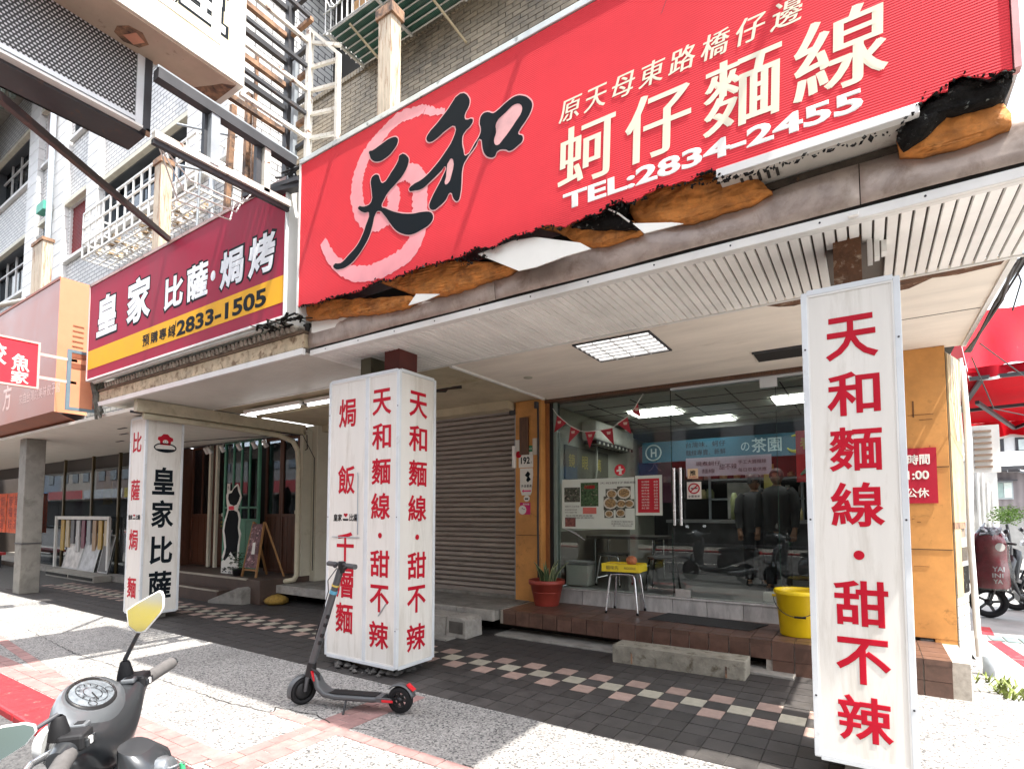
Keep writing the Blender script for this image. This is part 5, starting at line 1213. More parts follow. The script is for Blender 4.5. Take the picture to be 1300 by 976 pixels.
# bay with window, barred balcony and green corrugated sheet above
MB().box(-8.1, -1.0, 6.3, 6.35, 8.44, 11.2).build('window_wall', M_gap, bb)
bal = MB()
M_bars = mat('bar_white', (.58,.58,.56), .45, metal=.2, var=.2, dirt=(.16,.11,.08), dlo=.58, dhi=.7, ds=9)
zb = 8.42
for i in range(30):
    y = 4.58 + (i % 6)*.16
    pass
for j in range(7): bal.tube([(-6.35,4.80+j*.11,zb),(-1.2,4.80+j*.11,zb)], .011, 5)
for i in range(6): bal.bar((-6.3+i*1.0,4.78,zb-.02),(-6.3+i*1.0,5.5,zb-.02), .035)
for i in range(44): bal.tube([(-6.35+i*.12,4.79,zb),(-6.35+i*.12,4.79,9.5)], .009, 4)
for z in (8.44,8.75,9.2,9.5): bal.tube([(-6.4,4.79,z),(-1.2,4.79,z)], .012, 5)
for j in range(8): bal.tube([(-6.37,4.80+j*.095,zb),(-6.37,4.80+j*.095,9.5)], .009, 4)
bal.build('window_grille', M_bars, bb)
scr = MB()
for i in range(9):
    cx = -6.1+i*.55
    for s_ in (-1,1):
        scr.tube([(cx+s_*(.03+.10*t*.16)*math.cos(t*.55), 4.77, 8.95+(.03+.10*t*.16)*math.sin(t*.55)*1.4) for t in range(12)], .010, 5)
scr.build('grille_scrolls', M_bars, bb)
MB().box(-6.3,-1.2,4.84,5.48,8.46,8.48).build('balcony_sheet', wave_bump(mat('corrugated_green', (.04,.13,.10), .5, var=.3, dirt=(.15,.17,.15), dlo=.5, dhi=.8, ds=4), 'X', 12, .8, .4), bb)
for i in range(3): MB().box(-5.9+i*1.1,-5.3+i*1.1,4.9,5.3,8.49,8.75).build('balcony_box', mat('cardboard%d' % (i%2), ((.4,.22,.08),(.3,.3,.28))[i%2], .7, var=.4), bb)
for (x, z) in ((-5.55,7.95),(-4.3,7.95),(-2.75,7.95),(-1.5,7.9)): MB().tube([(x-.35,4.85,8.40),(x,5.48,z-.15)], .018, 6).build('brace_rod', mat('brace_brass', (.42,.34,.22), .5, metal=.3), bb)
# timber boxed post behind the sign
tp_ = thing('timber_post', 'pale rust stained post with a dark cap standing behind the red sign', 'post', (-4.35, 4, 5))
MB().box(-4.33,-4.13,3.95,4.10,4.9,6.93).build('shaft', M_plank, tp_, bev=.006)
MB().box(-4.36,-4.10,3.93,4.12,6.90,7.02).build('cap', M_rusty, tp_, bev=.004)
tp2 = thing('timber_post', 'rust stained post with a dark cap above the maroon sign', 'post', (-8.1, 3.5, 5))
MB().box(-8.28,-8.08,3.45,3.6,4.8,6.42).build('shaft', M_plank, tp2, bev=.006)
MB().box(-8.30,-8.06,3.43,3.62,6.40,6.48).build('cap', M_rusty, tp2, bev=.004)
tp3 = thing('timber_post', 'pale rust stained post standing above the dusky red box sign', 'post', (-13, 3.5, 5))
MB().box(-13.15,-12.6,3.45,3.6,4.9,6.60).build('shaft', M_plank, tp3, bev=.006)
MB().box(-13.17,-12.58,3.43,3.62,6.56,6.62).build('cap', M_rusty, tp3)
# added awning, unseen above the view, that shades the sidewalk
ua = thing('added_shade_awning', 'grey sheet awning added out of view to shade the sidewalk', 'awning', (-1.2, 2.5, 6.4))
MB().box(-3.4, 1.0, 2.08, 2.95, 6.40, 6.43).build('sheet', M_grey, ua)
for x in (-3.3, -1.2, .7): MB().bar((x, 2.1, 6.38), (x, 5.48, 6.9) if x > 0 else (x, 3.3, 6.6), .04).build('strut', M_dark, ua)

# ---- white tiled building
M_wt = tile_mat('white_tile', (.62,.61,.60), (.53,.53,.53), (.17,.17,.18), .24, .085, msize=.12)
M_wt2 = tile_mat('white_tile_side', (.64,.64,.63), (.56,.56,.56), (.13,.13,.14), .30, .11, axis='Y', msize=.10)
M_wb = mat('white_block_tile', (.58,.575,.57), .45, var=.08, vs=3, rnd=.06, dirt=(.42,.42,.42), dlo=.6, dhi=.8, ds=3)
M_lint = mat('lintel_cream', (.55,.52,.43), .6, var=.12, dirt=(.3,.28,.22), dlo=.58, dhi=.75, ds=6)
wb = thing('tiled_building', 'white tiled apartment building with maroon window lattices on the left', 'building', (-14, 4.5, 3.2))
def wall(x0, x1, z0, z1, y=4.5, d=.2): MB().box(x0, x1, y, y+d, z0, z1).build('wall', M_wt, wb)
wins = [(-20.3,-17.4,9.88,11.15,'w'),(-20.3,-17.4,7.1,8.38,'w'),(-16.55,-15.6,9.95,11.27,'l'),(-16.45,-15.5,7.15,8.38,'w'),(-14.75,-13.62,9.95,11.1,'w'),(-14.78,-13.62,7.15,8.38,'l'),(-12.95,-9.45,7.15,8.25,'w'),(-12.95,-9.45,10.0,11.15,'w'),(-20.3,-17.4,12.7,13.95,'w'),(-16.55,-15.6,12.7,13.95,'w'),(-14.75,-13.62,12.75,13.9,'l'),(-12.95,-9.45,12.8,13.95,'w'),(-27,-22,9.88,11.15,'w'),(-27,-22,7.1,8.38,'w')]
xs = sorted(set([-30,-8.15] + [w_[0] for w_ in wins] + [w_[1] for w_ in wins])); zs_ = sorted(set([3.2,16.5] + [w_[2] for w_ in wins] + [w_[3] for w_ in wins]))
wm = MB()
for a, b_ in zip(xs, xs[1:]):
    for c_, d_ in zip(zs_, zs_[1:]):
        mx_, mz_ = (a+b_)/2, (c_+d_)/2
        if any(w_[0] < mx_ < w_[1] and w_[2] < mz_ < w_[3] for w_ in wins): continue
        wm.add([(a,4.5,c_),(b_,4.5,c_),(b_,4.5,d_),(a,4.5,d_)], [(0,1,2,3)])
wm.build('wall', M_wt, wb)
MB().box(-30,-8.16,4.9,5.2,3.2,16.5).build('inner_wall', M_gap, wb)
M_lat = mat('lattice_maroon', (.22,.018,.022), .5, var=.2)
M_wfr = mat('window_frame', (.10,.11,.12), .35, metal=.4)
for (x0,x1,z0,z1,k) in wins:
    wo_ = MB().box(x0,x0+.03,4.5,4.75,z0,z1).box(x1-.03,x1,4.5,4.75,z0,z1).box(x0+.03,x1-.03,4.5,4.75,z0,z0+.03).box(x0+.03,x1-.03,4.5,4.75,z1-.03,z1).build('window', M_wfr if k == 'w' else M_wb, wb)
    MB().box(x0-.06,x1+.06,4.40,4.50,z1,z1+.09).build('lintel', M_lint, wo_)
    MB().box(x0-.05,x1+.05,4.42,4.50,z0-.07,z0).build('sill', M_wb, wo_)
    if k == 'w':
        MB().box(x0+.03,x1-.03,4.68,4.685,z0+.03,z1-.03).build('pane', M_glass2, wo_)
        n = max(2, round((x1-x0)/.75)); fr = MB()
        for i in range(1, n): x = x0+(x1-x0)*i/n; fr.box(x-.02,x+.02,4.62,4.66,z0+.03,z1-.03)
        fr.box(x0+.03,x1-.03,4.622,4.658,z1-.36,z1-.32); fr.build('mullion', M_wb if x0 < -15 else M_wfr, wo_)
        cu_ = MB()
        for i in range(n):
            if i % 2 == 0: x = x0+(x1-x0)*i/n; cu_.box(x+.06,x+(x1-x0)/n-.1,4.8,4.81,z0+.03,z1-.03)
        cu_.build('curtain', mat('curtain_pale', (.45,.50,.56), .8, var=.15), wo_)
    else:
        la = MB(); n = 22
        s_ = .10
        q = -(z1-z0)
        while q < (x1-x0):
            a0 = max(0, q); b0 = a0 - q; a1 = min(x1-x0, q+(z1-z0)); b1 = a1 - q
            la.bar((x0+a0,4.56,z0+b0),(x0+a1,4.56,z0+b1),.035); q += s_
        q = 0
        while q < (x1-x0)+(z1-z0):
            a0 = max(0, q-(z1-z0)); b0 = q-a0; a1 = min(x1-x0, q); b1 = q-a1
            la.bar((x0+a0,4.60,z0+b0),(x0+a1,4.60,z0+b1),.03); q += s_
        la.build('lattice', M_lat, wo_)
        MB().box(x0,x1,4.72,4.73,z0,z1).build('backing', mat('lattice_back', (.10,.01,.012), .7), wo_)
# piers of larger block tiles standing proud
for (x0,x1) in ((-17.3,-16.62),(-15.48,-14.85),(-13.58,-13.02),(-9.4,-8.9),(-8.45,-8.15)):
    bw = MB().box(.006,(x1-x0)-.006,4.38-4.5,0,.006,.274).mesh('block', M_wb)
    for i in range(30):
        z = 6.2+i*.28
        if z > 14.3: break
        if z < 7.0 and x0 > -14: continue
        inst('block', bw, (x0, 4.5, z), wb)
MB().box(-8.155,-8.15,4.5,9.0,3.2,16.5).build('side_wall', M_wt2, wb)
bw = MB().box(0,.012,.0,.26,.004,.29).mesh('block', M_wb)
for i in range(20): inst('block', bw, (-8.152, 4.5, 6.6+i*.30), wb)
dn = thing('downpipe', 'pale grey vertical drain pipe on the white tiled building', 'pipe', (-15.3, 4.3, 5))
MB().tube([(-15.42,4.30,5),(-15.42,4.30,14)], .06, 8).build('pipe', mat('pipe_pale', (.42,.46,.50), .45), dn)
MB().box(-15.9,-15.45,4.2,4.34,8.42,8.62).build('green_bracket', mat('bracket_green', (.05,.30,.22), .5), dn)
dn2 = thing('downpipe', 'thin grey drain pipe at the corner of the white tiled building above the maroon sign', 'pipe', (-9.0, 4.3, 5))
MB().tube([(-8.62,4.42,4.9),(-8.62,4.42,9.6)], .045, 8).build('pipe', MATS['pipe_pale'], dn2)
# white barred cage under the windows
cg = thing('window_cage', 'white barred balcony cage with clutter on the white tiled building', 'balcony cage', (-10.3, 4.2, 6.33))
M_wbar = mat('cage_white', (.70,.70,.68), .45, var=.1, dirt=(.38,.3,.22), dlo=.62, dhi=.75, ds=8)
cm = MB()
for z in (6.34, 6.62, 6.92, 7.20):
    cm.bar((-12.35,3.97,z),(-8.2,3.97,z),.03); cm.bar((-12.35,3.97,z),(-12.35,4.5,z),.03); cm.bar((-8.2,3.97,z),(-8.2,4.5,z),.03)
for i in range(15): cm.bar((-12.35+i*.2965,3.97,6.34),(-12.35+i*.2965,3.97,7.2),.026)
cm.build('front_bars', M_wbar, cg)
cm = MB()
for i in range(22): cm.bar((-12.35+i*.1976,3.97,6.34),(-12.35+i*.1976,4.5,6.34),.02)
for j in range(3): cm.bar((-12.35,4.1+j*.14,6.335),(-8.2,4.1+j*.14,6.335),.022)
cm.build('floor_bars', M_wbar, cg)
random.seed(21)
cl = MB()
for i in range(60):
    x = random.uniform(-12.1,-8.4); y = random.uniform(4.02,4.4); r = random.uniform(.03,.12)
    cl.box(x,x+r,y,y+r*.8,6.36,6.36+r*random.uniform(.4,1.8))
cl.build('clutter', mat('clutter_tan', (.42,.30,.18), .7, var=.9, vs=3, dirt=(.7,.7,.68), dlo=.5, dhi=.55, ds=3), cg, kind='stuff')
for (a, b_) in (((-8.0,3.6,7.0),(-7.0,3.9,6.6)),((-7.9,3.9,7.0),(-8.0,3.9,5.4)),((-8.0,3.6,6.4),(-7.2,4.1,6.2))): MB().tube([a,b_], .018, 5).build('stay_rod', M_grey, cg)
# dark mossy eave top left
ev = thing('old_eave', 'dark mossy ragged eave of an old roof at the upper left', 'eave', (-20, 3.4, 11))
em = MB(); random.seed(4)
for i in range(160):
    x = random.uniform(-24,-15.5); l = random.uniform(.5,1.8)*(1 - (x+24)/14)
    em.bar((x,3.6,12.6),(x+random.uniform(-.1,.1),3.6+random.uniform(0,.3),12.3-l*1.5),random.uniform(.03,.12))
o = em.build('moss_fringe', mat('moss_dark', (.07,.08,.065), .9, var=.6, vs=7), ev); o['kind'] = 'stuff'
MB().box(-26,-15.3,3.3,4.5,12.5,12.8).build('slab', M_conc, ev)

# ================================================================ PROJECTING SIGNS AND THEIR STEEL RACK (upper left)
by = thing('projecting_sign', 'big cream projecting sign with outlined white characters and rusty underside', 'sign', (-4.8, 2.0, 5.4))
Xs = -4.62
MB().box(Xs-.02,Xs,0.6,2.56,5.40,7.6).build('face', mat('yellow_mottled', (.60,.52,.33), .5, var=.18, vs=14, dirt=(.66,.62,.52), dlo=.45, dhi=.6, ds=9), by)
MB().box(Xs-.38,Xs+.01,2.56,2.62,5.36,7.6).build('end_edge', mat('edge_cream', (.66,.63,.56), .5, dirt=(.4,.25,.12), dlo=.66, dhi=.75, ds=5), by)
MB().box(Xs-.01,Xs+.012,.6,2.56,5.36,5.40).build('lower_rim', MATS['edge_cream'], by)
MB().box(Xs+.0015,Xs+.004,.6,2.40,5.60,5.68).build('white_band', MATS['edge_cream'], by)
MB().box(Xs+.0015,Xs+.004,2.32,2.40,5.68,7.6).build('white_band', MATS['edge_cream'], by)
MB().box(Xs-.38,Xs-.01,.6,2.56,5.345,5.36).build('underside', mat('underside_beige', (.46,.37,.28), .6, var=.12, dirt=(.10,.04,.02), dlo=.60, dhi=.68, ds=2.6), by)
MB().box(Xs-.40,Xs-.38,.6,2.6,5.36,7.6).build('back', M_frame, by)
flat('rust_hole', [(1.72,-.30),(1.80,-.34),(1.90,-.30),(1.93,-.20),(1.85,-.12),(1.76,-.14),(1.71,-.22)], lambda u,v,d: (Xs+v, u, 5.344-d), .0, .002, M_rusty, by)
flat('pink_patch', [(1.77,-.27),(1.86,-.30),(1.90,-.2),(1.82,-.16)], lambda u,v,d: (Xs+v, u, 5.341-d), .0, .002, mat('pink_primer',(.6,.28,.18),.6), by)
flat('rust_hole', [(2.36,-.37),(2.56,-.37),(2.56,-.02),(2.48,-.10),(2.44,-.2),(2.40,-.28)], lambda u,v,d: (Xs+v, u, 5.344-d), .0, .002, M_rusty, by)
letters('letter_outline', [('產', 2.21, 6.04, .52, .80, .05), ('地', 1.6, 6.04, .52, .80, .05)], side(Xs), M_ink, by, base=.0015)
letters('lettering', [('產', 2.21, 6.04, .46, .72, .018), ('地', 1.6, 6.04, .46, .72, .018)], side(Xs), mat('pure_white', (.85,.85,.84), .4), by, base=.004)
bp_ = thing('display_panel', 'black perforated projecting display panel with a white frame', 'display panel', (-5, 1.4, 4.75))
Xb = -5.0
def perf_mat():
    m = bpy.data.materials.new('perforated_mesh'); m.use_nodes = True; t = m.node_tree; b = t.nodes['Principled BSDF']; L = t.links.new
    g = t.nodes.new('ShaderNodeNewGeometry'); mp = t.nodes.new('ShaderNodeMapping'); mp.inputs['Scale'].default_value = (0, 34, 40); L(g.outputs['Position'], mp.inputs['Vector'])
    sp = t.nodes.new('ShaderNodeSeparateXYZ'); L(mp.outputs[0], sp.inputs[0])
    fl = t.nodes.new('ShaderNodeMath'); fl.operation = 'FLOOR'; L(sp.outputs['Z'], fl.inputs[0])
    hf = t.nodes.new('ShaderNodeMath'); hf.operation = 'MULTIPLY'; hf.inputs[1].default_value = .5; L(fl.outputs[0], hf.inputs[0])
    ad = t.nodes.new('ShaderNodeMath'); ad.operation = 'ADD'; L(sp.outputs['Y'], ad.inputs[0]); L(hf.outputs[0], ad.inputs[1])
    out = []
    for s_ in (ad.outputs[0], sp.outputs['Z']):
        f = t.nodes.new('ShaderNodeMath'); f.operation = 'FRACT'; L(s_, f.inputs[0])
        su = t.nodes.new('ShaderNodeMath'); su.operation = 'SUBTRACT'; su.inputs[1].default_value = .5; L(f.outputs[0], su.inputs[0])
        pw = t.nodes.new('ShaderNodeMath'); pw.operation = 'POWER'; pw.inputs[1].default_value = 2; L(su.outputs[0], pw.inputs[0]); out.append(pw)
    ss = t.nodes.new('ShaderNodeMath'); ss.operation = 'ADD'; L(out[0].outputs[0], ss.inputs[0]); L(out[1].outputs[0], ss.inputs[1])
    lt = t.nodes.new('ShaderNodeMath'); lt.operation = 'LESS_THAN'; lt.inputs[1].default_value = .085; L(ss.outputs[0], lt.inputs[0])
    mi = t.nodes.new('ShaderNodeMix'); mi.data_type = 'RGBA'; mi.inputs['A'].default_value = (.02,.02,.02,1); mi.inputs['B'].default_value = (.55,.55,.56,1); L(lt.outputs[0], mi.inputs['Factor'])
    L(mi.outputs['Result'], b.inputs['Base Color']); b.inputs['Roughness'].default_value = .5
    bp = t.nodes.new('ShaderNodeBump'); bp.inputs['Strength'].default_value = .3; bp.inputs['Distance'].default_value = .004; L(lt.outputs[0], bp.inputs['Height']); L(bp.outputs[0], b.inputs['Normal'])
    return m
MB().box(Xb-.03,Xb,.35,1.92,4.80,5.62).build('mesh_face', perf_mat(), bp_)
MB().box(Xb-.05,Xb+.012,1.92,1.975,4.74,5.50).build('white_edge', M_frame, bp_)
MB().box(Xb-.06,Xb+.02,1.975,2.03,4.72,5.62).build('black_edge', M_dark, bp_)
MB().box(Xb-.06,Xb+.02,.35,2.03,5.55,5.66).build('black_edge', M_dark, bp_)
MB().box(Xb-.05,Xb+.012,.35,1.92,4.765,4.80).build('white_edge', M_frame, bp_)
MB().box(Xb-.05,Xb+.022,.35,1.975,4.725,4.745).build('white_edge', M_trim, bp_)
MB().box(Xb-.36,Xb-.05,.35,2.02,4.70,4.75).build('underside', M_dark, bp_)
MB().box(Xb-.36,Xb-.34,.35,2.0,4.70,5.66).build('back', M_dark, bp_)
MB().box(Xb+.0,Xb+.02,2.0,2.03,4.68,4.74).build('lug', M_rusty, bp_)
rk2 = thing('steel_rack', 'rusty white and dark steel rack holding the projecting signs', 'sign rack', (-4.7, 2.6, 4.6))
X = -4.72
for (a, b_, w_, m) in (((X,1.95,5.06),(X,3.22,5.02),.09,M_dark),((X+.015,1.95,5.12),(X+.015,3.25,5.08),.025,M_grey),((X,1.95,4.55),(X,3.18,4.57),.06,M_steel),((X-.02,1.95,4.50),(X-.02,3.18,4.52),.04,M_dark),
    ((X,2.42,4.55),(X,2.42,5.05),.075,M_grey),((X-.05,2.38,4.55),(X-.05,2.38,5.05),.05,M_dark),((X,2.92,4.56),(X,2.92,5.04),.06,M_steel),((X-.04,2.86,4.56),(X-.04,2.86,5.04),.05,M_dark)):
    MB().bar(a, b_, w_).build('bar', m, rk2)
rackz = (5.30,5.55,5.80,6.05,6.32,6.6,6.9)
for i, z in enumerate(rackz):
    MB().bar((-4.64,2.60,z),(-4.64,3.32,z), .035).build('bar', M_steel if i % 2 == 0 else M_dark, rk2)
    MB().bar((-5.0,2.60,z-.05),(-5.0,3.34,z-.05), .05).build('bar', M_dark if i % 2 == 0 else M_rusty, rk2)
    MB().bar((-5.0,3.32,z-.04),(-4.62,3.32,z-.02), .04).build('bar', M_rusty if i % 2 else M_dark, rk2)
    if z < 6.4: MB().bar((-4.62,3.32,z),(-4.17,3.32,z-.12 if z < 6.1 else z-.25), .03).build('bar', M_steel, rk2)
MB().bar((-4.63,3.31,4.98),(-4.63,3.31,6.45),.055).build('post', M_steel, rk2)
MB().bar((-4.98,3.31,4.6),(-4.98,3.31,7.4),.07).build('post', M_dark, rk2)
MB().bar((-4.18,3.31,4.98),(-4.18,3.31,5.98),.042).build('post', M_steel, rk2)
MB().bar((-4.86,3.30,4.7),(-4.84,3.30,6.2),.05).build('post', M_grey, rk2)
MB().bar((-4.18,3.31,5.98),(-4.62,3.31,6.45),.03).build('bar', M_steel, rk2)
MB().bar((-4.64,2.6,7.1),(-4.64,3.9,7.3),.035).build('bar', M_steel, rk2)
MB().bar((-5.05,3.1,4.74),(-4.60,3.25,4.76),.09,.05).build('bar', M_dark, rk2)
MB().bar((-5.3,3.05,4.78),(-4.60,3.2,4.80),.05,.04).build('bar', M_dark, rk2)
random.seed(31)
for i in range(9): MB().tube([(-4.95+random.uniform(-.1,.15),3.2,4.9+random.uniform(-.1,.1)),(-4.7+random.uniform(-.1,.1),3.22,4.85+random.uniform(-.12,.1)),(-4.55+random.uniform(-.1,.1),3.25,4.82+random.uniform(-.1,.1))], .012, 5).build('wire', M_cable, rk2)
br_ = thing('brace_bar', 'long black diagonal steel brace running down to the maroon sign', 'brace', (-6, 2.2, 4.7))
MB().bar((-4.6,.65,4.35),(-7.22,3.2,4.93),.05,.06).build('bar', mat('brace_black', (.03,.022,.022), .5, var=.4, dirt=(.10,.04,.03), dlo=.55, dhi=.7, ds=5), br_)
br2 = thing('rusty_struts', 'pair of rusty vertical struts standing on the maroon sign', 'struts', (-5.8, 3.3, 4.9))
for x, x2 in ((-6.1,-5.98),(-5.72,-5.66)): MB().bar((x,3.30,4.86),(x2,3.28,6.2),.06).build('strut', M_rusty, br2)
MB().bar((-5.60,3.30,4.86),(-5.52,3.28,6.6),.03).build('strut', M_rusty, br2)
wr2 = thing('loose_cable', 'thin white wires sagging along the steel rack above the maroon sign', 'cable', (-5, 2.7, 4.7))
for k in range(3): MB().tube([(-4.75,1.98,4.55),(-4.85-.1*k,2.3,4.40-.06*k),(-4.9-.1*k,2.8,4.45-.05*k),(-5.3-.2*k,3.18,4.93)], .007, 5).build('wire', M_trim, wr2)
pole = thing('pale_pole', 'pale steel pole lying slanted above the dusky red box sign', 'pole', (-14, 3.3, 5.6))
MB().tube([(-17,3.4,6.1),(-12.6,3.35,5.40)], .05, 8).build('pole', MATS['lintel_cream'], pole)
# ================================================================ RIGHT: CORNER, ALLEY, FAR BUILDINGS
M_peel = mat('peeling_cream', (.46,.34,.19), .7, var=.35, vs=4, dirt=(.35,.18,.07), dlo=.55, dhi=.68, ds=7, bump=.5, bs=18, stretch=(1,1,.5))
cp = thing('corner_pillar', 'peeling cream corner pillar with exposed white tiles beside the orange wall', 'pillar', (.75, 6.7, 0))
MB().prism([(.668,6.50),(.80,6.90),(.80,7.4),(.60,7.4),(.60,6.6),(.668,6.6)], lambda u,v,d: (u, v, d), 0, 3.04).build('core', mat('pillar_core', (.20,.16,.12), .9), cp)
def chf(s, z, d=0):       # point on the chamfered face, s 0..1
    n = Vector((.40,-.132,0)).normalized(); p = Vector((.668,6.50,0)) + Vector((.132,.40,0))*s
    return (p.x + n.x*d, p.y + n.y*d, z)
def chpanel(nm, s0, s1, z0, z1, d, m, par=cp):
    a = [chf(s0,z0),chf(s1,z0),chf(s1,z1),chf(s0,z1)]; b_ = [chf(s0,z0,d),chf(s1,z0,d),chf(s1,z1,d),chf(s0,z1,d)]
    return MB().add(a+b_, [(0,3,2,1),(4,5,6,7),(0,1,5,4),(1,2,6,5),(2,3,7,6),(3,0,4,7)]).build(nm, m, par)
chpanel('cladding', .02, .98, 1.42, 3.02, .012, M_peel); chpanel('cladding', .02, .55, .72, 1.40, .010, M_peel)
M_wtile = mat('white_wall_tile', (.48,.47,.43), .35, var=.12, rnd=.1, dirt=(.3,.25,.2), dlo=.6, dhi=.75, ds=9)
for j in range(12):
    for i in range(2):
        if j > 7 and i == 0: continue
        chpanel('tile', .02+i*.49, .48+i*.49, .02+j*.105, .115+j*.105, .008, M_wtile)
chpanel('dark_scar', .55, 1.0, .75, 1.0, .014, M_char); chpanel('dark_scar', .5, .98, 1.05, 1.18, .012, M_scorch); chpanel('dark_scar', .0,.9,1.36,1.42,.014,M_rusty)
random.seed(8)
for i in range(5):
    s_ = random.uniform(.1,.9); MB().tube([chf(s_,3.0,.03), chf(s_+random.uniform(-.3,.3),2.6,.03), chf(min(1,s_+.3),2.2,.02)], .004, 4).build('thin_wire', M_trim, cp)
MB().tube([(.83,6.95,3.05),(.85,6.9,2.5),(.84,6.95,1.5),(.86,6.95,.3)], .022, 6).tube([(.86,7.1,3.0),(.88,7.05,2.2),(.86,7.1,1.2),(.88,7.05,.1)], .03, 6).build('corner_conduit', M_trim, cp)
edg = thing('roof_edge_cables', 'dark cable bundle and flashing along the right end of the soffit', 'cables', (.8, 5.5, 3.1))
m_ = MB(); random.seed(2)
for k in range(5): m_.tube([(.85+.02*k,4.6+random.uniform(-.1,.1),3.12+.012*k),(.86+random.uniform(-.02,.03),5.3,3.08),(.87+random.uniform(-.02,.02),6.0,3.06+random.uniform(-.03,.03)),(.84+random.uniform(-.03,.03),6.6,3.03)], random.uniform(.008,.016), 5)
m_.build('cable', M_cable, edg)
for q3 in (((.88,6.2,3.0),(1.5,7.4,2.75),(2.6,9,2.9)),((.86,6.5,2.95),(1.15,7.5,2.6),(2.2,9,2.5)),((.9,5.0,3.3),(1.0,5.3,3.2),(.98,5.5,3.05))): MB().tube(list(q3), .006, 5).build('cable', M_cable, edg)
# louvred grey unit on the side wall
lv = thing('louvre_box', 'pale slatted ventilation box on the side wall below the red awning', 'vent box', (1.1, 9, 2.3))
MB().box(1.15,1.42,9.0,9.05,2.02,2.62).build('frame', M_trim, lv)
for i in range(7): MB().box(1.17,1.34,8.97,9.0,2.08+i*.075,2.105+i*.075).build('slat', mat('slat_brown',(.25,.17,.12),.6), lv)
# red awning
M_awn = mat('awning_red', (.42,.008,.02), .7, spec=.1, var=.3, vs=2.5, dirt=(.55,.12,.14), dlo=.62, dhi=.8, ds=1.6, stretch=(3,1,.6))
M_awn2 = mat('awning_red_inner', (.60,.006,.016), .7, spec=.1, var=.12, vs=3)
aw = thing('red_awning', 'red cloth awning with white scalloped edge over the side alley', 'awning', (1.5, 9, 2.7))
n = 40; g = []
for i in range(n+1):
    x = 1.14 + 2.6*i/n
    for j in range(9):
        v = j/8; y = 9.9 - .95*v + .05*math.sin(x*9+v*3); z = 4.35 - 1.0*v - .05*math.sin(v*3.1) + .02*math.sin(x*13)
        g.append((x, y, z))
MB().add(g, [(i*9+j,(i+1)*9+j,(i+1)*9+j+1,i*9+j+1) for i in range(n) for j in range(8)], True).build('top_cloth', M_awn, aw)
def valance(x0, x1, y, zt, zb, nm, m, amp=.06, wl=.42):
    n = 60; a = []; 
    for i in range(n+1):
        x = x0+(x1-x0)*i/n; s_ = abs(math.sin(math.pi*(x-x0)/wl)); a += [(x, y+.02*math.sin(x*17), zt), (x, y+.03*math.sin(x*17), zb-amp*s_)]
    MB().add(a, [(2*i,2*i+2,2*i+3,2*i+1) for i in range(n)], True).build(nm, m, aw)
    b_ = []
    for i in range(n+1):
        x = x0+(x1-x0)*i/n; s_ = abs(math.sin(math.pi*(x-x0)/wl)); z = zb-amp*s_; b_ += [(x, y+.03*math.sin(x*17)-.004, z+.0), (x, y+.03*math.sin(x*17)-.004, z-.035)]
    MB().add(b_, [(2*i,2*i+2,2*i+3,2*i+1) for i in range(n)], True).build('white_piping', mat('piping_white', (.82,.80,.78), .6), aw)
valance(1.14, 3.74, 8.95, 3.36, 3.27, 'front_valance', M_awn)
MB().add([(1.14,8.96,3.30),(3.74,8.96,3.30),(3.74,11.6,2.98),(1.14,11.6,2.98)], [(0,1,2,3)]).build('inner_cloth', M_awn2, aw)
valance(1.14, 3.74, 11.6, 2.98, 2.78, 'rear_valance', M_awn2, .05)
MB().add([(1.14,8.95,3.3),(1.14,9.9,4.35),(1.14,11.6,3.0)], [(0,1,2)]).build('end_cloth', M_awn2, aw)
for (a, b_) in (((1.15,8.95,3.22),(3.7,8.95,3.22)),((1.3,8.98,3.25),(1.2,11.5,2.95)),((1.2,10.2,3.0),(3.7,10.2,3.08)),((1.25,9.2,2.95),(2.0,11.5,2.85)),((2.9,9.1,3.15),(2.0,11.5,2.85)),((3.0,9,3.2),(3.0,11.5,2.95))): MB().bar(a, b_, .045).build('frame_bar', M_dark, aw)
# red leg apron in clear plastic hung over the front of the nearest parked scooter
bg_ = thing('rain_apron', 'dark red leg apron wrapped in clear plastic hung on the nearest alley scooter', 'apron', (1.47, 10.38, .45))
n = 24; rings = []; ax_, ay_ = 1.47, 10.36
for j in range(16):
    v = j/15; z = .44 + v*.80; r = .175 + .014*math.sin(v*9) + .02*(1-v) - (.07*max(0, v-.82)/.18)
    rings.append([(ax_ + r*(1+.07*math.sin(5*a+v*6))*math.cos(a), ay_ + r*.55*(1+.1*math.sin(4*a))*math.sin(a), z) for a in [q*6.2832/n for q in range(n)]])
MB().loft(rings).build('cloth', mat('apron_red', (.34,.03,.045), .65, var=.35, vs=10, bump=.4, bs=15, dirt=(.5,.25,.27), dlo=.6, dhi=.75, ds=6), bg_)
pr_ = [[(x+(x-ax_)*.16, y+(y-ay_)*.25-.01, z-.02 if z < .5 else z+.03*(z-.44)) for x, y, z in r] for r in rings] + [[(ax_+.05*math.cos(a), ay_+.05*math.sin(a), 1.36+.02*math.sin(3*a)) for a in [q*6.2832/n for q in range(n)]]]
MB().loft(pr_, False).build('plastic_wrap', glass_mat('clear_plastic', (.86,.87,.88), 1.5, 2.0, .25), bg_)
random.seed(77)
kn = MB()
for i in range(16): kn.tube([(ax_+random.uniform(-.12,.12), ay_+random.uniform(-.08,.05), 1.20+random.uniform(0,.1)) for _ in range(3)], random.uniform(.012,.03), 6)
kn.build('gathered_top', mat('plastic_grey_fold', (.42,.44,.48), .4, var=.5, vs=18, dirt=(.08,.08,.09), dlo=.55, dhi=.65, ds=14), bg_)
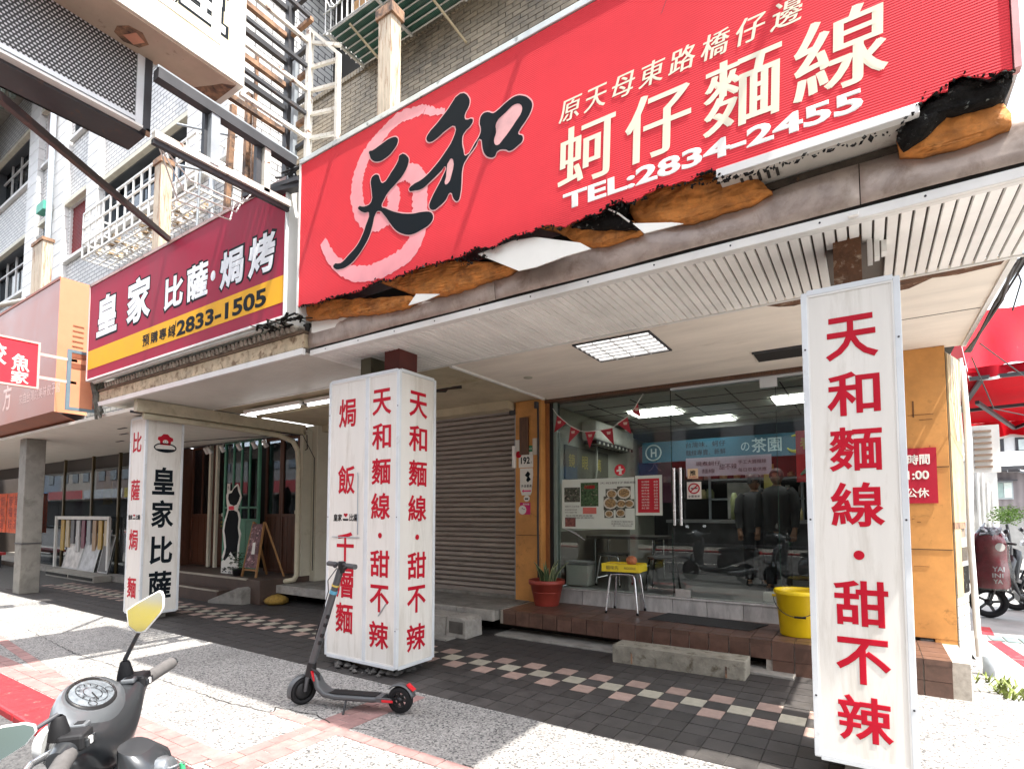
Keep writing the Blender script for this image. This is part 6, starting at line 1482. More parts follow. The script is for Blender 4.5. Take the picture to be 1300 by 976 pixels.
letters('lettering', [('YAI', 1.53, .72, .13, .07, .02), ('INI', 1.52, .63, .12, .06, .02), ('YA', 1.52, .545, .10, .06, .01)], front(10.235), mat('pure_white', (.85,.85,.84), .4), bg_)
flat('round_print', [(1.56+.055*math.cos(q*.5236), 1.03+.06*math.sin(q*.5236)) for q in range(12)], front(10.235), .001, .003, M_inner, bg_)
bk_ = thing('concrete_bollard', 'short grey pipe stub at the foot of the corner pillar', 'bollard', (.9, 6.6, 0))
MB().lathe([(0,0),(.045,0),(.045,.17),(.03,.18),(0,.18)], (.905,6.75,0), 12).build('stub', M_grey, bk_)
# far buildings down the alley
M_mauve = mat('cladding_mauve', (.20,.175,.185), .6, var=.1)
wave_bump(M_mauve, 'X', 1.6, .6, .25)
fb = thing('mauve_building', 'low mauve grey corrugated building with one window at the end of the alley', 'building', (5, 25, 0))
MB().box(2.9,12,25,32,0,3.0).build('wall', M_mauve, fb)
MB().box(2.8,12,24.6,25,2.95,3.12).build('eave', M_dark, fb); MB().add([(2.8,24.6,3.13),(12,24.6,3.13),(12,28,3.9),(2.8,28,3.9)], [(0,1,2,3)]).build('roof', mat('roof_white', (.70,.72,.74), .5, var=.1), fb)
wf = MB().box(3.72,4.22,24.94,25,2.0,2.62).build('window', M_grey, fb)
MB().box(3.76,3.96,24.92,24.94,2.05,2.57).build('pane', mat('pane_grey_green', (.25,.33,.32), .15), wf); MB().box(3.98,4.18,24.92,24.94,2.05,2.57).build('pane', mat('pane_pale', (.55,.62,.60), .2), wf)
MB().box(3.0,12,24.9,25,.0,1.35).build('base_wall', mat('block_grey', (.27,.27,.27), .8, var=.15), fb)
MB().box(3.66,4.3,24.7,24.95,2.62,2.66).build('hood', M_dark, fb)
fb2 = thing('white_apartment', 'white apartment building with balconies rising behind the mauve building', 'building', (6, 34, 0))
MB().box(3.9,16,34,44,0,6.6).build('wall', mat('render_white', (.70,.70,.68), .7, var=.06), fb2)
for k in range(3):
    z = 4.6+k*.0
for i in range(5):
    wq = MB().box(4.4+i*1.5,5.5+i*1.5,33.94,34,4.35,5.05).build('window', M_dark, fb2); MB().box(4.5+i*1.5,4.95+i*1.5,33.9,33.94,4.45,4.95).build('pane', MATS['pane_pale'], wq)
    MB().box(4.35+i*1.5,5.55+i*1.5,33.7,34,4.2,4.3).build('balcony_ledge', MATS['render_white'], fb2)
MB().box(3.8,16,33.5,34,5.35,5.5).build('parapet', MATS['render_white'], fb2)
fb3 = thing('narrow_white_house', 'narrow white house with tangled pipes at the left side of the alley', 'building', (2.6, 18, 0))
MB().box(1.9,2.45,16,30,0,2.7).build('wall', mat('house_white', (.62,.62,.60), .7, var=.15, dirt=(.35,.33,.3), dlo=.55, dhi=.8, ds=1), fb3)
MB().box(1.85,2.6,15.9,30,2.70,2.85).build('roof', MATS['roof_white'], fb3)
for i in range(4): MB().tube([(2.1+.08*i,15.9,0),(2.1+.08*i,15.9,2.6-.2*i)], .03, 6).build('pipe', M_trim, fb3)
# scatter of rooftop white aerials
rt = thing('roof_clutter', 'bright tangle of railings and tanks on the far roofs under the awning', 'roof clutter', (5, 30, 5))
random.seed(44); m_ = MB()
for i in range(70):
    x = random.uniform(3.9,7.5); z = 5.5; h = random.uniform(.2,1.1); m_.bar((x,33.8,z),(x+random.uniform(-.2,.2),33.8,z+h),.05)
m_.build('railings', MATS['render_white'], rt)
lp = thing('street_lamp', 'slim grey street lamp arching over beside the mauve building', 'street lamp', (2.9, 13, 0))
MB().tube([(2.62,14,0),(2.62,14,2.15),(2.58,14,2.28),(2.45,14,2.33)], .03, 8).build('pole', M_grey, lp); MB().box(2.30,2.47,13.95,14.05,2.30,2.35).build('head', M_dark, lp)
sb_ = thing('notice_sign', 'pale standing notice board at the right edge of the alley', 'sign', (2.6, 14, 1))
MB().box(2.52,3.0,13.6,13.65,1.0,2.0).build('panel', mat('panel_pink_blue', (.50,.55,.62), .5, var=.3), sb_); MB().box(2.57,2.95,13.59,13.6,1.1,1.85).build('sheet', mat('sheet_pinkish', (.72,.55,.52), .5, var=.3), sb_); MB().tube([(2.56,13.62,0),(2.56,13.62,1.0)],.03,6).build('leg', M_grey, sb_)
ga = thing('garden_tree', 'round clipped green shrub tree in front of the mauve building', 'tree', (2.3, 14, 0))
MB().tube([(2.3,14.2,0),(2.31,14.2,.9),(2.28,14.2,1.3)], [.05,.035,.025], 7).build('trunk', M_dark, ga)
lf = MB(); random.seed(15)
for i in range(1300):
    a = random.uniform(0,6.28); u = random.uniform(-1,1); r = (random.random()**.4); q = math.sqrt(1-u*u)
    k_ = 1+.15*math.sin(a*3+u*5); x = 2.3+.30*r*q*math.cos(a)*k_; y = 14.2+.28*r*q*math.sin(a); z = 1.48+.20*r*u*k_; s_ = random.uniform(.015,.035); b_ = random.uniform(0,6.28); e_ = random.uniform(-1,1)
    lf.add([(x,y,z),(x+s_*math.cos(b_),y+s_*math.sin(b_)*.5,z+s_*e_),(x+s_*1.5*math.cos(b_+.6),y+s_*math.sin(b_),z+s_*.5)], [(0,1,2)])
lf.build('crown', mat('leaf_bright', (.10,.19,.025), .5, var=.6, vs=9), ga)

# ================================================================ ACROSS THE STREET (seen in the glass)
random.seed(17)
hx = -100
hcols = [(.42,.40,.36),(.30,.33,.36),(.50,.46,.38),(.34,.26,.22),(.45,.45,.46),(.38,.36,.30)]
hl = ['grey tiled','blue grey rendered','cream rendered','brown tiled','pale grey concrete','olive grey']
hn = 0
while hx < 30 and hn < 14:
    w_ = random.uniform(7, 11); h = random.uniform(11, 16); c_ = hcols[hn % 6]
    hb = thing('shophouse', '%s shophouse across the street, %s from the left end' % (hl[hn % 6], ['first','second','third','fourth','fifth','sixth','seventh','eighth','ninth','tenth','eleventh','twelfth','thirteenth','fourteenth'][hn]), 'building', (hx, -12.5, 0))
    MB().box(hx+.02, hx+w_-.02, -20, -13.5, 0, h).build('wall', mat('house_%d' % (hn % 6), c_, .8, var=.12, vs=1), hb)
    MB().box(hx+.1, hx+w_-.1, -13.52, -13.4, .1, 2.9).build('dark_shopfront', M_gap, hb)
    MB().box(hx+.1, hx+w_-.1, -13.5, -12.4, 3.0, 3.3).build('canopy', MATS['house_%d' % (hn % 6)], hb)
    MB().box(hx+.3, hx+w_-.4, -12.39, -12.3, 3.1, 4.0).build('fascia_sign', mat('far_sign_%d' % (hn % 4), [(.6,.45,.05),(.08,.2,.4),(.5,.05,.05),(.6,.6,.58)][hn % 4], .5), hb)
    for k in range(int((h-4)/3.0)):
        for i in range(3):
            x = hx + .7 + i*(w_-1.2)/3; wz = MB().box(x, x+1.6, -13.5, -13.44, 5+k*3, 6.4+k*3).build('window', M_dark, hb)
            MB().box(x+.06, x+1.54, -13.44, -13.42, 5.06+k*3, 6.34+k*3).build('pane', mat('far_pane', (.12,.15,.18), .1), wz)
    hx += w_; hn += 1
# ================================================================ PRINT ON THE SHOP GLASS AND PILLAR
GY = 6.695
gf = front(GY)
def sheetthing(nm, lab, cat, u0, u1, v0, v1, m, Y=GY, group=None):
    t = thing(nm, lab, cat, ((u0+u1)/2, Y, v0), group); panel('sheet', u0, u1, v0, v1, front(Y), 0, .003, m, t); return t
M_paperg = mat('poster_paper', (.66,.72,.66), .45, var=.05)
M_txt = mat('print_grey', (.16,.16,.16), .6)
M_photo = mat('printed_photo_dark', (.06,.07,.05), .5, var=1.0, vs=28, dirt=(.35,.30,.25), dlo=.56, dhi=.6, ds=30)
M_photog = mat('printed_photo_green', (.04,.09,.035), .5, var=1.0, vs=30, dirt=(.5,.35,.3), dlo=.6, dhi=.64, ds=26)
p1 = sheetthing('poster', 'wide pale poster with food photographs taped to the left glass pane', 'poster', -3.535, -2.49, 1.30, 1.97, M_paperg)
for (u0,u1,v0,v1,m) in ((-3.50,-3.26,1.66,1.86,M_photo),(-3.25,-2.99,1.60,1.92,M_photog),(-3.49,-3.33,1.325,1.45,mat('printed_photo_red',(.20,.07,.06),.5,var=.9,vs=25)),(-3.22,-3.02,1.50,1.585,mat('print_salmon',(.62,.16,.13),.5))):
    panel('printed_picture', u0, u1, v0, v1, gf, .0032, .004, m, p1)
M_bowl = mat('bowl_white', (.62,.60,.52), .5); M_soup = mat('soup_print', (.30,.20,.09), .5, var=.9, vs=60)
for (a,b_,r,w2) in ((-2.80,1.76,.075,.18),(-2.63,1.77,.095,.2),(-2.82,1.64,.10,.2),(-2.67,1.63,.07,.16),(-2.56,1.63,.065,.15),(-2.84,1.50,.06,.14),(-2.68,1.51,.065,.14)):
    panel('printed_picture', a-w2*.48, a+w2*.45, b_-r*.9, b_+r*.9, gf, .0032, .0036+random.uniform(0,.0012), M_photo, p1)
    flat('printed_bowl', [(a+r*math.cos(q*.5236), b_+r*.8*math.sin(q*.5236)) for q in range(12)], gf, .0050, .0056, M_bowl, p1)
    flat('printed_soup', [(a+r*.78*math.cos(q*.5236), b_+r*.6*math.sin(q*.5236)) for q in range(12)], gf, .0058, .0062, M_soup, p1)
ln = [('天和蚵仔麵線',-2.72,1.905,.5,.03),('傳統手工古早味',-3.38,1.60,.22,.028),('美味新鮮好料理',-3.40,1.555,.18,.022),('蚵仔大腸甜不辣',-3.40,1.52,.18,.022),('每天現煮歡迎品嘗',-3.28,1.475,.40,.026),('招牌麵線香濃好吃',-3.26,1.445,.42,.022),('外帶請先電話預訂',-2.66,1.40,.30,.024),('營業時間上午十一點',-2.66,1.37,.30,.022),('週一公休敬請見諒',-2.66,1.345,.26,.02)]
letters('lettering', ln, gf, M_txt, p1, base=.004, each=True)
letters('lettering', [('天和麵線',-3.12,1.86,.16,.05,.02)], gf, M_letred, p1, base=.0045)
for k in range(4): MB().tube([(-3.5+.05*k,6.68,1.30-.02*k),(-3.3+.04*k,6.67,1.24-.03*k)], .004, 4).build('tape', M_frame, p1)
p2 = sheetthing('menu_poster', 'red menu sheet with white lines of print beside the food poster', 'menu', -2.478, -2.13, 1.48, 1.985, M_paperg)
panel('red_field', -2.445, -2.165, 1.515, 1.945, gf, .0032, .004, mat('menu_red', (.50,.01,.025), .5), p2)
letters('lettering', [(t_, -2.345+.06*(i%2)*0, 1.905-i*.037, .10, .022) for i, t_ in enumerate(['蚵仔麵線','大腸麵線','綜合麵線','甜不辣','貢丸湯','魚丸湯','滷肉飯','乾拌麵','燙青菜','紅茶'])] + [(t_, -2.21, 1.905-i*.037, .05, .022) for i, t_ in enumerate(['60','60','70','50','35','35','40','50','40','20'])], gf, M_pap, p2, base=.0045)
nop = sheetthing('sticker', 'round red sticker with a white figure above the food poster', 'sticker', -2.69,-2.68,2.06,2.07, mat('sticker_red',(.58,.02,.04),.4))
MB().add([gf(-2.685+.075*math.cos(q*.3142), 2.07+.075*math.sin(q*.3142), .004) for q in range(20)], [tuple(range(20))]).build('disc', MATS['sticker_red'], nop)
flat('figure', [(-2.70,2.12),(-2.67,2.12),(-2.67,2.09),(-2.63,2.08),(-2.66,2.06),(-2.66,2.02),(-2.64,2.01),(-2.70,2.01),(-2.69,2.05),(-2.73,2.05),(-2.73,2.07),(-2.70,2.08)], gf, .0045, .005, M_pap, nop)
s1 = sheetthing('push_sticker', 'small cream push sticker on the glass door above the no smoking sign', 'sticker', -1.815,-1.69,1.925,2.045, mat('sticker_cream',(.70,.52,.33),.5))
letters('lettering', [('推',-1.752,1.995,.07,.065,.03)], gf, M_ink, s1, base=.0035); letters('lettering', [('PUSH',-1.752,1.945,.08,.02,.02)], gf, M_letred, s1, base=.0035)
s2 = sheetthing('no_smoking_sticker', 'white no smoking sticker with a red ring on the glass door', 'sticker', -1.825,-1.655,1.68,1.885, M_pap)
MB().tube([gf(-1.74+.062*math.cos(q*.3142), 1.805+.058*math.sin(q*.3142), .006) for q in range(20)], .008, 6, closed=True).bar(gf(-1.785,1.765,.006), gf(-1.695,1.845,.006), .012).build('red_ring', M_letred, s2)
MB().box(-1.78,-1.70,GY-.005,GY-.004,1.80,1.812).build('cigarette', M_ink, s2); letters('lettering', [(c,-1.795+i*.036,1.71,.03,.03,.01) for i, c in enumerate('全面禁菸')], gf, M_ink, s2, base=.0035)
# bunting
bt = thing('bunting', 'string of small dark red triangular flags hung inside the glass', 'bunting', (-2.9, 6.68, 2.6))
fl_pts = [((-3.586,2.877),(-3.439,2.752),(-3.637,2.637)),((-3.378,2.703),(-3.235,2.625),(-3.416,2.466)),((-3.164,2.609),(-3.002,2.606),(-3.097,2.379)),((-2.945,2.612),(-2.766,2.628),(-2.747,2.397)),((-2.7,2.674),(-2.558,2.754),(-2.508,2.524)),((-2.493,2.809),(-2.418,2.924),(-2.379,2.726))]
MB().tube([(-3.66,6.66,2.98)]+[(p[0],6.66,p[1]) for f in fl_pts for p in f[:2]]+[(-2.344,6.66,3.03)], .006, 5).build('cord', M_pap, bt)
for f in fl_pts:
    fo = flat('flag', list(f), front(6.66), 0, .002, mat('flag_red',(.33,.02,.035),.6,var=.2), bt)
    cx = sum(p[0] for p in f)/3; cz = sum(p[1] for p in f)/3 + .02
    flat('printed_cup', [(cx-.03,cz+.015),(cx+.03,cz+.015),(cx+.02,cz-.02),(cx-.02,cz-.02)], front(6.66), .0025, .003, mat('flag_print',(.55,.42,.36),.6), fo)
# house number and stickers on the left orange pillar
hp = front(6.497)
hn_ = thing('house_number', 'white and green house number plate 192 on the orange pillar', 'number plate', (-4.0,6.49,2.15))
panel('plate', -4.12,-3.885,2.15,2.37,hp,0,.004,M_pap,hn_); panel('green_band', -4.03,-3.885,2.37,2.455,hp,0,.004,M_num,hn_)
letters('lettering', [('192',-4.01,2.25,.15,.10,.03),('之',-3.91,2.22,.03,.03)], hp, M_ink, hn_, base=.0045); letters('lettering', [('天母東路',-3.957,2.412,.11,.032)], hp, M_pap, hn_, base=.0045)
tk = thing('sticker', 'small round red and white stickers at the top left of the number plate', 'sticker', (-4.14,6.49,2.3))
panel('sheet', -4.18,-4.10,2.38,2.55,hp,0,.003,M_pap,tk); MB().add([hp(-4.12+.05*math.cos(q*.5236),2.34+.05*math.sin(q*.5236),.005) for q in range(12)],[tuple(range(12))]).build('disc', M_letred, tk)
dl = thing('sticker', 'white delivery sticker with a drawn rider and pink arrow under the number plate', 'sticker', (-3.99,6.49,1.9))
flat('sheet', [(-4.10,2.14),(-3.89,2.14),(-3.885,2.05),(-3.91,1.80),(-3.93,1.76),(-4.07,1.76),(-4.10,1.85)], hp, 0, .003, M_pap, dl)
flat('drawn_rider', [(-4.02,2.04),(-3.97,2.10),(-3.93,2.06),(-3.95,2.02),(-3.92,1.98),(-3.97,1.94),(-4.0,1.97),(-3.98,2.01)], hp, .0035, .004, M_ink, dl)
letters('lettering', [(c,-4.06+i*.045,1.89,.036,.04,.01) for i, c in enumerate('外送服務')], hp, M_ink, dl, base=.0035)
flat('arrow', [(-4.07,1.82),(-4.04,1.845),(-4.04,1.83),(-3.92,1.83),(-3.92,1.81),(-4.04,1.81),(-4.04,1.795)], hp, .0035, .004, mat('pink_print',(.7,.03,.18),.5), dl)
rs = thing('sticker', 'small round white sticker between the delivery and the magenta sticker', 'sticker', (-3.99,6.49,1.72))
flat('sheet', [(-3.99+.05*math.cos(q*.5236),1.715+.045*math.sin(q*.5236)) for q in range(12)], hp, 0, .003, M_pap, rs); panel('print',-4.02,-3.965,1.70,1.72,hp,.0035,.004,M_ink,rs)
mg = thing('sticker', 'magenta square sticker with a white ghost shape on the orange pillar', 'sticker', (-4.0,6.49,1.5))
panel('sheet',-4.10,-3.93,1.49,1.66,hp,0,.003,mat('magenta',(.55,.01,.13),.45),mg); flat('ghost', [(-4.12+.065*math.cos(q*.5236)+.06,1.555+.065*math.sin(q*.5236)) for q in range(12)], hp, .0035, .004, M_pap, mg)
for k in (0,.018): MB().box(-4.07+k*1.5,-4.05+k*1.5,6.492,6.493,1.57-k*.6,1.58-k*.6).build('print', M_ink, mg)
letters('lettering', [('歡迎光臨',-4.0,1.635,.10,.025,.02)], hp, M_pap, mg, base=.0035)
# opening hours board on the right orange pillar
oh = thing('opening_hours_sign', 'dark red opening hours board half hidden behind the right column', 'sign', (.42,6.48,1.6))
hp2 = front(6.494)
panel('board', .10,.567,1.60,2.13,hp2,0,.012,mat('board_crimson',(.42,.008,.03),.4,var=.05),oh)
letters('lettering', [('營業時間',.335,2.02,.36,.10,.03),('11:00-21:00',.255,1.87,.50,.085,.03),('週一公休',.32,1.70,.36,.09,.02)], hp2, M_pap, oh, base=.013, each=True)

# ================================================================ THINGS ON THE STEP
# potted snake plant
pp = thing('potted_plant', 'spiky striped leaved plant in a red-brown pot at the left of the step', 'potted plant', (-3.58,6.35,.30))
pc_ = (-3.58, 6.33, .301)
pot = MB().lathe([(0,0),(.155,0),(.16,.01),(.215,.27),(.235,.275),(.24,.33),(.225,.335),(.215,.30),(.20,.28),(0,.28)], pc_, 32).build('pot', mat('terracotta_red', (.30,.045,.03), .45, var=.12, vs=5), pp)
MB().lathe([(.236,.29),(.242,.29),(.242,.30),(.236,.30)], pc_, 32).lathe([(.19,.17),(.194,.168),(.196,.18),(.192,.18)], pc_, 32).build('rim_band', MATS['terracotta_red'], pp)
MB().lathe([(0,.29),(.205,.29),(.205,.28),(0,.27)], pc_, 20).build('soil', mat('soil', (.04,.03,.02), .95, bump=.8), pp)
random.seed(19)
M_snk = mat('snake_leaf', (.05,.085,.035), .45, var=.5, vs=30, dirt=(.20,.24,.12), dlo=.58, dhi=.66, ds=40, stretch=(1,1,3))
M_edge_l = mat('leaf_edge', (.42,.44,.22), .5)
for i in range(17):
    a = i*2.4; r0 = .02+.10*((i*37%17)/17); x0 = pc_[0]+r0*math.cos(a); y0 = pc_[1]+r0*math.sin(a); h = random.uniform(.20,.36); le = random.uniform(.1,.62)
    dx, dy = math.cos(a)*le, math.sin(a)*le; L_, R_ = [], []; n = 8
    for k in range(n+1):
        t = k/n; wd = .022*math.sin(math.pi*min(1,t*.85+.15))**.6*(1-t**4)+.001; cx = x0+dx*h*t*t; cy = y0+dy*h*t*t; z = pc_[2]+.27+h*t*(1-.2*le*t)
        px, py = -math.sin(a+.5), math.cos(a+.5)
        L_.append((cx+px*wd,cy+py*wd,z)); R_.append((cx-px*wd,cy-py*wd,z))
    lf_ = MB().add(L_+R_, [(k,k+1,n+2+k,n+1+k) for k in range(n)], True).build('leaf', M_snk, pp)
    md = lf_.modifiers.new('solid','SOLIDIFY'); md.thickness = .004
    MB().tube(L_, .0028, 4).tube(R_, .0028, 4).build('leaf_edge', M_edge_l, lf_)
# stool with steel legs
def stool(lab, cx, cy, z0, h, s, mseat, mleg, rz=0., group=None, parent_extra=None):
    t = thing('stool', lab, 'stool', (cx,cy,z0), group, rz)
    c_, sn = math.cos(rz), math.sin(rz)
    def W(x,y,z): return (cx+x*c_-y*sn, cy+x*sn+y*c_, z0+z)
    M_ = Matrix.Translation((cx,cy,z0)) @ Matrix.Rotation(rz,4,'Z')
    MB().box(-s,s,-s,s,h-.02,h,M_).build('seat', mseat, t, bev=.012)
    for sx in (-1,1):
        for sy in (-1,1):
            q = s*.86
            MB().tube([W(sx*q*.55,sy*q,h-.03),W(sx*q*.9,sy*q,h-.035),W(sx*q,sy*q*1.02,h-.08),W(sx*q*1.28,sy*q*1.3,.01)], .0125, 8).build('leg', mleg, t)
            MB().tube([W(sx*q*1.28,sy*q*1.3,0),W(sx*q*1.27,sy*q*1.29,.03)], .016, 8).build('foot_cap', M_rub, t)
    for sy in (-1,1): MB().tube([W(-s*.45,sy*s*.86,h-.03),W(s*.45,sy*s*.86,h-.03)], .0125, 8).build('rail', mleg, t)
    return t
M_chr = mat('chrome_leg', (.62,.63,.65), .2, metal=.9, var=.05)
stool('square topped stool with bright steel legs standing on the tiled step', -2.52, 6.42, .30, .50, .175, mat('seat_blueblack',(.03,.035,.06),.4), M_chr, .12)
yb_ = thing('yellow_box', 'shallow yellow printed box lying on the steel legged stool', 'box', (-2.52,6.4,.80))
Mt = Matrix.Translation((-2.515,6.38,.801)) @ Matrix.Rotation(.06,4,'Z')
yx = MB().box(-.235,.235,-.16,.16,0,.006,Mt).box(-.235,.235,-.16,-.154,0,.095,Mt).box(-.235,.235,.154,.16,0,.095,Mt).box(-.235,-.229,-.154,.154,0,.095,Mt).box(.229,.235,-.154,.154,0,.095,Mt)
yx.build('tray', mat('tray_yellow',(.78,.60,.03),.45,var=.06), yb_)
MB().box(-.229,.229,-.154,.154,.06,.075,Mt).build('contents', mat('contents_yellow',(.72,.52,.06),.5,var=.2,vs=20), yb_)
letters('lettering', [('蝦味先',-.10,.05,.16,.05,.02),('NOODLE',.12,.05,.14,.03,.02)], lambda u,v,d: tuple(Mt @ Vector((u,-.16-d,v))), mat('tray_print',(.25,.18,.03),.5), yb_)
rd = thing('fruit', 'small reddish round netted fruit resting on the yellow box', 'fruit', (-2.44,6.4,.9))
MB().lathe([(0,0),(.05,.008),(.068,.045),(.062,.08),(.035,.105),(0,.11)], (-2.43,6.40,.878), 18).build('skin', mat('fruit_red',(.42,.14,.06),.6,var=.5,vs=60,bump=.6,bs=90), rd)
# yellow bucket
bu = thing('bucket', 'tall yellow plastic bucket with a wire handle on the brown tiles', 'bucket', (-.60,6.2,.30))
bc = (-.60, 6.15, .301)
MB().lathe([(0,0),(.165,0),(.172,.01),(.205,.40),(.222,.405),(.225,.415),(.222,.44),(.215,.447),(.205,.44),(.203,.41),(.165,.03),(0,.02)], bc, 40).build('shell', mat('bucket_yellow',(.80,.58,.01),.35,var=.05,dirt=(.6,.42,.05),dlo=.62,dhi=.8,ds=6), bu)
MB().tube([(bc[0]+.224*math.cos(a), bc[1]+.224*math.sin(a)-(.02*math.sin((a+3.14)*1)) if False else bc[1]+.226*math.sin(a), bc[2]+.375-.17*max(0,-math.sin(a))**1.2) for a in [-math.pi+k*math.pi/16 for k in range(17)]], .004, 5).build('handle', M_dark, bu)
for k in (0,1): MB().tube([(bc[0]+(.2 if k else -.2),bc[1]-.02,bc[2]+.375),(bc[0]+(.235 if k else -.235),bc[1]-.02,bc[2]+.375)], .014, 8).build('handle_lug', MATS['bucket_yellow'], bu)
MB().tube([(bc[0]-.02,bc[1]-.222,bc[2]+.205),(bc[0]+.08,bc[1]-.216,bc[2]+.205)], .010, 8).build('handle_grip', M_rub, bu)
# mat
dm_ = MB().prism([(-2.13,6.10),(-1.05,6.06),(-.93,6.50),(-2.05,6.60)], lambda u,v,d: (u,v,.3012+d), 0, .008).build('door_mat', mat('mat_charcoal',(.035,.035,.036),.95,var=.3,vs=60,bump=.6,bs=200), None)
tag(dm_, 'flat charcoal door mat on the tiled step below the glass doors', 'mat')
# inside: dark stools, tables and a foam box
M_blk = mat('stool_black',(.02,.02,.022),.4)
stool('black stool just inside the glass between the left pane and the door', -2.30, 7.2, .49, .45, .17, M_blk, M_blk, .1, 'stools inside the shop')
stool('steel legged stool inside the glass behind the step stool', -3.05, 7.35, .49, .45, .17, M_blk, M_chr, -.1, 'stools inside the shop')
tb_ = thing('dining_table', 'low dark table inside the left shop window', 'table', (-3.2,7.9,.49))
MB().box(-3.6,-2.5,7.6,8.3,1.13,1.17).build('tabletop', mat('table_dark',(.07,.065,.06),.3), tb_)
for x in (-3.5,-2.6):
    for y in (7.7,8.2): MB().tube([(x,y,.49),(x,y,1.13)], .015, 6).build('leg', M_chr, tb_)
fo_ = thing('foam_box', 'white foam box on the floor just inside the left window', 'box', (-3.5,7.1,.49))
MB().box(-3.62,-3.28,6.95,7.2,.49,.78).build('body', M_inner, fo_, bev=.015); MB().box(-3.63,-3.27,6.94,7.21,.78,.83).build('lid', mat('lid_grey',(.25,.25,.26),.5), fo_, bev=.01)
hw = thing('power_strip', 'small white box on the floor by the glass door corner', 'box', (-.9,6.9,.49)); MB().box(-1.03,-.85,6.86,6.95,.49,.60).build('case', M_pap, hw, bev=.01)

# ================================================================ PEOPLE INSIDE (dim)
def skin_body(name, verts, edges, radii, m, parent, sub=2, root=0):
    me = bpy.data.meshes.new(name); me.from_pydata(verts, edges, []); me.materials.append(m)
    o = bpy.data.objects.new(name, me); C.objects.link(o); o.modifiers.new('skin','SKIN')
    if not me.skin_vertices: 
        bpy.context.view_layer.objects.active = o
        try: bpy.ops.mesh.customdata_skin_add()
        except Exception: pass
    for i, r in enumerate(radii): me.skin_vertices[0].data[i].radius = (r, r) if not isinstance(r, tuple) else r
    me.skin_vertices[0].data[root].use_root = True
    s_ = o.modifiers.new('sub','SUBSURF'); s_.levels = sub; s_.render_levels = sub
    adopt(o, parent); return o
def person(lab, x, y, z0, h, rz, mshirt, mtrouser, arm=0., cap=False):
    t = thing('person', lab, 'person', (x,y,z0), None)
    M_ = Matrix.Translation((x,y,z0)) @ Matrix.Rotation(rz,4,'Z') @ Matrix.Diagonal((h,h,h,1))
    ms = mat('skin', (.20,.11,.075), .6, spec=.2)
    V = lambda *p: tuple(M_ @ Vector(p))
    # one continuous body: pelvis root, legs, spine, neck, arms with palm and fingers
    vs = [V(0,0,.53),V(0,0,.62),V(0,0,.72),V(0,0,.80),V(0,0,.845),V(0,0,.88)]
    es = [(0,1),(1,2),(2,3),(3,4),(4,5)]; rd_ = [.075,.07,.085,.075,.034,.034]
    for s_ in (-1,1):
        k = len(vs); vs += [V(s_*.055,0,.49),V(s_*.06,0,.28),V(s_*.06,.005,.06),V(s_*.062,-.03,.022),V(s_*.065,-.09,.016)]
        es += [(0,k),(k,k+1),(k+1,k+2),(k+2,k+3),(k+3,k+4)]; rd_ += [.052,.036,.024,.024,.018]
        k = len(vs); fx = arm if s_ > 0 else 0
        vs += [V(s_*.105,0,.795),V(s_*.135,0,.64),V(s_*.14,-.04-.10*fx,.50+.08*fx),V(s_*.14,-.06-.14*fx,.46+.09*fx)]
        es += [(3,k),(k,k+1),(k+1,k+2),(k+2,k+3)]; rd_ += [.040,.029,.021,.022]
        for f_ in range(4):
            j = len(vs); ox = (f_-1.5)*.011; vs += [V(s_*.14+ox,-.068-.14*fx,.425+.09*fx+abs(f_-1.4)*.003),V(s_*.137+ox,-.078-.14*fx,.398+.09*fx+abs(f_-1.4)*.006)]
            es += [(k+3,j),(j,j+1)]; rd_ += [.0062,.0052]
        j = len(vs); vs += [V(s_*.118,-.085-.14*fx,.442+.09*fx)]; es += [(k+3,j)]; rd_ += [.0068]
    bo = skin_body('body', vs, es, [r*h for r in rd_], ms, t)
    # head with face
    hd = MB(); n = 20; rings = []
    for j in range(15):
        a = -math.pi/2 + math.pi*j/14; z = .925 + .068*math.sin(a); r = .050*math.cos(a)+.0005
        ring = []
        for q in range(n):
            b_ = 2*math.pi*q/n; xx = r*math.cos(b_)*(.92 if z > .91 else .80+.12*(z-.857)/.053); yy = r*math.sin(b_)*1.12
            if math.sin(b_) < -.95 and abs(z-.918) < .016: yy -= .011         # nose
            if math.sin(b_) < -.6 and abs(z-.934) < .008 and abs(math.cos(b_)) > .25: yy += .005   # eye sockets
            if math.sin(b_) < -.85 and abs(z-.893) < .006: yy -= .003         # lips
            ring.append(V(xx,yy,z))
        rings.append(ring)
    hd.loft(rings).build('head', ms, t)
    for s_ in (-1,1):
        MB().lathe([(0,-.004),(.006,0),(0,.004)], (0,0,0), 8, M_ @ Matrix.Translation((s_*.018,-.052,.934)) @ Matrix.Rotation(R(90),4,'X')).build('eye', M_ink, t)
        MB().lathe([(0,-.003),(.008,-.002),(.010,.003),(0,.004)], (0,0,0), 8, M_ @ Matrix.Translation((s_*.047,.004,.925)) @ Matrix.Rotation(R(90),4,'Y') @ Matrix.Diagonal((1.5,1,1,1))).build('ear', ms, t)
    MB().tube([V(-.014,-.0565,.895),V(0,-.060,.894),V(.014,-.0565,.895)], .0025*h, 5).build('mouth', mat('lips',(.30,.10,.08),.5), t)
    hr = MB(); rings = []
    for j in range(9):
        a = -.15 + (math.pi/2+.15)*j/8; z = .932+.071*math.sin(a); r = .056*math.cos(a)+.0005
        rings.append([V(r*math.cos(2*math.pi*q/n), max(r*math.sin(2*math.pi*q/n)*1.15, -.046 if z < .965 else -1)+.004, z) for q in range(n)])
    hr.loft(rings).build('hair', mat('hair_black',(.012,.010,.010),.6,var=.3,vs=60), t)
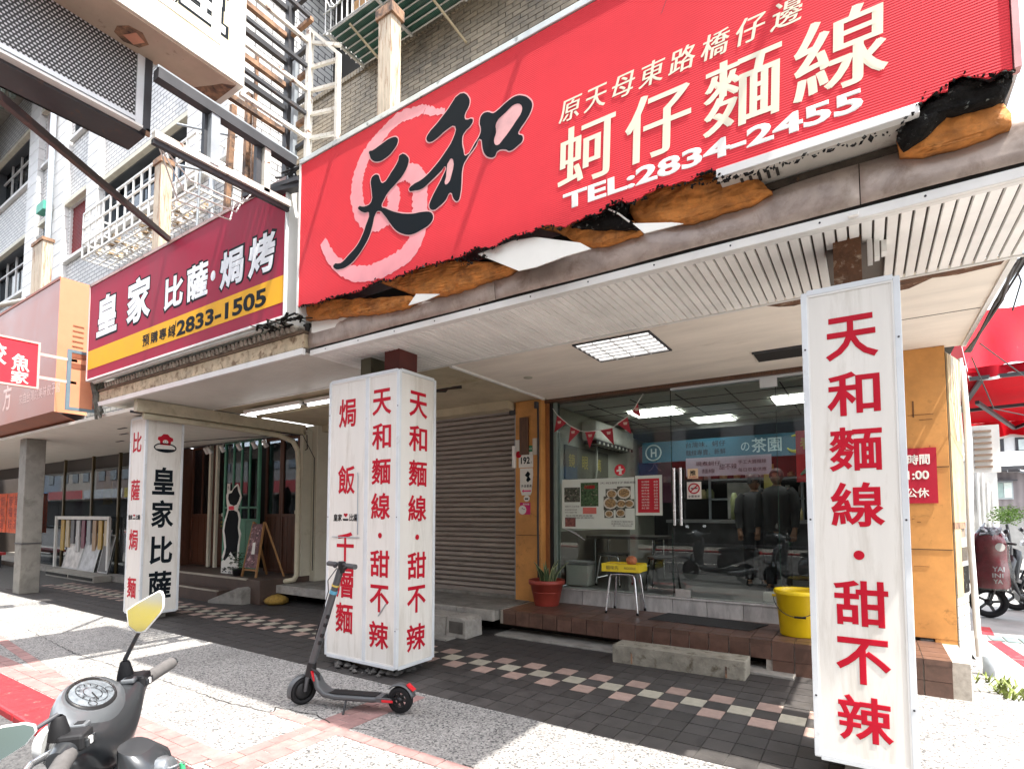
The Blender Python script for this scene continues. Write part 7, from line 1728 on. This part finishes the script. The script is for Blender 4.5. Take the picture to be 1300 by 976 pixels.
    if cap: MB().lathe([(.058,.0),(.060,.03),(.045,.055),(0,.062)], (0,0,0), 18, M_ @ Matrix.Translation((0,.003,.955))).build('cap', M_dark, t); MB().prism([(-.045,-.05),(.045,-.05),(.03,-.10),(-.03,-.10)], lambda u,v,d: V(u,v,.957+d), 0, .005).build('cap_brim', M_dark, t)
    # shirt and trousers as clothing shells
    sh = MB(); prof = [(.100,.085,.48),(.102,.090,.56),(.110,.098,.66),(.122,.100,.76),(.124,.088,.80),(.085,.060,.838),(.042,.042,.852)]
    sh.loft([[V(a*math.cos(2*math.pi*q/n), b_*math.sin(2*math.pi*q/n), z) for q in range(n)] for a, b_, z in prof]).build('shirt', mshirt, t)
    for s_ in (-1,1):
        fx = 0
        MB().tube([V(s_*.085,0,.815),V(s_*.118,0,.77),V(s_*.137,0,.655)], [.046*h,.050*h,.044*h], 12).build('sleeve', mshirt, t)
        fz = arm if s_ > 0 else 0
        MB().tube([V(s_*.134,0,.66),V(s_*.137,0,.63),V(s_*.141,-.035-.09*fz,.51+.07*fz)], [.044*h,.036*h,.030*h], 12).build('sleeve', mshirt, t)
        MB().tube([V(s_*.045,0,.535),V(s_*.056,0,.44),V(s_*.06,0,.28),V(s_*.06,.005,.05)], [.058*h,.058*h,.046*h,.038*h], 12).build('trouser_leg', mtrouser, t)
        MB().loft([[V(s_*.063+a*math.cos(2*math.pi*q/12), c_+b_*math.sin(2*math.pi*q/12), z) for q in range(12)] for a, b_, c_, z in ((.026,.062,-.035,0),(.028,.064,-.035,.015),(.022,.045,-.018,.035),(.020,.024,.0,.05))]).build('shoe', M_rub, t)
    return t
M_shd = mat('shirt_black',(.015,.015,.017),.8); M_trd = mat('trousers_dark',(.03,.03,.035),.8)
person('person in black shirt and cap standing deeper inside the shop behind the glass door', -1.35, 8.45, .49, 1.56, R(20), mat('shirt_charcoal',(.03,.03,.033),.8), M_trd, 1.0, True)
person('person in black T-shirt standing inside the shop nearest the right column', -1.00, 8.0, .49, 1.62, R(-10), M_shd, M_trd, 0.)
# ================================================================ KICK SCOOTER
ks = thing('kick_scooter', 'dark grey electric kick scooter parked before the middle column', 'kick scooter', (-3.4, 2.9, 0))
fwh = Vector((-3.786, 2.775, .108)); rwh = Vector((-2.985, 3.04, .108))
dd = (rwh - fwh).normalized()
M_ksg = mat('scooter_grey', (.085,.09,.095), .45, metal=.3, var=.12); M_ksr = mat('reflector_red', (.55,.01,.02), .3)
def wheel(c, axis, r, w_, parent, spokes, nm='wheel', mrim=None, solid=False):
    ax = Vector(axis).normalized(); q = ax.to_track_quat('Z','Y').to_matrix().to_4x4(); M_ = Matrix.Translation(c) @ q
    q_r = .035 if r < .15 else .075
    t = MB().lathe([(r-q_r,-w_*.5),(r-.012,-w_*.52),(r-.002,-w_*.3),(r,0),(r-.002,w_*.3),(r-.012,w_*.52),(r-q_r,w_*.5),(r-q_r,-w_*.5)], (0,0,0), 36, M_).build('tyre', M_rub, parent)
    mb_ = MB()
    if solid: mb_.lathe([(0,-w_*.42),(r-.06,-w_*.46),(r-.036,-w_*.3),(r-.036,w_*.3),(r-.06,w_*.46),(0,w_*.42)], (0,0,0), 32, M_)
    else:
        mb_.lathe([(r-q_r-.012,-w_*.4),(r-q_r+.001,-w_*.42),(r-q_r+.001,w_*.42),(r-q_r-.012,w_*.4),(r-q_r-.012,-w_*.4)], (0,0,0), 32, M_)
        mb_.lathe([(0,-w_*.5),(r*.2,-w_*.45),(r*.22,w_*.45),(0,w_*.5)], (0,0,0), 16, M_)
        for k in range(spokes):
            a = 6.2832*k/spokes; mb_.bar(M_ @ Vector((r*.15*math.cos(a),r*.15*math.sin(a),0)), M_ @ Vector(((r-q_r)*math.cos(a+.12),(r-q_r)*math.sin(a+.12),0)), r*.16, w_*.5, up=tuple(ax))
    mb_.build('rim', mrim or M_plas, t); return t
bar_d = Vector((.98,-.20,0)).normalized()
wheel(fwh, bar_d, .108, .055, ks, 0, solid=True)
wheel(rwh, Vector((-dd.y, dd.x, 0)), .100, .05, ks, 6)
top = Vector((-3.455, 2.86, 1.10)); neck = Vector((-3.735, 2.80, .27))
MB().tube([neck, neck + (top-neck)*.5, top - (top-neck)*.04], [.030,.029,.026], 14).build('stem', M_ksg, ks)
MB().tube([neck + (top-neck)*.80, neck + (top-neck)*.815], .031, 14).build('reflector_ring', mat('ring_yellow',(.6,.45,.1),.3), ks)
MB().tube([neck + (top-neck)*.73, neck + (top-neck)*.76], .0315, 14).build('blue_label', mat('label_blue',(.10,.35,.5),.4), ks)
for k in (.25,.32,.42,.50): MB().bar(neck+(top-neck)*k+Vector((.028,-.01,0)), neck+(top-neck)*(k+.03)+Vector((.030,-.01,0)), .02).build('catch', M_plas, ks)
MB().tube([neck + (top-neck)*.0+Vector((0,0,-.05)), neck+(top-neck)*.07], [.042,.036], 14).build('hinge', M_plas, ks)
MB().loft([[tuple(top + Vector((a*math.cos(q*.5236)*.9, a*.7*math.sin(q*.5236), z))) for q in range(12)] for a, z in ((.028,-.06),(.036,-.02),(.040,.015),(.032,.03))]).build('display_head', M_plas, ks)
hb0 = top + bar_d*-.21; hb1 = top + bar_d*.20
MB().tube([hb0, top - bar_d*.06 + Vector((0,0,.006)), top + bar_d*.06 + Vector((0,0,.006)), hb1], .014, 10).build('handlebar', M_plas, ks)
MB().tube([hb0 - bar_d*.005, hb0 + bar_d*.115], .0205, 12).build('grip', mat('grip_grey',(.06,.06,.063),.7), ks); MB().tube([hb1 + bar_d*.005, hb1 - bar_d*.115], .0205, 12).build('grip', MATS['grip_grey'], ks)
MB().tube([hb0 + bar_d*.12, hb0 + bar_d*.15 + Vector((0,-.03,-.01))], .016, 8).build('bell', M_dark, ks)
MB().bar(hb1 - bar_d*.12, hb1 - bar_d*.10 + Vector((0,-.035,-.02)), .02).build('throttle', M_plas, ks)
for s_ in (-1,1):
    MB().tube([fwh + bar_d*(.038*s_), fwh + bar_d*(.040*s_) + Vector((.02,.0,.10)), neck + bar_d*(.02*s_) + Vector((0,0,-.03))], [.014,.016,.018], 8).build('fork_arm', M_ksg, ks)
def fender(c, axis, r, w_, a0, a1, nm, m):
    ax = Vector(axis).normalized(); u = Vector((0,0,1)); v_ = ax.cross(u).normalized(); n = 12; a = []
    for k in range(n+1):
        t = a0+(a1-a0)*k/n; p = Vector(c) + (v_*math.cos(t) + u*math.sin(t))*r
        for q in (-1,-.6,0,.6,1): a.append(tuple(p + ax*(w_*q/2) - (v_*math.cos(t)+u*math.sin(t))*(.010*q*q)))
    o = MB().add(a, [(k*5+j,(k+1)*5+j,(k+1)*5+j+1,k*5+j+1) for k in range(n) for j in range(4)], True).build(nm, m, ks); md = o.modifiers.new('solid','SOLIDIFY'); md.thickness = .005; return o
fender(fwh, bar_d, .125, .07, -.3, 1.5, 'front_fender', M_ksg) ; fender(fwh, bar_d, .125, .07, 1.6, 2.9, 'front_fender', M_ksg)
rax = Vector((-dd.y, dd.x, 0)); fender(rwh, rax, .122, .075, .25, 2.35, 'rear_fender', M_ksg)
# deck with upswept front
sec = [(neck + Vector((.02,.01,-.02)), .028, .03),(neck + dd*.07 + Vector((0,0,-.07)), .040,.028),(fwh + dd*.155 + Vector((0,0,.045)), .055,.024),(fwh + dd*.22 + Vector((0,0,.0)), .066,.022),(fwh + dd*.32 + Vector((0,0,-.012)), .070,.022),(rwh - dd*.20 + Vector((0,0,-.005)), .070,.022),(rwh - dd*.13 + Vector((0,0,.002)), .055,.020)]
rings = []
for i, (p, hw_, hh) in enumerate(sec):
    t = (sec[min(i+1,len(sec)-1)][0]-sec[max(i-1,0)][0]).normalized(); nrm = rax.cross(t).normalized()
    rings.append([tuple(p + rax*(hw_*math.copysign(abs(math.cos(a))**.5, math.cos(a))) + nrm*(hh*math.copysign(abs(math.sin(a))**.5, math.sin(a)))) for a in [q*6.2832/16 for q in range(16)]])
MB().loft(rings).build('deck', M_ksg, ks)
MB().prism([(0,-.05),(.42,-.05),(.42,.05),(0,.05)], lambda u,v,d: tuple(fwh + dd*(.24+u) + rax*v + Vector((0,0,.012+d+.014*u))), 0, .004).build('grip_mat', M_rub, ks)
MB().bar(neck + dd*.035 + rax*-.03 + Vector((0,0,-.00)), neck + dd*.065 + rax*-.035 + Vector((0,0,-.075)), .014).build('side_reflector', M_ksr, ks)
MB().bar(rwh - dd*.17 - rax*.056, rwh - dd*.05 - rax*.052, .022, .03).build('swing_arm', M_ksg, ks); MB().bar(rwh - dd*.17 + rax*.056, rwh + dd*.0 + rax*.052, .022, .03).build('swing_arm', M_ksg, ks)
MB().bar(rwh - dd*.12 - rax*.070, rwh - dd*.03 - rax*.066, .006, .016).build('side_reflector', M_ksr, ks)
MB().bar(rwh + dd*.06 + Vector((0,0,.118)), rwh + dd*.115 + Vector((0,0,.075)), .05, .008).build('tail_reflector', M_ksr, ks)
MB().tube([neck+Vector((.03,-.02,.02)), neck + dd*.10 + Vector((0,-.02,-.02)), neck + dd*.09 + Vector((.01,-.02,-.09))], .010, 6).build('latch_lever', M_plas, ks)
MB().bar(fwh + dd*.42 - rax*.06 + Vector((0,0,-.03)), fwh + dd*.44 - rax*.13 + Vector((0,0,-.105)), .014).build('kickstand', M_plas, ks)
MB().tube([top + Vector((-.03,-.02,-.02)), top + Vector((-.10,-.05,-.12)), neck + (top-neck)*.75 + Vector((-.04,-.02,0)), neck + (top-neck)*.3 + Vector((-.03,-.02,0))], .004, 5).build('cable', M_cable, ks)

# ================================================================ MOTOR SCOOTERS
M_sil = mat('paint_silver_grey', (.15,.16,.17), .25, metal=.5, var=.05, coat=.5)
M_silv = mat('paint_silver', (.13,.14,.15), .3, metal=.4, var=.06, coat=.3)
M_dgr = mat('paint_dark_grey', (.035,.038,.042), .3, metal=.4, var=.08, coat=.4)
M_mir = mat('mirror_glass', (.85,.87,.88), .02, metal=1.0, var=0.)
def ering(c, u, v, a, b_, n=16, p=.75):
    c = Vector(c); u = Vector(u); v = Vector(v)
    return [tuple(c + u*(a*math.copysign(abs(math.cos(t))**p, math.cos(t))) + v*(b_*math.copysign(abs(math.sin(t))**p, math.sin(t)))) for t in [q*6.2832/n for q in range(n)]]
def motor_scooter(lab, loc, head, steer, paint, group=None, detail=True, aim=None, zbar=1.085, lean=0.):
    t = thing('motor_scooter', lab, 'scooter', loc, group)
    B = Matrix.Translation(loc) @ Matrix.Rotation(head,4,'Z') @ Matrix.Rotation(-lean,4,'X')
    Y_, Z_ = (0,1,0), (0,0,1)
    def build(mb_, nm, m, par=None, M_=B, **k): mb_.xf(M_); return mb_.build(nm, m, par or t, **k)
    def wl(c, r, M_):
        c = M_ @ Vector(c); ax = M_.to_3x3() @ Vector((0,1,0)); wheel(c, ax, r, .10, t, 5, mrim=M_dgr)
    S_ = B @ Matrix.Translation((.42,0,0)) @ Matrix.Rotation(steer,4,'Z')     # turning front end
    wl((.22,0,.225), .225, S_); wl((-.66,0,.225), .225, B)
    build(MB().loft([ering((-.98,0,.70),Y_,Z_,.05,.04),ering((-.85,0,.68),Y_,Z_,.11,.09),ering((-.6,0,.62),Y_,Z_,.15,.14),ering((-.35,0,.56),Y_,Z_,.15,.17),ering((-.16,0,.50),Y_,Z_,.13,.18),ering((-.08,0,.45),Y_,Z_,.10,.15)]), 'body', paint)
    build(MB().loft([ering((-.92,0,.775),Y_,Z_,.06,.03),ering((-.75,0,.80),Y_,Z_,.12,.05),ering((-.5,0,.77),Y_,Z_,.135,.055),ering((-.3,0,.735),Y_,Z_,.12,.05),ering((-.10,0,.72),Y_,Z_,.09,.04)]), 'seat', M_rub)
    build(MB().loft([ering((-.30,0,.24),Y_,Z_,.13,.06),ering((-.05,0,.25),Y_,Z_,.15,.05),ering((.22,0,.27),Y_,Z_,.15,.05),ering((.32,0,.33),Y_,Z_,.15,.06)]), 'floorboard', M_plas)
    build(MB().loft([ering((.30,0,.30),Y_,(.3,0,1),.15,.05),ering((.36,0,.45),Y_,(1,0,.35),.185,.05),ering((.42,0,.62),Y_,(1,0,.35),.20,.055),ering((.40,0,.76),Y_,(1,0,.3),.19,.07),ering((.37,0,.85),Y_,(1,0,.3),.13,.07),ering((.37,0,.92),Y_,(1,0,.3),.07,.05)]), 'leg_shield', paint)
    build(MB().loft([ering((.355,0,.56),Y_,(1,0,.3),.15,.045),ering((.325,0,.76),Y_,(1,0,.3),.14,.05),ering((.30,.02,.87),Y_,(1,0,.3),.070,.055),ering((.30,.03,.985),Y_,(1,0,.3),.052,.045),ering((.32,.03,1.005),Y_,(1,0,.3),.038,.03)]), 'inner_panel', M_dgr)
    if detail:
        K_ = Matrix.Translation((.245,.03,.955)) @ Matrix.Rotation(R(-72),4,'Y')
        build(MB().lathe([(0,.012),(.018,.014),(.024,.010),(.026,0),(.03,-.004),(.03,-.02)],(0,0,0),18,K_), 'key_lock', M_sil)
        build(MB().tube([(.24,.02,.93),(.215,.02,.90),(.22,.02,.86)], .007, 6), 'bag_hook', M_chr)
        build(MB().tube([(.235,.03,.955),(.20,.03,.97)], .004, 5), 'key', M_chr); build(MB().tube([(.205,.03,.97),(.20,.03,.89)], .006, 5), 'key_strap', mat('strap_green',(.04,.35,.14),.6))
    build(MB().loft([ering((.30,0,.52),Y_,Z_,.03,.02),ering((.18,0,.53),Y_,Z_,.07,.03),ering((.0,0,.50),Y_,Z_,.075,.04),ering((-.12,0,.42),Y_,Z_,.07,.04)]).xf(Matrix.Translation((.22,0,-.02))), 'front_fender', paint, M_=S_)
    for s_ in (-1,1): build(MB().tube([(.22,s_*.075,.225),(.08,s_*.08,.62)], .018, 8), 'fork', M_dgr, M_=S_)
    build(MB().tube([(.05,0,.55),(0,0,1.0)], .022, 8), 'stem', M_dgr, M_=S_)
    # handlebar cowl: rings along y
    U_, W_ = (1,0,0), (0,0,1); zc = zbar
    prof = [(-.225,.018,.019,.0,.0),(-.185,.027,.026,.0,.0),(-.15,.036,.034,.004,-.002),(-.12,.050,.044,.012,-.018),(-.085,.062,.064,.020,-.044),(-.04,.072,.076,.026,-.062),(0,.076,.078,.028,-.066),(.04,.072,.076,.026,-.062),(.085,.062,.064,.020,-.044),(.12,.050,.044,.012,-.018),(.15,.036,.034,.004,-.002),(.185,.027,.026,.0,.0),(.225,.018,.019,.0,.0)]
    build(MB().loft([ering((cx,y,zc+cz),U_,W_,a,b_,24,.9) for y, a, b_, cx, cz in prof]), 'handlebar_cowl', M_dgr, M_=S_, sub=1)
    T_ = (.85,0,.50)
    build(MB().loft([ering((.030,0,zc+.010),T_,Y_,.066,.145,28,.95),ering((.030,0,zc+.030),T_,Y_,.064,.133,28,.95),ering((.030,0,zc+.046),T_,Y_,.058,.108,28,.95),ering((.030,0,zc+.051),T_,Y_,.052,.088,28,.95)]), 'upper_cowl', M_silv, M_=S_)
    if detail:
        gx, gz = .028, zc+.050
        build(MB().loft([ering((gx,0,gz),T_,Y_,.050,.076,28,.95),ering((gx,0,gz+.006),T_,Y_,.048,.074,28,.95),ering((gx,0,gz+.006),T_,Y_,.044,.070,28,.95),ering((gx,0,gz+.002),T_,Y_,.043,.068,28,.95)], False), 'gauge_rim', M_plas, M_=S_)
        build(MB().loft([ering((gx,0,gz+.0025),T_,Y_,.044,.069,28,.95),ering((gx,0,gz+.003),T_,Y_,.001,.001,28,.95)], False), 'gauge_face', mat('gauge_silver',(.24,.27,.30),.35,metal=.3,var=.35,vs=60), M_=S_)
        g_ = MB(); P3 = lambda x, y, d=.0: (gx+.86*x, y, gz+.0055+d+.51*x)
        for (cx, cy, r) in ((0,0,.034),(-.002,0,.020),(-.022,.042,.009),(-.022,-.042,.009)):
            for q in range(24):
                a0, a1 = q*.2618, (q+1)*.2618; g_.bar(P3(cx+r*math.cos(a0),cy+r*1.15*math.sin(a0)), P3(cx+r*math.cos(a1),cy+r*1.15*math.sin(a1)), .0012, .0006)
        for k in range(11): a = -2.4+k*.48; g_.bar(P3(.027*math.cos(a),.031*math.sin(a)), P3(.032*math.cos(a),.037*math.sin(a)), .002, .0006)
        g_.bar(P3(0,0), P3(-.024,.018), .0022, .0008)
        build(g_, 'gauge_marks', M_plas, M_=S_)
        nm_ = MB()
        for k, tx in enumerate(('0','20','40','60','80','100')):
            a = -2.3+k*.92; vs_, fs_ = glyph(tx); nm_.add([P3(.024*math.cos(a)-v*.007, .028*math.sin(a)-u*.010, .0004) for u, v, c in vs_], fs_)
        build(nm_, 'gauge_numbers', M_plas, M_=S_)
        build(MB().loft([ering((gx,0,gz+.008),T_,Y_,.046,.072,24,.95),ering((gx+.002,0,gz+.015),T_,Y_,.028,.046,24,.95),ering((gx+.003,0,gz+.017),T_,Y_,.002,.002,24,.95)], False), 'gauge_lens', glass_mat('lens_clear',(.96,.96,.96),1.45,.8), M_=S_)
        for s_ in (-1,1):
            build(MB().box(-.034,.016,s_*.165-.026,s_*.165+.026,zc-.002,zc+.034), 'switch_housing', M_plas, M_=S_, bev=.007)
            for k in range(3): build(MB().box(-.040,-.033,s_*.165-.020+k*.014,s_*.165-.010+k*.014,zc+.004,zc+.020), 'switch_button', (M_dgr, M_trim, M_dgr)[k], M_=S_, bev=.002)
            build(MB().box(-.018,.014,s_*.128-.014,s_*.128+.014,zc+.024,zc+.036), 'indicator_panel', M_silv, M_=S_, bev=.004)
            build(MB().box(-.010,.006,s_*.128-.008,s_*.128+.008,zc+.036,zc+.037), 'indicator_mark', M_plas, M_=S_)
    for s_ in (-1,1):
        build(MB().tube([(-.01,s_*.20,zc),(-.035,s_*.34,zc-.004)], .0175, 12), 'grip', mat('grip_worn',(.085,.08,.078),.75,var=.2,vs=40), M_=S_)
        build(MB().tube([(-.036,s_*.342,zc-.004),(-.038,s_*.352,zc-.004)], .014, 10), 'bar_end', M_dgr, M_=S_)
        build(MB().tube([(.03,s_*.16,zc-.005),(.055,s_*.20,zc-.01),(.035,s_*.33,zc-.018)], [.008,.007,.006], 8), 'brake_lever', M_chr, M_=S_)
        build(MB().lathe([(.021,0),(.018,.02),(.012,.045),(.008,.05)], (.02,s_*.165,zc+.022), 12), 'mirror_boot', M_rub, M_=S_)
        if aim:
            c0, n_, o2 = aim[0 if s_ < 0 else 1]; c0 = Vector(c0); n_ = Vector(n_).normalized()
        else:
            c0 = S_ @ Vector((.03, s_*.27, zc+.17)); n_ = (S_.to_3x3() @ Vector((-1,0,.1))).normalized()
            o2 = [(-.060,-.010),(-.045,-.036),(.020,-.040),(.056,-.012),(.060,.020),(.030,.036),(-.040,.036)]
        r_ = Vector((0,0,1)).cross(n_).normalized(); u_ = n_.cross(r_)
        f_ = lambda u,v,d: tuple(c0 + r_*u + u_*v - n_*d)
        I_ = Matrix.Identity(4)
        pb = S_ @ Vector((.02,s_*.165,zc+.075)); pe = c0 - n_*.02 - Vector((0,0,.02)); pm = pb*.45 + pe*.55 + Vector((0,0,.004))
        build(MB().tube([pb, pm, pe], [.0055,.005,.0045], 8), 'mirror_stalk', M_dark, M_=I_)
        build(MB().tube([pe - (pe-pm)*.25, pe + (pe-pm)*.1], .009, 8), 'mirror_stalk', M_rub, M_=I_)
        # mirror head, rounded pentagon; its glass may be swung round on the stalk
        mh = build(MB().loft([[f_(u*k,v*k,d) for u, v in o2] for k, d in ((.55,.034),(.9,.022),(1,.006),(1,-.004),(.96,-.007))]), 'mirror', M_trim if aim else M_dgr, M_=I_)
        build(MB().prism([(u*.92,v*.92) for u, v in o2], lambda u,v,d: f_(u,v,-.0075-d), 0, .0015), 'mirror_glass', mat('mirror_glass_dark_reflection', (.10,.13,.125), .03, metal=1., var=0.) if aim and s_ > 0 else M_mir, mh, M_=I_)  # left glass coloured dark green-grey to stand in for a dark reflection
    build(MB().loft([ering((.10,0,zc-.05),Y_,W_,.075,.045),ering((.128,0,zc-.05),Y_,W_,.055,.032)]), 'headlight', mat('lamp_clear',(.7,.72,.72),.1,var=.1), M_=S_)
    build(MB().loft([ering((.50,0,.80),Y_,Z_,.05,.08),ering((.515,0,.80),Y_,Z_,.03,.06)]), 'front_lamp', MATS['lamp_clear'])
    build(MB().box(-1.0,-.97,-.08,.08,.66,.72), 'tail_light', M_ksr, bev=.006)
    build(MB().tube([(-.35,-.17,.25),(-.6,-.18,.25),(-.95,-.18,.34)], [.03,.05,.055], 12), 'exhaust', M_grey)
    build(MB().box(-.62,-.3,-.12,.12,.18,.36), 'engine', M_dark, bev=.02)
    build(MB().tube([(-.3,.1,.2),(-.28,.2,.02)], .01, 6), 'side_stand', M_dark)
    return t
hd_ = R(208)
motor_scooter('silver grey motor scooter parked at the kerb in the foreground', (-1.252, .888, -.048), hd_, R(20), M_sil,
    aim=(((-1.602,.687,1.2415), (1.66,-1.04,.27), [(-.042,.008),(-.018,.026),(.029,.055),(.036,.052),(.041,.040),(.042,.010),(.036,-.005),(.003,-.049),(-.006,-.053),(-.018,-.051),(-.036,-.034)]),
         ((-1.442,.373,1.046), (1.73,-.44,.30), [(-.085,0),(-.065,.020),(-.032,.028),(-.002,.036),(.032,.034),(.048,.026),(.051,.014),(.036,-.008),(-.008,-.032),(-.040,-.038),(-.075,-.03)])), zbar=1.068, lean=.1)
motor_scooter('dark motor scooter parked farther along the kerb, seen reflected in the shop glass', (-2.95, .35, -.048), R(186), R(25), M_dgr, None, False)
motor_scooter('dark motor scooter parked nearest in the side alley', (2.08, 10.55, -.005), R(183), 0, M_dgr, 'motor scooters parked in the side alley', False)
motor_scooter('white fronted motor scooter parked second in the side alley row', (2.55, 11.6, -.005), R(186), 0, mat('paint_pearl',(.62,.62,.60),.3,coat=.5,var=.05), 'motor scooters parked in the side alley', False)
motor_scooter('black motor scooter parked farthest back in the side alley row', (3.0, 12.9, -.005), R(180), 0, M_plas, 'motor scooters parked in the side alley', False)
